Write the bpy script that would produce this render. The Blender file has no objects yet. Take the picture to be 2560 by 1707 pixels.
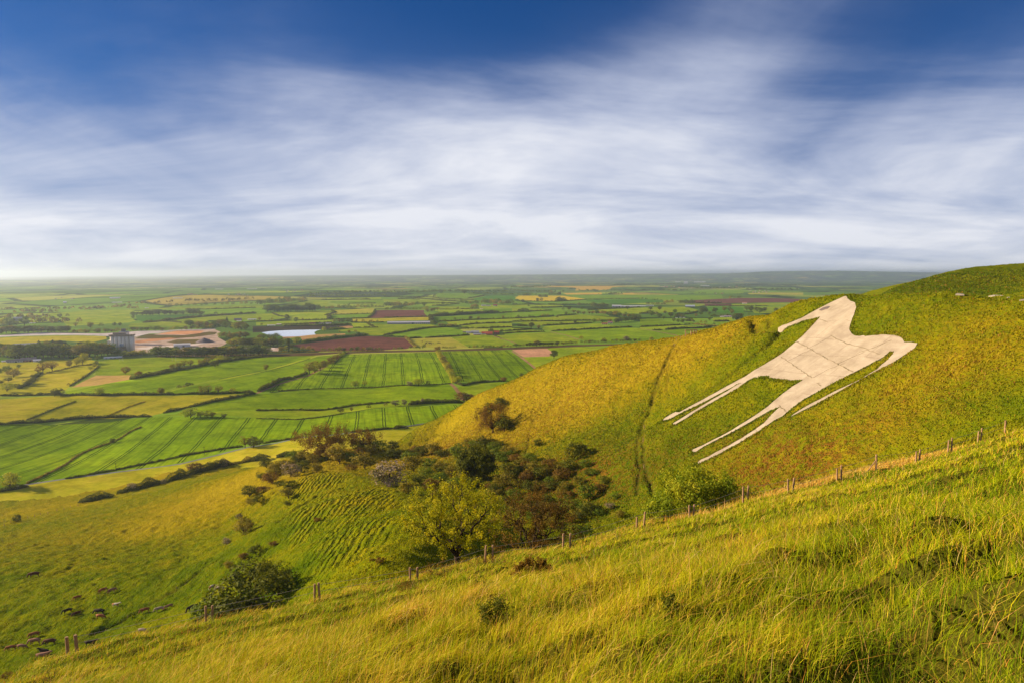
NGRASS=400000; NHILL=420000
import bpy, math, random, mathutils
import numpy as np
from mathutils import Vector, Matrix
from mathutils.geometry import delaunay_2d_cdt
R=math.radians
rnd=random.Random(7)
rs=np.random.RandomState(11)
COL=bpy.context.scene.collection
# ------------------------------------------------------------------ camera
W0,H0,FP=2560.0,1707.0,1707.0
HOR=684.0
PITCH=math.atan((H0/2-HOR)/FP)
CAMZ=0.0
cam_d=bpy.data.cameras.new('camera'); cam=bpy.data.objects.new('camera',cam_d); COL.objects.link(cam)
cam_d.sensor_width=36; cam_d.lens=36*FP/W0; cam_d.clip_start=0.1; cam_d.clip_end=90000
cam.location=(0,0,CAMZ); cam.rotation_euler=(R(90)-PITCH,0,0)
bpy.context.scene.camera=cam
cp,sp=math.cos(PITCH),math.sin(PITCH)
def ray(px,py):
    u=(px-W0/2)/FP; v=(H0/2-py)/FP
    # camera forward (0,cp,-sp), up (0,sp,cp)
    return (u, cp+v*sp, -sp+v*cp)
def proj(x,y,z):
    c=y*cp-z*sp; u=x/c; v=(y*sp+z*cp)/c
    return W0/2+u*FP, H0/2-v*FP
def at(px,py,Y):
    d=ray(px,py); t=Y/d[1]
    return (d[0]*t,Y,d[2]*t)
TAG={'a':(0,680,7.35),'b':(320,680,7.35),'c':(640,680,7.35),'d':(960,680,7.35),'e':(1280,680,7.35),'f':(1600,680,7.35),
 'A':(0,640,3.672),'B':(640,640,3.672),'C':(1280,640,3.672),'L':(0,1067,3.672),'M':(640,960,3.672),'N':(1280,960,3.672),
 'Q':(1920,960,3.672),'S':(0,1387,3.675),'T':(640,1280,3.672),'U':(1280,1280,3.672),'R':(1600,640,2.45),'p':(0,0,1.0)}
def PX(t,pts):
    ox,oy,s=TAG[t]
    return [(ox+x/s,oy+y/s) for x,y in pts]
# ------------------------------------------------------------------ height of the chalk hill (thin plate spline through survey points)
PLAIN=-130.0
ctrl=[]
def cpx(*a):
    for px,py,Y in a: ctrl.append(at(px,py,Y))
def cw(*a):
    ctrl.extend(a)
FENCE=[(60,1690,44),(170,1640,43),(520,1563,42),(790,1512,42),(1030,1452,44),(1215,1412,45),(1425,1378,46),(1600,1325,50),(1730,1296,52),(1860,1267,53),(1975,1237,54),(2100,1206,57),(2190,1188,58),(2290,1160,62),(2370,1137,64),(2447,1110,67),(2520,1081,70),(2560,1068,72)]
cpx(*FENCE)
PF=lambda x,y:-1.7-.385*y+.25*x
for x in (-30,-12,0,12,30):
    for y in (-18,0,12): cw((x,y,PF(x,y)))
cw((-50,20,PF(-50,20)),(50,20,PF(50,20)+.5),(-90,30,-45),(90,20,8),(110,-20,22))
for px,py,Y in FENCE:
    x,y,z=at(px,py,Y)
    for q in (.22,.45,.7,.88): cw((x*q,y*q,-1.7+(z+1.7)*q-.12*math.sin(q*3.14)))
cpx((2400,1102,73),(2250,1150,67),(2520,1055,79),(2100,1188,63),(1980,1222,60))
# hidden coombe floor behind the fence
for px,Y,z in ((2400,96,-31),(2200,92,-35),(1900,90,-41),(1600,92,-50),(1350,95,-51),(1200,95,-47),(1140,64,-28.6),(1310,70,-31),(1000,75,-37),(800,70,-38),(500,88,-54),(150,90,-58),(-150,90,-66),(-100,45,-34)):
    cw(((px-1280)/FP*Y,Y,z))
PL=lambda px,py: None
def plane_pt(px,py,A=-71.9,B=.65):
    d=ray(px,py); t=A/(d[2]-B*d[0]); return (d[0]*t,d[1]*t,d[2]*t)
for p in ((1650,1260),(1750,1200),(1550,1180),(1745,1155),(1660,1050),(1850,1150),(1800,1050),(1900,960),(2000,1040),(2100,1100),(2250,1080),(2290,860),(2200,950),(2400,1000),(2500,930),(2560,1020),(2000,850),(1900,850),(1955,818),(2100,760),(2150,820),(2400,820),(2520,800)):
    cw(plane_pt(*p))
# crest of the horse slope and the spur running down to the left
CREST=[(978,1115,392),(1029,1077,395),(1076,1055,388),(1157,1013,378),(1212,983,372),(1280,953,365),(1343,920,355),(1405,895,345),(1525,866,320),(1642,850,295),(1732,833,275),(1797,817,264),(1877,791,250),(1926,789,243),(1992,756,232),(2069,744,214),(2116,742,203),(2204,738,186),(2290,737,172),(2375,736,160),(2560,748,140)]
cpx(*CREST)
for (px,py,Y) in CREST[:13]:
    x,y,z=at(px,py,Y); cw((x+26,y+48,z-27)); 
    if px<1700: cw((x+70,y+120,min(z-75,-95)))
    elif px<1850: cw((x+30,y+150,-85))
for (px,py,Y) in ((1926,789,243),(1992,756,232),(2069,744,214)):
    x,y,z=at(px,py,Y); cw((x+16,y+40,z-13))
for (px,py,Y) in ((2204,738,186),(2375,736,160),(2560,748,140)):
    x,y,z=at(px,py,Y); cw((x+10,y+18,z-2.5))
cpx((2204,736,330),(2294,708,370),(2437,700,410),(2560,692,430),(2560,705,300),(2400,722,300),(2560,734,210),(2700,689,440))
cw((150,60,2),(180,150,2),(200,-20,28),(230,250,2.5),(340,520,-6),(260,560,-30),(110,470,-75),(170,500,-50),(60,560,-140),(160,650,-150),(320,700,-110))
# spur flank
cpx((1300,1000,335),(1400,1000,298),(1200,1050,340),(1100,1090,372),(1250,1100,290),(1400,1100,248),(1500,1000,267),(1600,950,259),(1500,900,303),(1640,880,278),(1700,900,251),(1800,850,243),(1600,1080,222),(1500,1100,225),
 (1100,1150,300),(1000,1150,310),(1150,1110,318),(900,1120,340),(800,1130,345),(700,1150,340),(1200,1180,240),(1300,1200,205),(1300,1285,165),(1400,1200,200),(1480,1250,175),(1200,1290,150),(1100,1240,190),(1000,1200,225),
 (1100,1310,120),(1000,1270,160),(950,1300,130),(900,1400,95),(850,1250,180),(1000,1380,90),(760,1400,120),(700,1300,175),(750,1200,245),(850,1180,270),(640,1430,137),(600,1300,230),(660,1200,300))
# pasture below, falling to the lane
cpx((0,1232,405),(225,1200,440),(450,1165,465),(700,1115,515),(900,1090,550),(80,1310,300),(300,1235,375),(450,1200,405),(560,1185,400),(600,1180,350),(550,1230,310),(300,1350,245),(500,1400,180),(300,1450,166),(200,1550,147),(100,1640,130),(0,1500,165),(0,1400,215),(450,1510,143),(400,1300,260),(150,1400,200))
cw((-330,150,-104),(-480,260,-128),(-600,300,-140),(-480,420,-137),(-330,500,-138),(-200,560,-139),(-60,600,-139),(-300,60,-85),(-450,60,-120),(-160,30,-62),(-500,600,-150),(0,720,-150),(-200,-20,-40),(-60,-40,-2),(0,-60,22),(60,-60,40),(-620,80,-135),(400,700,-150))
ctrl=np.array(ctrl)
SC=300.0
def _U(r2): return np.where(r2>1e-12,.5*r2*np.log(np.maximum(r2,1e-12)),0)
_P=ctrl[:,:2]/SC
_r2=((_P[:,None]-_P[None])**2).sum(-1)
_n=len(_P)
_K=np.zeros((_n+3,_n+3)); _K[:_n,:_n]=_U(_r2)+np.eye(_n)*2e-5
_K[:_n,_n]=1; _K[:_n,_n+1:]=_P; _K[_n,:_n]=1; _K[_n+1:,:_n]=_P.T
_w=np.linalg.solve(_K,np.concatenate([ctrl[:,2],[0,0,0]]))
def Hs(x,y):
    x=np.asarray(x,float); y=np.asarray(y,float); sh=x.shape
    X=np.stack([x.ravel(),y.ravel()],1)/SC; out=np.empty(len(X))
    for i in range(0,len(X),40000):
        q=X[i:i+40000]; r2=((q[:,None]-_P[None])**2).sum(-1)
        out[i:i+40000]=_U(r2)@_w[:_n]+_w[_n]+q@_w[_n+1:]
    return out.reshape(sh)
# value noise
def _hash(ix,iy,s):
    n=(ix*374761393+iy*668265263+s*1442695041)&0xffffffff
    n=((n^(n>>13))*1274126177)&0xffffffff
    return ((n^(n>>16))&0xffff)/65535.0
def vn(x,y,s=0):
    x=np.asarray(x,float); y=np.asarray(y,float)
    ix=np.floor(x).astype(np.int64); iy=np.floor(y).astype(np.int64)
    fx=x-ix; fy=y-iy; fx=fx*fx*(3-2*fx); fy=fy*fy*(3-2*fy)
    a=_hash(ix,iy,s);b=_hash(ix+1,iy,s);c=_hash(ix,iy+1,s);d=_hash(ix+1,iy+1,s)
    return (a+(b-a)*fx)*(1-fy)+(c+(d-c)*fx)*fy-.5
def fbm(x,y,s=0,o=3):
    r=0
    for k in range(o): r=r+vn(x*2**k+k*17.3,y*2**k-k*9.1,s+k)/2**k
    return r
def und(x,y):
    x=np.asarray(x,float); y=np.asarray(y,float)
    near=np.clip((1150-y)/350,0,1)*np.clip((y-380)/60,0,1)*np.clip((250-x)/200,0,1)
    w=5.0*np.sin(x/80+.6*np.sin(y/120))*np.sin(y/85+x/210)+2.2*np.sin(x/34+y/90)*np.sin(y/70-x/120)
    far=np.clip((y-2600)/1500,0,1)
    hill=0
    # low swells in the middle distance
    for cx,cy,sx,sy,h in ((-1500,3300,700,500,26),(-900,4200,900,500,22),(-2600,4200,900,600,20),(600,6500,2500,800,18),(-1900,5200,1500,500,18)):
        hill=hill+h*np.exp(-((x-cx)/sx)**2-((y-cy)/sy)**2)
    # the far ridge line
    pxx=x/np.maximum(y,1)*FP+1280
    tops=np.interp(pxx,[-900,-200,0,90,180,300,420,500,640,800,900,1100,1280,1450,1640,1800,1860,1920,2130,2210,2420,2600,3300],
                      [705,704,702,700,697,696.5,699,695,693,691.5,691,690.5,689,687,686.3,686,682,678.5,677.5,680,683,683,683])
    D=17000.0
    zt=-(tops-HOR)/FP*D*1.0-PLAIN
    t=np.clip((y-11000)/(D-11000),0,1); t=t*t*(3-2*t)
    ridge=(zt-0)*t+ (fbm(x/900,y/700,5)*30)*np.clip((y-9000)/2500,0,1)*(1-t)*(1+1.2*t)
    return near*w+hill+ridge+far*fbm(x/800,y/800,3)*5
def Hp(x,y): return PLAIN+und(x,y)
def march(px,py,f,t0,t1,n=500):
    d=np.array(ray(px,py)); ts=np.exp(np.linspace(math.log(t0),math.log(t1),n))
    g=d[2]*ts-f(d[0]*ts,d[1]*ts)
    i=np.where(g<=0)[0]
    if len(i)==0: return None
    i=i[0]
    if i==0: t=ts[0]
    else:
        a,b=ts[i-1],ts[i]
        for _ in range(22):
            m=.5*(a+b)
            if d[2]*m-float(f(d[0]*m,d[1]*m))>0: a=m
            else: b=m
        t=b
    return (d[0]*t,d[1]*t,float(f(d[0]*t,d[1]*t)))
def G(px,py): return march(px,py,Hp,350,27000) or at(px,py,25000)   # point on the plain
def T(px,py): return march(px,py,Hs,3,700)                            # point on the hill
def TG(px,py):
    p=march(px,py,lambda x,y:np.maximum(Hs(x,y),Hp(x,y)),3,27000,800)
    return p or at(px,py,25000)

# beyond the lane the chalk slope is buried under the vale
_LN=[G(*q) for q in ((-120,1262),(0,1226),(163,1196),(300,1178),(450,1159),(620,1117),(749,1093),(836,1086),(994,1068),(1080,1055))]
_lx=[p[0] for p in _LN]; _ly=[p[1] for p in _LN]; _Hs0=Hs
def Hs(x,y):
    x=np.asarray(x,float); y=np.asarray(y,float)
    return _Hs0(x,y)-np.clip((y-np.interp(x,_lx,_ly)-4)/50,0,1)*np.clip((-30-x)/40,0,1)*45
# ------------------------------------------------------------------ object helpers
def mesh_np(name,V,F,mats=(),mi=None,smooth=False,uv=None,attrs=None):
    """V (n,3); F list of arrays (m,k) of equal-size faces"""
    me=bpy.data.meshes.new(name); V=np.asarray(V,np.float32)
    if not isinstance(F,list): F=[F]
    F=[np.asarray(f,np.int32) for f in F if len(f)]
    me.vertices.add(len(V)); me.vertices.foreach_set('co',V.ravel())
    nl=sum(f.size for f in F); nf=sum(len(f) for f in F)
    me.loops.add(nl); me.loops.foreach_set('vertex_index',np.concatenate([f.ravel() for f in F]))
    me.polygons.add(nf)
    tot=np.concatenate([np.full(len(f),f.shape[1],np.int32) for f in F])
    st=np.concatenate([[0],np.cumsum(tot)[:-1]]).astype(np.int32)
    me.polygons.foreach_set('loop_start',st); me.polygons.foreach_set('loop_total',tot)
    for m in mats: me.materials.append(m)
    if mi is not None: me.polygons.foreach_set('material_index',np.asarray(mi,np.int32))
    me.polygons.foreach_set('use_smooth',np.full(nf,bool(smooth)))
    if uv is not None:
        l=me.uv_layers.new(name='UVMap'); li=np.concatenate([f.ravel() for f in F])
        l.data.foreach_set('uv',np.asarray(uv,np.float32)[li].ravel())
    for k,(dom,typ,arr) in (attrs or {}).items():
        a=me.attributes.new(k,typ,dom)
        a.data.foreach_set('color' if 'COLOR' in typ else 'value',np.asarray(arr,np.float32).ravel())
    me.update(calc_edges=True); me.validate()
    return me
def link(name,me,parent=None,loc=None):
    o=bpy.data.objects.new(name,me); COL.objects.link(o)
    if parent: o.parent=parent
    if loc is not None: o.location=loc
    return o
def tag(o,label=None,cat=None,group=None,kind=None):
    if label: o['label']=label
    if cat: o['category']=cat
    if group: o['group']=group
    if kind: o['kind']=kind
    return o
def struct(o,label): return tag(o,label,None,None,'structure')
def empty(name,loc,rz=0,s=1.0):
    o=bpy.data.objects.new(name,None); COL.objects.link(o); o.location=loc; o.rotation_euler=(0,0,rz); o.scale=(s,s,s); o.empty_display_size=.5
    return o
class MB:
    def __init__(s): s.v=[];s.f=[];s.m=[]
    def add(s,v,f,m=0):
        b=len(s.v); s.v+=[tuple(p) for p in v]; s.f+=[tuple(i+b for i in q) for q in f]; s.m+=[m]*len(f)
    def box(s,c,d,rz=0,m=0,top=1.0):
        x,y,z=[a/2 for a in d]; ca,sa=math.cos(rz),math.sin(rz); v=[]
        for k,(sx,sy,sz) in enumerate([(-1,-1,-1),(1,-1,-1),(1,1,-1),(-1,1,-1),(-1,-1,1),(1,-1,1),(1,1,1),(-1,1,1)]):
            q=top if sz>0 else 1; a,b=sx*x*q,sy*y*q
            v.append((c[0]+a*ca-b*sa,c[1]+a*sa+b*ca,c[2]+sz*z))
        s.add(v,[(0,3,2,1),(4,5,6,7),(0,1,5,4),(1,2,6,5),(2,3,7,6),(3,0,4,7)],m)
    def gable(s,c,d,h,rz=0,m=0,over=.3):
        # roof prism, ridge along x, c= centre of eaves plane
        x,y=d[0]/2+over,d[1]/2+over; ca,sa=math.cos(rz),math.sin(rz)
        P=[(-x,-y,0),(x,-y,0),(x,y,0),(-x,y,0),(-x,0,h),(x,0,h)]
        s.add([(c[0]+a*ca-b*sa,c[1]+a*sa+b*ca,c[2]+e) for a,b,e in P],[(0,1,5,4),(2,3,4,5),(0,4,3),(1,2,5),(3,2,1,0)],m)
    def tube(s,pts,rad,n=7,m=0,cap=True):
        pts=[Vector(p) for p in pts]; b=len(s.v); rings=[]
        up=Vector((0,0,1)); prev=None
        for i,p in enumerate(pts):
            t=(pts[min(i+1,len(pts)-1)]-pts[max(i-1,0)]).normalized()
            if prev is None:
                a=t.orthogonal().normalized()
            else:
                a=(prev-t*prev.dot(t)).normalized() if (prev-t*prev.dot(t)).length>1e-5 else t.orthogonal().normalized()
            prev=a; c=t.cross(a); r=rad[i] if hasattr(rad,'__len__') else rad
            s.v+=[tuple(p+(a*math.cos(2*math.pi*k/n)+c*math.sin(2*math.pi*k/n))*r) for k in range(n)]
        for i in range(len(pts)-1):
            for k in range(n):
                s.f.append((b+i*n+k,b+i*n+(k+1)%n,b+(i+1)*n+(k+1)%n,b+(i+1)*n+k)); s.m.append(m)
        if cap:
            s.f.append(tuple(b+k for k in range(n))[::-1]); s.m.append(m)
            s.f.append(tuple(b+(len(pts)-1)*n+k for k in range(n))); s.m.append(m)
    def mesh(s,name,mats,smooth=False):
        me=bpy.data.meshes.new(name); me.from_pydata(s.v,[],s.f)
        for m in mats: me.materials.append(m)
        me.polygons.foreach_set('material_index',s.m); me.polygons.foreach_set('use_smooth',[smooth]*len(s.f))
        me.update(); return me
# ------------------------------------------------------------------ materials
def nt(name):
    m=bpy.data.materials.new(name); m.use_nodes=True; n=m.node_tree; b=n.nodes['Principled BSDF']
    b.inputs['Specular IOR Level'].default_value=.15; b.inputs['Roughness'].default_value=.85
    return m,n,b
def nd(n,t,**k):
    o=n.nodes.new(t)
    for a,v in k.items():
        if a.startswith('i_'):
            key=a[2:]; key=int(key) if key.isdigit() else key.replace('_',' ')
            o.inputs[key].default_value=v
        else: setattr(o,a,v)
    return o
def lk(n,a,b): n.links.new(a,b)
def coord(n,scale=(1,1,1),kind='Object',rot=(0,0,0)):
    t=nd(n,'ShaderNodeTexCoord'); m=nd(n,'ShaderNodeMapping'); m.inputs['Scale'].default_value=scale; m.inputs['Rotation'].default_value=rot
    lk(n,t.outputs[kind],m.inputs['Vector']); return m.outputs['Vector']
def noise(n,vec,scale,detail=4,rough=.55,dist=0):
    o=nd(n,'ShaderNodeTexNoise'); o.inputs['Scale'].default_value=scale; o.inputs['Detail'].default_value=detail; o.inputs['Roughness'].default_value=rough; o.inputs['Distortion'].default_value=dist
    lk(n,vec,o.inputs['Vector']); return o.outputs['Fac']
def ramp(n,fac,stops):
    r=nd(n,'ShaderNodeValToRGB'); e=r.color_ramp.elements
    while len(e)<len(stops): e.new(.5)
    for i,(p,c) in enumerate(stops):
        e[i].position=p; e[i].color=(*c,1) if len(c)==3 else c
    lk(n,fac,r.inputs['Fac']); return r.outputs['Color']
def mix(n,fac,a,b,mode='MIX'):
    o=nd(n,'ShaderNodeMix',data_type='RGBA',blend_type=mode)
    if isinstance(fac,(int,float)): o.inputs[0].default_value=fac
    else: lk(n,fac,o.inputs[0])
    for s,v in ((6,a),(7,b)):
        if isinstance(v,tuple): o.inputs[s].default_value=(*v,1)
        else: lk(n,v,o.inputs[s])
    return o.outputs[2]
def math_(n,op,a,b=0.0,c=None):
    o=nd(n,'ShaderNodeMath',operation=op)
    for i,v in enumerate((a,b) if c is None else (a,b,c)):
        if isinstance(v,(int,float)): o.inputs[i].default_value=v
        else: lk(n,v,o.inputs[i])
    return o.outputs[0]
def bump(n,b,h,strength,dist):
    o=nd(n,'ShaderNodeBump'); o.inputs['Strength'].default_value=strength; o.inputs['Distance'].default_value=dist
    lk(n,h,o.inputs['Height']); lk(n,o.outputs[0],b.inputs['Normal'])
def g3(v): return (v,v,v)
def simple(name,c,c2=None,scale=1.0,rough=.8,bs=0,bd=.02,spec=.15,stretch=(1,1,1)):
    m,n,b=nt(name); v=coord(n,stretch); f=noise(n,v,scale,5)
    lk(n,ramp(n,f,[(.3,c),(.7,c2 or tuple(x*.7 for x in c))]),b.inputs['Base Color']); b.inputs['Roughness'].default_value=rough; b.inputs['Specular IOR Level'].default_value=spec
    if bs: bump(n,b,noise(n,v,scale*3,4),bs,bd)
    return m
# crops and pastures -----------------------------------------------------------
def crop_mat(name,c1,c2,c3=None,rows=0.0,tram=0.0,noise_s=.012,patch=.5,tramc=(.02,.045,.004),rb=0.0):
    m,n,b=nt(name); v=coord(n)
    big=noise(n,v,noise_s,4,.6); fine=noise(n,v,.25,4,.6)
    s=math_(n,'ADD',math_(n,'MULTIPLY',big,.65),math_(n,'MULTIPLY',fine,.35))
    col=ramp(n,s,[(.36,c1),(.60,c2)] if c3 is None else [(.34,c1),(.5,c2),(.64,c3)])
    uvn=nd(n,'ShaderNodeUVMap'); uvn.uv_map='UVMap'
    sep=nd(n,'ShaderNodeSeparateXYZ'); lk(n,uvn.outputs[0],sep.inputs[0])
    wob=noise(n,v,.03,2); x=math_(n,'ADD',sep.outputs[0],math_(n,'MULTIPLY',wob,3.0))
    if rows:
        # drill rows and broad streaks along the working direction
        mp=nd(n,'ShaderNodeMapping'); mp.inputs['Scale'].default_value=(.35,.012,1); lk(n,uvn.outputs[0],mp.inputs[0])
        st=noise(n,mp.outputs[0],1.0,3,.6)
        col=mix(n,math_(n,'MULTIPLY',ramp(n,st,[(.42,g3(0)),(.66,g3(1))]),rows),col,tuple(q*.45 for q in c1))
    if tram:
        def line(off,w):
            fr=math_(n,'FRACT',math_(n,'DIVIDE',math_(n,'ADD',x,off),24.0)); d=math_(n,'ABSOLUTE',math_(n,'SUBTRACT',fr,.5))
            return math_(n,'LESS_THAN',d,w/24.0)
        l=math_(n,'MAXIMUM',line(0,.5),line(2.3,.5))
        col=mix(n,math_(n,'MULTIPLY',l,tram),col,tramc)
    oi=nd(n,'ShaderNodeObjectInfo'); ptc=ramp(n,noise(n,v,.045,5,.7,.4),[(.35,g3(.72)),(.52,g3(1.0)),(.7,g3(1.12))])
    vr=math_(n,'ADD',.86,math_(n,'MULTIPLY',oi.outputs['Random'],.24)); cb=nd(n,'ShaderNodeCombineColor'); [lk(n,vr,cb.inputs[q]) for q in range(3)]
    col=mix(n,1.0,mix(n,1.0,col,ptc,'MULTIPLY'),cb.outputs[0],'MULTIPLY')
    lk(n,col,b.inputs['Base Color']); b.inputs['Roughness'].default_value=1; b.inputs['Specular IOR Level'].default_value=0
    if rb: bump(n,b,noise(n,v,.35,4),rb,.6)
    return m
MAT={}
MAT['lush']=crop_mat('young_crop',(.115,.205,.002),(.19,.295,.003),(.28,.37,.004),rows=.4)
MAT['tram']=crop_mat('tramlined_crop',(.115,.205,.002),(.19,.30,.003),(.28,.375,.004),rows=.5,tram=.85)
MAT['past']=crop_mat('pasture_turf',(.15,.24,.006),(.24,.32,.008),(.34,.37,.015),noise_s=.018,rows=.12)
MAT['pale']=crop_mat('pale_pasture',(.28,.31,.020),(.38,.37,.035),(.46,.39,.06),noise_s=.02,rows=.15)
MAT['gold']=crop_mat('dry_pasture',(.25,.27,.008),(.40,.36,.015),(.50,.39,.04),noise_s=.02,rows=.1)
MAT['dark']=crop_mat('dark_green_crop',(.05,.15,.010),(.075,.20,.012),(.10,.24,.015),rows=.2)  # dark crop green; on the low hill it paints a shadowed field
MAT['mid']=crop_mat('meadow_turf',(.10,.21,.006),(.16,.28,.008),(.22,.32,.012),rows=.15)
MAT['rape']=crop_mat('rapeseed_bloom',(.55,.40,.01),(.68,.50,.02),(.62,.42,.03),rows=.12)
MAT['orape']=crop_mat('fading_rapeseed',(.55,.33,.03),(.62,.40,.05),rows=.1)
MAT['plough']=crop_mat('ploughed_earth',(.11,.043,.036),(.15,.058,.046),(.20,.078,.054),rows=.3)
MAT['pink']=crop_mat('dry_tilled_earth',(.46,.24,.14),(.54,.29,.17),rows=.15)
MAT['tan']=crop_mat('tan_stubble',(.36,.27,.05),(.46,.29,.10),(.42,.20,.10),noise_s=.02,rows=.25)
MAT['quarry']=crop_mat('quarry_floor',(.34,.23,.16),(.44,.32,.25),(.50,.40,.34),noise_s=.03)
MAT['concrete']=crop_mat('pale_hardstanding',(.55,.46,.40),(.66,.56,.50),noise_s=.05)
MAT['chalk']=crop_mat('pale_tip_surface',(.42,.37,.37),(.55,.48,.47),(.62,.56,.54),noise_s=.02)
MAT['orange']=crop_mat('orange_subsoil',(.55,.25,.12),(.62,.31,.16),noise_s=.03)
MAT['rough']=crop_mat('rough_grass',(.10,.09,.02),(.15,.10,.03),(.09,.13,.02),noise_s=.04,rb=.5)
MAT['bank']=crop_mat('dark_bank_scrub',(.03,.03,.014),(.055,.04,.025),noise_s=.05,rb=.5)
MAT['bed']=crop_mat('railway_ballast',(.075,.045,.03),(.11,.065,.04),noise_s=.08)
MAT['tarmac']=crop_mat('lane_surface',(.20,.19,.20),(.28,.26,.26),noise_s=.2)
MAT['dirt']=crop_mat('farm_track_dirt',(.26,.15,.07),(.34,.21,.11),noise_s=.1)
# the wide vale beyond the mapped fields: a patchwork of hedged fields, woods and villages
def vale_mat():
    m,n,b=nt('vale_patchwork'); v=coord(n,(1/420.,1/560.,0)); 
    w=nd(n,'ShaderNodeTexNoise'); w.inputs['Scale'].default_value=1.3; w.inputs['Detail'].default_value=2; lk(n,v,w.inputs['Vector'])
    vv=mix(n,.18,v,w.outputs['Color'],'ADD')
    vo=nd(n,'ShaderNodeTexVoronoi',feature='F1'); vo.inputs['Scale'].default_value=1; lk(n,vv,vo.inputs['Vector'])
    ve=nd(n,'ShaderNodeTexVoronoi',feature='DISTANCE_TO_EDGE'); ve.inputs['Scale'].default_value=1; lk(n,vv,ve.inputs['Vector'])
    sp=nd(n,'ShaderNodeSeparateColor'); lk(n,vo.outputs['Color'],sp.inputs[0])
    col=ramp(n,sp.outputs[0],[(0,(.09,.17,.02)),(.22,(.18,.30,.02)),(.45,(.27,.35,.03)),(.62,(.14,.25,.02)),(.8,(.36,.38,.06)),(.9,(.05,.08,.02)),(.965,(.40,.32,.05)),(1,(.2,.09,.05))])
    col.node.color_ramp.interpolation='CONSTANT'
    vc=coord(n); blot=noise(n,vc,.004,6,.7)
    # woods and villages get denser with the distance from the scarp
    sy=nd(n,'ShaderNodeSeparateXYZ'); lk(n,vc,sy.inputs[0])
    far=nd(n,'ShaderNodeMapRange'); far.inputs[1].default_value=3500; far.inputs[2].default_value=7500; lk(n,sy.outputs[1],far.inputs[0])
    wood=ramp(n,math_(n,'ADD',blot,math_(n,'MULTIPLY',far.outputs[0],.065)),[(.51,g3(0)),(.56,g3(1))])
    col=mix(n,math_(n,'MULTIPLY',wood,math_(n,'ADD',math_(n,'MULTIPLY',far.outputs[0],.65),.35)),col,(.030,.050,.026))
    edge=math_(n,'LESS_THAN',ve.outputs['Distance'],.035)
    col=mix(n,math_(n,'MULTIPLY',edge,.85),col,(.018,.035,.008))
    town=noise(n,vc,.0011,3,.5); tt=ramp(n,town,[(.52,g3(0)),(.60,g3(1))]); sprk=ramp(n,noise(n,vc,.035,2),[(.56,g3(0)),(.62,g3(1))])
    col=mix(n,math_(n,'MULTIPLY',math_(n,'MULTIPLY',tt,sprk),math_(n,'MULTIPLY',far.outputs[0],.6)),col,(.45,.33,.27))
    lk(n,col,b.inputs['Base Color']); b.inputs['Roughness'].default_value=1; b.inputs['Specular IOR Level'].default_value=0
    return m
MAT['vale']=vale_mat()
def water_mat():
    m,n,b=nt('still_water'); b.inputs['Base Color'].default_value=(1,1,1,1); b.inputs['Roughness'].default_value=.06; b.inputs['Metallic'].default_value=1.0
    b.inputs['IOR'].default_value=1.6
    return m
MAT['water']=water_mat()
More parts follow.
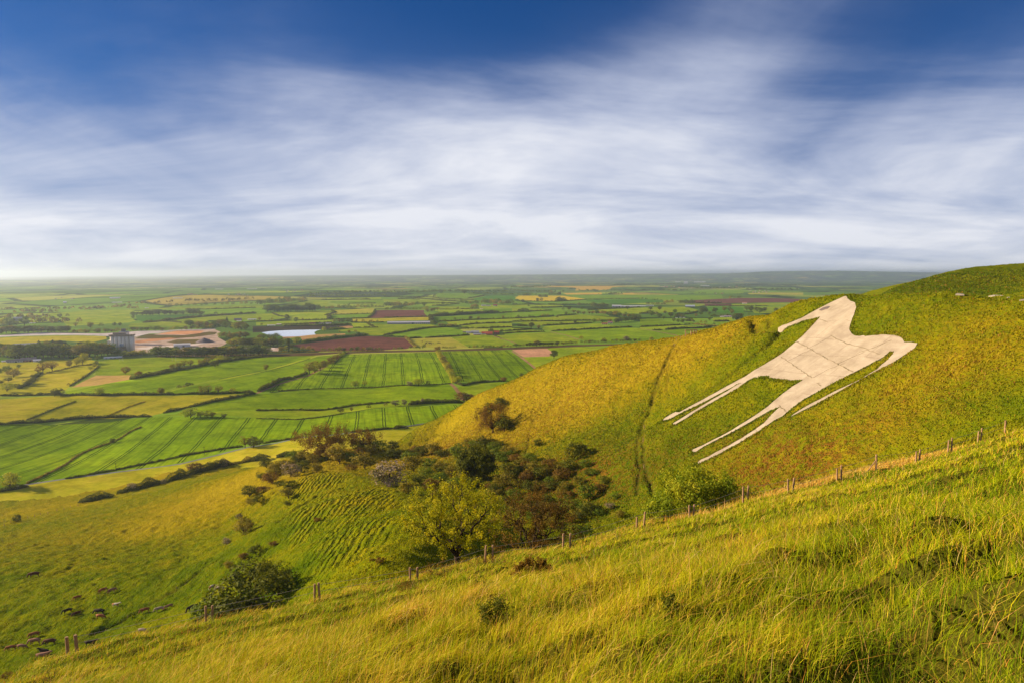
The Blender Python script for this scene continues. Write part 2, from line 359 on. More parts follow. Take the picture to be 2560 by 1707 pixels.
# ------------------------------------------------------------------ fields
FIELDS=[]  # (name,mat,polygon px, direction px pair)
def F(mat,t,pts,name=None,dr=None,more=None):
    p=PX(t,pts)
    for tt,pp in (more or []): p+=PX(tt,pp)
    FIELDS.append((name,mat,p,dr))
NAMES={'lush':'crop_field','tram':'crop_field','past':'pasture','pale':'pasture','gold':'pasture','dark':'crop_field','mid':'meadow','rape':'rapeseed_field','orape':'rapeseed_field','plough':'ploughed_field','pink':'tilled_field','tan':'stubble_field','quarry':'quarry_ground','concrete':'hardstanding','chalk':'tip_ground','orange':'bare_ground','rough':'rough_ground','bank':'quarry_bank','bed':'railway_bed','tarmac':'lane','dirt':'farm_track','water':'pond_water'}
exec_fields='''
past a 500,800 1000,760 1500,715 2352,695 2480,705 2380,770 2400,850 2500,900 2352,932 2200,940 1230,1000 1150,900 900,860
dark b 140,800 1250,780 1300,830 700,890 300,930 160,880
past b 0,690 1200,640 2352,610 2480,615 2500,655 2352,660 1400,690 1050,680 150,700
mid b 1250,700 2352,660 2500,655 2530,700 2520,765 2352,773 1700,800 1400,800 1200,760
past b 2352,775 1700,805 1000,860 300,935 50,950 0,1010 1000,1010 1500,890 2000,870 2352,900
chalk p -120,846 0,838.5 41,836 95,832 150,833 258,834 320,830 360,827 415,826 470,823.5 538,822.5 538,824 476,826 442,827 415,830 393,834 372,834.5 340,842 320,842 258,840 204,838.5 150,838 95,839 41,840.5 0,842.5 -120,850
gold a -800,1240 0,1205 700,1178 1500,1172 1950,1186 1960,1230 1650,1300 1150,1260 800,1270 600,1310 0,1370 -800,1400
quarry b 150,1195 540,1138 700,1108 900,1084 1600,1060 1700,1100 1650,1200 1830,1300 1700,1370 2352,1380 2800,1390 2760,1450 2352,1440 1700,1440 500,1480 -350,1500 -350,1300 0,1230
rough b 380,1140 600,1162 1050,1162 1500,1098 1640,1105 1600,1150 1200,1200 700,1230 100,1225
orange b 560,1147 720,1112 900,1087 1400,1084 1330,1127 1050,1152
rough b 700,1290 900,1240 1500,1230 1530,1290 1300,1320 900,1310
orange b 60,1280 400,1230 760,1210 900,1220 500,1270 200,1300
concrete b 1070,1332 1300,1310 1560,1270 1580,1280 1230,1350 1090,1365
concrete b 60,1395 800,1350 1000,1390 2352,1378 2700,1390 2700,1410 1500,1455 1000,1425 500,1440
past c 0,765 300,765 420,820 540,830 530,850 200,900 0,905
past c 300,745 1350,705 1470,740 1260,800 1340,800 1330,860 1250,870 800,885 690,885 600,870 570,815 420,800
pale c 1400,705 2170,672 2180,740 2130,765 1650,780 1390,790 1340,795 1470,740
mid c 1390,797 1650,787 2130,772 2060,845 1400,862 1340,862
past c 545,595 1100,525 1310,535 1340,640 1120,650 1100,600 700,610
mid c 1400,540 2352,525 2352,580 1500,590 1330,560
past c 1250,510 1320,480 2300,470 2300,500 1550,510
past c 1700,600 2352,590 2352,605 1900,625
past c 0,930 680,895 1420,880 1420,920 1000,950 470,965 0,985
past c 480,967 1000,957 1500,962 1550,980 800,995 500,990
past c 1700,935 2040,945 2110,1020 1800,1025 1770,975
bank c -60,1000 450,1000 1500,985 1700,975 1780,1000 1700,1040 1200,1058 100,1108 -60,1115
tan c 1530,1010 1700,990 1780,1000 1780,1030 1550,1040
tan c 480,1190 1100,1150 1640,1130 1640,1155 1200,1210 850,1260 820,1200 500,1225
water c 100,1112 250,1092 400,1080 600,1071 750,1067 1000,1062 1200,1060 1120,1078 1075,1105 1075,1130 1105,1150 950,1165 800,1182 640,1188 500,1192 450,1172 350,1182 250,1168 180,1138
plough c 640,1345 1000,1300 1500,1235 1800,1195 2000,1175 2352,1190 2732,1210 2902,1375 2752,1410 2352,1432 1700,1445 1090,1455 1080,1425 800,1385
plough c 2090,848 2200,705 2352,700 3092,705 3082,750 3152,828 2352,846
rough p 392,888 560,886 673,884 960,876 1090,874 1280,868 1440,862 1590,858 1590,861 1440,867 1280,874 1090,879 960,881 840,884 770,890 640,894 540,898 400,898
bed p 673,886.5 960,878 1090,875.5 1280,869.5 1440,863.5 1590,859 1590,860.5 1440,865.5 1280,872 1090,878 960,880.5 673,889.5
gold d -592,865 0,850 820,830 825,885 80,900 0,915 -592,920
past d -242,1020 -312,945 0,960 850,960 1010,1005 830,1022 600,1062 300,1117 0,1158 -100,1172 -300,1160 -322,1130 -552,1090 -800,1090 -850,1070 -552,1035
mid d 0,1195 0,1168 500,1083 850,1033 1150,1018 1400,1060 1500,1110 1560,1160 1200,1187 440,1227 380,1207
pale d 480,1230 760,1215 1210,1195 1560,1390 1400,1400 1060,1400 600,1370
past d 1220,1192 1560,1168 2000,1165 2352,1330 2400,1350 2352,1360 1570,1393
past d 2060,1165 2352,1150 2400,1140 2940,1110 3040,1102 3600,1250 3552,1310 3200,1345 2600,1360 2420,1330
mid d 870,830 1550,800 2352,755 2352,850 1700,875 1060,905 870,910
past d 1140,918 1700,883 2352,860 2352,905 1700,940 1380,980 1200,960
past d 1400,985 1700,950 2352,935 2352,1005 1700,1035 1450,1010
past d 1700,1045 2352,1020 2352,1075 2150,1080 1900,1060
mid d 2150,1090 2352,1085 2500,1090 2500,1110 2230,1120
past d 1000,690 1650,685 1800,680 1850,720 1450,735 1100,750 920,720
past d 960,640 1350,630 1560,650 1600,675 1000,690
past d 640,590 1350,580 1350,600 800,625
past d 0,510 400,500 1000,530 1350,550 1350,575 600,575 300,545 -50,528
past d 500,470 900,490 1700,530 1600,550 1300,540 900,515 550,495
mid d 960,400 1500,390 1830,420 1700,465 1550,490 1300,505 1000,485 970,450
dark d 1560,510 1900,440 2352,440 2420,470 2400,525 1700,520
past d 1740,610 2352,620 2352,665 1750,680
mid d 1780,690 2352,680 2352,740 2100,745 2000,720 1850,720
rape e 60,490 120,440 490,440 500,465 660,465 665,440 930,440 1380,505 1000,530 800,540 560,540 330,530 150,515
orape e 680,280 800,262 1700,262 2200,265 1850,285 1780,325 1600,340 1160,345 1190,300 1000,285
orape e 940,395 1650,385 1650,415 1000,420
orape e 2030,395 2250,400 2250,420 2030,415
mid e 980,425 2352,422 3852,425 3882,490 3200,525 2800,520 2352,492 1500,500 1390,505
dark e 1380,522 2352,500 2780,522 2790,560 2450,570 2000,590 1600,570 1350,540
mid e 0,760 740,712 950,735 1200,780 770,808 0,848
past e 0,660 520,680 700,705 0,740
past e 0,605 900,610 1000,640 500,650 0,640
past e 0,860 800,815 1280,788 1980,842 1800,880 1460,888 0,910
past e 0,920 1460,897 1460,930 900,962 600,983 280,970 0,935
past e 560,1030 600,1000 1200,962 1640,952 2050,1010 1500,1043 720,1083 560,1060
past e 0,1030 240,1050 360,1055 0,1070
past e 0,1085 380,1067 590,1093 0,1113
lush e 730,1097 1500,1053 2200,1027 2352,1040 3080,1185 2500,1290 1830,1290 1770,1265 1300,1255 1230,1225
past f 0,1010 760,977 1250,1020 600,1043 460,1063 250,1068 0,1035
lush f 0,870 300,865 560,920 790,960 750,973 0,1003
lush f 250,1078 620,1062 1320,1027 1500,1000 1200,1170 740,1188
past e 1450,722 1640,692 2352,657 3192,642 3412,700 3412,720 2352,770 2000,768 1900,740
past f 1340,840 1690,835 1700,900 1500,910 1340,905
lush f 1380,920 1640,920 1720,950 1700,990 1450,985
dark f 1230,650 1680,640 1900,660 1900,750 1500,760 1230,700
plough f 900,525 1850,480 2352,480 3000,500 3000,560 1700,572 1200,590 820,570
plough f 1180,592 1680,590 1680,622 1200,625
past f 1700,592 1880,590 2352,577 3000,570 3000,620 1700,625
pale f 1980,390 2352,382 3000,385 3000,430 2000,415
mid f 960,375 1200,330 1900,330 1900,400 1000,405
past f 2000,640 3000,640 3000,760 2100,760
gold p -200,905 0,905 60,902 200,896 245,902 252,912 230,930 160,976 120,985 60,988 -200,990
past p 248,900 420,892 600,889 620,893 560,905 450,914 340,938 238,936
tan p 178,968 240,938 330,937 322,948 245,962
gold p -200,1000 0,998 95,991 165,988 190,1000 65,1050 0,1058 -200,1066
gold p 165,988 380,989 590,984 618,986 540,1001 465,1018 376,1039 190,1047 66,1050 192,1001
lush p 163,978 340,946 560,905 640,893.5 770,889 775,890 640,929 500,956 450,964 380,986 170,987
past p 380,987 450,965 500,957 640,930 775,889.5 792,889 640,933 503,961 455,970 400,987
lush p 400,987 470,966 640,934 794,890 863,884.5 771,937 692,959 640,980 605,983 560,985
tram p 640,982 692,962 771,940 863,886 1089,880 1110,920 1133,957 994,961 776,971
lush p 440,1034 465,1022 540,1005 605,991 640,985 776,972 994,962 1132,958 1157,1003 985,1005 880,1012 790,1024 640,1023 500,1029
past p 378,1041 440,1034 500,1030 640,1024 790,1025 880,1013 985,1006 1162,1004 1180,1008 940,1019 845,1034 743,1048 640,1043
tram p -260,1068 0,1061 376,1041.5 345,1070 282,1105 231,1121 163,1162 63,1209 0,1240 -260,1290
tram p 377,1042 440,1041 640,1044 743,1049 845,1035 940,1020 1190,1009 1190,1085 994,1068 836,1085 749,1091 640,1105 450,1156 300,1180 163,1205 0,1262 63,1211 163,1163 231,1122 282,1106 345,1071
tram p 1103,878 1266,875 1280,881 1345,921 1345,965 1262,954 1180,956 1140,951 1125,908
past p 1140,975 1152,962 1180,957 1262,955 1300,957 1300,990 1212,1000 1170,1012
gold p -260,1262 0,1228 62,1213 163,1198 300,1180 450,1161 620,1119 690,1109 749,1095 836,1088 994,1070 1085,1058 1180,1090 1180,1400 -260,1400
pink e 0,1425 640,1400 745,1470 690,1545 210,1560
past e 640,1398 2352,1335 2352,1420 2100,1600 900,1750 400,1750 210,1565 690,1548 750,1470
'''
DIRS={'tram p 640,982':((999.5,882),(1005,957)),'tram p -260':((305,1067),(218,1110)),'tram p 377':((743,1050),(716,1093)),'tram p 1103':((1193,877),(1250,948)),
 'lush p 440':((640,1003),(1050,995)),'lush p 163':((300,965),(600,925)),'lush p 400':((470,980),(800,900))}
for ln in exec_fields.strip().split('\n'):
    q=ln.split(); pts=[tuple(float(c) for c in w.split(',')) for w in q[2:]]
    dr=None
    for k,vv in DIRS.items():
        if ln.startswith(k): dr=vv
    FIELDS.append((NAMES[q[0]],q[0],PX(q[1],pts),dr))
# lanes and tracks (centre line px, width m)
PATHS=[('lane','tarmac','p',[(-120,1262),(0,1226),(62,1211),(163,1196),(300,1178),(450,1159),(620,1117),(690,1107),(749,1093),(836,1086),(994,1068),(1080,1055)],3.2,'grey single track lane running below the pasture hedges'),
 ('farm_track','dirt','p',[(640,983),(692,961),(771,938),(815,915)],4,'brown farm track beside the hedge up to the tree clump'),
 ('farm_track','dirt','p',[(1280,877),(1300,890),(1338,920),(1352,935)],4.5,'straight earth track beside the pink tilled field'),
 ('farm_track','dirt','p',[(1233,840),(1262,849),(1290,858)],5,'farm track running down from the red roofed farm'),
 ('farm_track','dirt','e',[(1230,1240),(980,1160),(700,1100)],5,'earth strip along the hedge between two green fields'),
 ('farm_track','dirt','f',[(0,1040),(300,1090),(600,1150),(740,1185)],5,'reddish track crossing the green fields behind the spur'),
 ('farm_track','dirt','p',[(1125,957),(1138,968),(1150,985),(1158,1000)],5,'short earth track at the corner of the tramlined field')]
def build_plain():
    vs=[];idx={};faces=[];key=[]
    def av(x,y):
        k=(round(x,2),round(y,2))
        if k not in idx: idx[k]=len(vs); vs.append((x,y))
        return idx[k]
    polys=[]
    for (nm,mt,pp,dr) in FIELDS: polys.append((nm,mt,[G(*q)[:2] for q in pp],dr,None))
    for (nm,mt,t,pp,w,lab) in PATHS:
        c=[np.array(G(*q)[:2]) for q in PX(t,pp)]; L=[];Rr=[]
        for i,p in enumerate(c):
            tdir=c[min(i+1,len(c)-1)]-c[max(i-1,0)]; tdir/=np.linalg.norm(tdir); nn=np.array((-tdir[1],tdir[0]))*w/2
            L.append(p+nn); Rr.append(p-nn)
        polys.append((nm,mt,L+Rr[::-1],None,lab))
    for (nm,mt,P,dr,lab) in polys:
        P=[tuple(p) for p in P]; ring=[]
        for i,a in enumerate(P):
            b=P[(i+1)%len(P)]; d=math.dist(a,b); st=max(12,.05*min(a[1],b[1])) if min(a[1],b[1])<1300 else 1e9
            k=max(1,int(d/st))
            for j in range(k): 
                v=av(a[0]+(b[0]-a[0])*j/k,a[1]+(b[1]-a[1])*j/k)
                if not ring or ring[-1]!=v: ring.append(v)
        sa=sum(vs[ring[i]][0]*vs[ring[(i+1)%len(ring)]][1]-vs[ring[(i+1)%len(ring)]][0]*vs[ring[i]][1] for i in range(len(ring)))
        faces.append(ring if sa>0 else ring[::-1])
    y=300.0
    while y<31000:
        st=y*.022 if y<1300 else y*.035
        nx=int(2*y*1.15/ (st*1.6))
        for i in range(nx+1):
            av(-y*1.15+i*(2*y*1.15)/nx + (rs.rand()-.5)*st*.4, y+(rs.rand()-.5)*st*.4)
        y+=st
    vs2=[Vector(v) for v in vs]
    ov,oe,of,_,_,ofo=delaunay_2d_cdt(vs2,[],faces,0,1e-3)
    P=np.array([(v.x,v.y) for v in ov]); Z=Hp(P[:,0],P[:,1]); 
    fid=np.array([max(o) if len(o) else -1 for o in ofo]); FT=np.array([tuple(f) for f in of],np.int32)
    # water sits level
    for k,(nm,mt,PP,dr,lab) in enumerate(polys):
        if mt=='water':
            s=np.unique(FT[fid==k].ravel()); Z[s]=Z[s].min()
    cnt={}
    for k in range(-1,len(polys)):
        sel=FT[fid==k]
        if len(sel)==0: continue
        u,inv=np.unique(sel.ravel(),return_inverse=True); V=np.stack([P[u,0],P[u,1],Z[u]],1)
        nm,mt,dr,lab=('plain','vale',None,None) if k<0 else (polys[k][0],polys[k][1],polys[k][3],polys[k][4])
        if dr: a=np.array(G(*dr[0])[:2]); b=np.array(G(*dr[1])[:2]); t=(b-a)/np.linalg.norm(b-a)
        else:
            an=rnd.choice([0.1,1.35,1.6,.3,-.25,1.45]); t=np.array((math.cos(an),math.sin(an)))
        nrm=np.array((-t[1],t[0])); uv=np.stack([V[:,:2]@nrm,V[:,:2]@t],1)
        f=inv.reshape(-1,3)
        A=V[f[:,0]];B=V[f[:,1]];C=V[f[:,2]]; cr=(B[:,0]-A[:,0])*(C[:,1]-A[:,1])-(B[:,1]-A[:,1])*(C[:,0]-A[:,0]); f[cr<0]=f[cr<0][:,::-1]
        o=link(nm,mesh_np(nm,V,f,[MAT[mt]],uv=uv,smooth=True)); 
        cnt[nm]=cnt.get(nm,0)+1
        struct(o,lab or {'plain':'wide hazy vale of hedged fields reaching to the horizon'}.get(nm) or FLAB[mt])
FLAB={'lush':'bright green field of young crop','tram':'bright green crop field with paired tramlines','past':'yellow green hedged pasture','pale':'pale yellowish pasture','gold':'golden green meadow','dark':'dark green field','mid':'mid green hedged meadow','rape':'yellow field of rapeseed in flower','orape':'orange yellow rapeseed strip','plough':'bare reddish brown ploughed field','pink':'pale pink bare tilled field','tan':'tan patch of dry stubble','quarry':'bare pinkish quarry and works ground','concrete':'pale concrete hardstanding of the works','chalk':'long pale grey strip of tipped ground','orange':'bare orange subsoil patch','rough':'rough brownish grass strip','bank':'dark bank above the quarry lake','bed':'brown railway line running across the vale','tarmac':'grey lane','dirt':'earth track','water':'white shining quarry lake'}
build_plain()
# ------------------------------------------------------------------ the white horse outline
HORSE=PX('R',[(1265,250),(1272,264),(1310,285),(1322,310),(1318,340),(1300,385),(1285,430),(1280,455),(1295,480),(1330,495),(1400,495),(1500,488),(1560,490),(1592,500),(1610,515),(1620,532),(1660,533),(1697,540),(1680,570),(1620,610),(1560,650),(1480,690),(1400,732),(1300,787),(1200,843),(1100,897),(1000,947),(925,985),
 (942,970),(1050,905),(1200,828),(1350,758),(1450,697),(1510,645),(1548,605),(1553,590),(1530,588),(1490,622),(1420,660),(1330,706),(1200,771),(1100,827),(1000,882),(930,933),(900,960),(870,985),(820,1010),(760,1052),(700,1092),(600,1152),(480,1217),(430,1240),(358,1273),
 (352,1266),(372,1250),(420,1230),(500,1186),(620,1119),(700,1068),(757,1026),(795,985),(835,945),(862,924),(800,946),(730,987),(650,1033),(560,1083),(450,1138),(390,1170),(345,1199),(325,1202),(318,1190),(390,1158),(450,1127),(560,1070),(650,1014),(720,968),(780,926),(830,882),(870,848),(930,804),(985,770),(996,762),(960,761),(900,763),(850,759),(810,749),(790,739),(740,734),(700,745),(660,765),(630,787),(600,812),(550,838),(450,893),(350,952),(280,996),(212,1035),(203,1026),(270,985),(350,936),(450,876),(540,826),(590,793),(627,778),(596,788),(540,817),(470,853),(400,893),(330,928),(240,968),(190,996),(142,1010),(150,994),(240,959),(300,926),(400,872),(500,817),(600,762),(640,742),(700,702),(760,668),(820,632),(880,592),(950,533),(990,498),(1030,458),(1070,413),(1099,381),(1050,391),(990,404),(940,424),(880,447),(858,452),(845,445),(870,430),(930,409),(990,384),(1050,350),(1090,329),(1130,309),(1200,274),(1250,252)])
def rough_edge(P,step,amp):
    out=[]
    for i,a in enumerate(P):
        b=P[(i+1)%len(P)]; k=max(1,int(math.dist(a[:2],b[:2])/step))
        for j in range(k):
            f=j/k; x=a[0]+(b[0]-a[0])*f; y=a[1]+(b[1]-a[1])*f
            q=amp if j else amp*.4; out.append((x+q*float(vn(x*.9,y*.9,301))*2,y+q*float(vn(x*.9,y*.9,302))*2,0))
    return np.array(out)
HW=rough_edge([T(px,py) for px,py in HORSE],1.3,.22); HW[:,2]=Hs(HW[:,0],HW[:,1])
def inpoly(x,y,P):
    x=np.asarray(x);y=np.asarray(y);c=np.zeros(x.shape,bool);n=len(P)
    for i in range(n):
        x1,y1=P[i][:2];x2,y2=P[(i+1)%n][:2]
        if y1==y2: continue
        m=((y1>y)!=(y2>y))&(x<(x2-x1)*(y-y1)/(y2-y1)+x1); c^=m
    return c
def seg_dist(x,y,P,closed=False):
    d=np.full(np.shape(x),1e9); n=len(P)
    for i in range(n if closed else n-1):
        x1,y1=P[i][:2];x2,y2=P[(i+1)%n][:2]; dx,dy=x2-x1,y2-y1; L=dx*dx+dy*dy+1e-9
        t=np.clip(((x-x1)*dx+(y-y1)*dy)/L,0,1); d=np.minimum(d,np.hypot(x-x1-t*dx,y-y1-t*dy))
    return d
# grooves worn into the hill: (px polyline, width m, depth m)
def TL(t,pts): return [q for q in (T(*p) for p in PX(t,pts)) if q]
GROOVES=[(TL('C',[(1565,750),(1510,800),(1470,860),(1440,930),(1400,1010),(1360,1110),(1330,1220),(1290,1330),(1265,1420)]),.7,.6),
 (TL('C',[(1500,790),(1450,870),(1425,940),(1380,1030),(1340,1120),(1300,1230),(1285,1340)]),.6,.6),
 (TL('C',[(1440,950),(1430,1050),(1425,1180),(1415,1280)]),.35,.35),
 (TL('N',[(1265,250),(1200,330),(1175,430),(1155,540),(1145,620),(1180,760),(1160,900),(1155,1000)]),.6,.7),
 (TL('N',[(1215,360),(1200,500),(1208,620),(1215,740),(1260,850),(1300,960),(1325,1020)]),.6,.8),
 (TL('R',[(860,452),(800,520),(740,570),(660,630),(580,690),(515,745)]),1.6,2.0),
 (TL('R',[(690,385),(700,410),(725,445)]),1.6,2.6),(TL('R',[(725,445),(780,450),(850,448)]),1.2,1.2),(TL('R',[(765,380),(790,400),(790,420)]),1.0,1.2),
 (TL('N',[(270,180),(230,260),(200,330),(215,400)]),.4,.4),(TL('N',[(220,160),(185,250),(190,330),(160,450),(150,560),(115,660),(85,740)]),.4,.45),
 (TL('S',[(870,700),(1100,600),(1350,470),(1700,260),(1850,130),(2080,0)]),.7,.5),(TL('S',[(780,770),(1000,650),(1300,510),(1600,340),(1800,190)]),.6,.4),
 (TL('M',[(600,1000),(450,1090),(330,1170),(230,1250)]),1.0,.6),
 (TL('M',[(1590,400),(1560,470)]),.4,.4),(TL('M',[(1500,420),(1440,510),(1405,580)]),.5,.5)]
# terracettes: contour paths trodden by cattle
TERR=TL('M',[(250,1100),(230,1568),(440,1790),(900,1740),(1200,1640),(1400,1540),(1450,1100),(1300,960),(1000,900),(700,800),(420,850)])
TERRP=[q[:2] for q in TERR]
# land cover blobs : px,py, radius m, (gold, green, brown)
BL=[(1250,1000,38,.52,0,.2),(1350,960,38,.5,0,.25),(1450,930,36,.38,0,.25),(1200,1080,34,.5,0,.25),(1340,1060,34,.45,0,.4),(1450,1030,26,.7,0,.35),(1560,880,28,.7,0,.2),(1700,870,26,.7,0,.3),(1800,830,26,.8,0,.4),(1130,1060,30,.9,0,0),
 (1560,1040,18,-.1,.25,.2),(1550,1120,20,0,.2,.3),(1600,1200,18,0,.2,.3),(1480,1160,18,0,.2,.3),(1480,1260,18,-.1,.3,.3),(1700,1120,14,0,.5,.3),(1850,1100,13,.2,.1,.6),(1950,1180,12,.2,0,1.),(1880,1170,11,.1,0,.9),(2060,1160,10,.2,.2,.5),
 (2200,780,20,.1,.4,.2),(2400,800,22,.25,.2,.3),(2300,950,18,.35,.1,.35),(2450,900,16,.4,.1,.3),(2450,1000,12,.1,.5,.1),(2150,1080,12,.3,.2,.3),(2000,1050,10,.2,.3,.2),(1850,850,18,.2,.4,.2),(1900,770,14,.5,0,.6),
 (2450,700,60,-.1,.3,.3),(2300,715,50,-.1,.3,.2),
 (1300,1190,28,0,.1,1.1),(1200,1150,26,0,.1,.9),(1080,1140,28,.1,.1,.9),(1400,1230,20,0,.3,.9),(950,1120,26,.2,.1,.7),(1420,1300,14,0,.3,.6),
 (300,1350,60,.06,.05,.1),(150,1330,60,.05,.05,0),(450,1280,55,.1,0,.1),(100,1450,30,0,.12,0),(300,1520,25,0,.25,0),(120,1600,22,0,.3,0),(450,1500,22,0,.2,0),(560,1400,20,0,.15,.1),(100,1270,50,.7,0,0),(300,1200,50,.8,0,0),(500,1170,50,.9,0,0),(0,1340,50,.2,0,0),(600,1110,60,1.1,0,0),(850,1090,60,1,0,0),
 (780,1250,24,.25,.3,0),(900,1350,18,.2,.2,0),(700,1350,20,.1,.4,.0),(950,1250,18,.4,.1,.1),(650,1480,12,-.6,.8,0)]
BLW=[(T(px,py) or at(px,py,300),r,g,l,b) for px,py,r,g,l,b in BL]
def cover(x,y):
    acc=np.zeros(x.shape+(3,))
    for p,r,g,l,b in BLW:
        w=np.exp(-((x-p[0])**2+(y-p[1])**2)/(2*(r*.62)**2)); acc[...,0]+=w*g; acc[...,1]+=w*l; acc[...,2]+=w*b
    return np.clip(acc,-1,1.3)
HMN,HMX=HW[:,:2].min(0)-4,HW[:,:2].max(0)+4
HOL=[(T(px,py),r_,d_) for px,py,r_,d_ in ((2490,1655,.95,.6),(2225,1505,.8,.42),(2010,1470,.7,.36),(2190,1330,.95,.4),(1320,1535,.95,.4),(870,1685,.8,.36),(1950,1680,.6,.4),(2400,1570,.7,.34),(1780,1590,.6,.3),(2330,1440,.8,.3),(1560,1420,.8,.28),(2530,1520,.7,.36),(1600,1675,.5,.3))]
def hollow(x,y):
    z=np.zeros(np.shape(x))
    for p,r_,d_ in HOL:
        q=(x-p[0]+.25*vn(x*1.7,y*1.7,5))/1.5,(y-p[1]+.25*vn(x*1.7,y*1.7,6)); z=z+np.exp(-(q[0]**2+q[1]**2)/(r_*r_))*d_
    return z
def micro(x,y):
    r=np.hypot(x,y); z=np.zeros(x.shape)
    near=np.clip((78-r)/12,0,1)*np.clip((y+2)/4,0,1)
    z+=near*(.58*fbm(x/2.6,y/2.0,21,3)+.10*vn(x/.7,y/.7,33))
    z-=near*hollow(x,y)
    rb=np.exp(-((x-6.5)**2/30+(y-8.5)**2/26)); z+=rb*.85*fbm(x/1.7+3,y/1.3,41,2)
    mid=np.clip((r-75)/30,0,1)
    past=1/(1+np.exp((x+.16*y)/9)); z+=mid*(.55*fbm(x/3.1,y/4.6,51,3)+.28*vn(x/1.15,y/1.6,57))+mid*past*.6*fbm(x/2.6+y/9,y/1.7-x/9,61,2)
    return z
def hill_z(x,y,grooves=True):
    z=Hs(x,y); m=micro(x,y)
    inb=(x>HMN[0])&(x<HMX[0])&(y>HMN[1])&(y<HMX[1]); k=np.ones(x.shape)
    if inb.any():
        xi,yi=x[inb],y[inb]; ins=inpoly(xi,yi,HW); d=seg_dist(xi,yi,HW,True)
        k2=np.where(ins,0,np.clip(d/1.6,.06,1)); k[inb]=k2; off=np.where(ins,np.where(d>.5,-.7,-.35),np.clip(.12-d*.06,0,.1)); z=z.copy(); z[inb]+=off
    z=z+m*k
    if grooves:
        for P,w,dp in GROOVES:
            if len(P)<2: continue
            A=np.array(P); q=(x>A[:,0].min()-4*w)&(x<A[:,0].max()+4*w)&(y>A[:,1].min()-4*w)&(y<A[:,1].max()+4*w)
            if q.any():
                xx,yy=x[q],y[q]; d=seg_dist(xx+.9*vn(xx/3,yy/3,7),yy+.9*vn(xx/3,yy/3,8),P); z[q]-=dp*np.exp(-(d/w)**2)
    return z
def tz(x,y): return float(hill_z(np.array([float(x)]),np.array([float(y)]))[0])
# ------------------------------------------------------------------ turf material
def turf_mat():
    m,n,b=nt('downland_turf'); v=coord(n)
    at_=nd(n,'ShaderNodeAttribute',attribute_name='cover'); sp=nd(n,'ShaderNodeSeparateColor'); lk(n,at_.outputs['Color'],sp.inputs[0])
    vs=coord(n,(1,.55,1)); n1=noise(n,vs,.16,4,.6); n2=noise(n,vs,1.1,4,.65,.6); n3=noise(n,v,.035,3)
    w=math_(n,'ADD',math_(n,'MULTIPLY',n1,.85),math_(n,'MULTIPLY',n2,.75)); w=math_(n,'ADD',w,math_(n,'MULTIPLY',n3,.35))
    w=math_(n,'ADD',w,math_(n,'MULTIPLY',sp.outputs[0],.42)); w=math_(n,'SUBTRACT',w,math_(n,'MULTIPLY',sp.outputs[1],.36)); 
    w=math_(n,'SUBTRACT',w,.47)
    col=ramp(n,w,[(.08,(.045,.085,.002)),(.32,(.095,.135,.003)),(.55,(.165,.175,.004)),(.78,(.245,.205,.005)),(1,(.33,.255,.010))])
    br=math_(n,'MULTIPLY',sp.outputs[2],ramp(n,noise(n,v,.55,5,.7),[(.40,g3(0)),(.58,g3(1))])); 
    col=mix(n,math_(n,'MULTIPLY',br,.75),col,(.17,.075,.012))
    # trodden terracettes
    ta=nd(n,'ShaderNodeAttribute',attribute_name='terr'); tv=nd(n,'ShaderNodeMapping'); tv.inputs['Rotation'].default_value=(0,0,R(-11)); tv.inputs['Scale'].default_value=(1.25,.09,.1)
    lk(n,nd(n,'ShaderNodeTexCoord').outputs['Object'],tv.inputs[0])
    wv=nd(n,'ShaderNodeTexWave',bands_direction='X'); wv.inputs['Scale'].default_value=.17; wv.inputs['Distortion'].default_value=7; wv.inputs['Detail'].default_value=4; wv.inputs['Detail Scale'].default_value=1.3; wv.inputs['Detail Roughness'].default_value=.65; lk(n,tv.outputs[0],wv.inputs[0])
    wm=math_(n,'MULTIPLY',ta.outputs['Fac'],1.0)
    th_=nd(n,'ShaderNodeAttribute',attribute_name='thatch_shade'); col=mix(n,th_.outputs['Fac'],col,(.060,.048,.010))
    h=math_(n,'ADD',math_(n,'MULTIPLY',n2,.7),math_(n,'MULTIPLY',noise(n,vs,3.2,3,.6),.25))
    h=math_(n,'ADD',h,math_(n,'MULTIPLY',math_(n,'MULTIPLY',wv.outputs['Fac'],wm),.62))
    gr=math_(n,'MULTIPLY',wm,ramp(n,wv.outputs['Fac'],[(.0,g3(1)),(.22,g3(0))])); col=mix(n,math_(n,'MULTIPLY',gr,.75),col,(.06,.055,.008))
    lk(n,col,b.inputs['Base Color']); b.inputs['Roughness'].default_value=1; b.inputs['Specular IOR Level'].default_value=0
    bump(n,b,h,1.0,1.3)
    return m
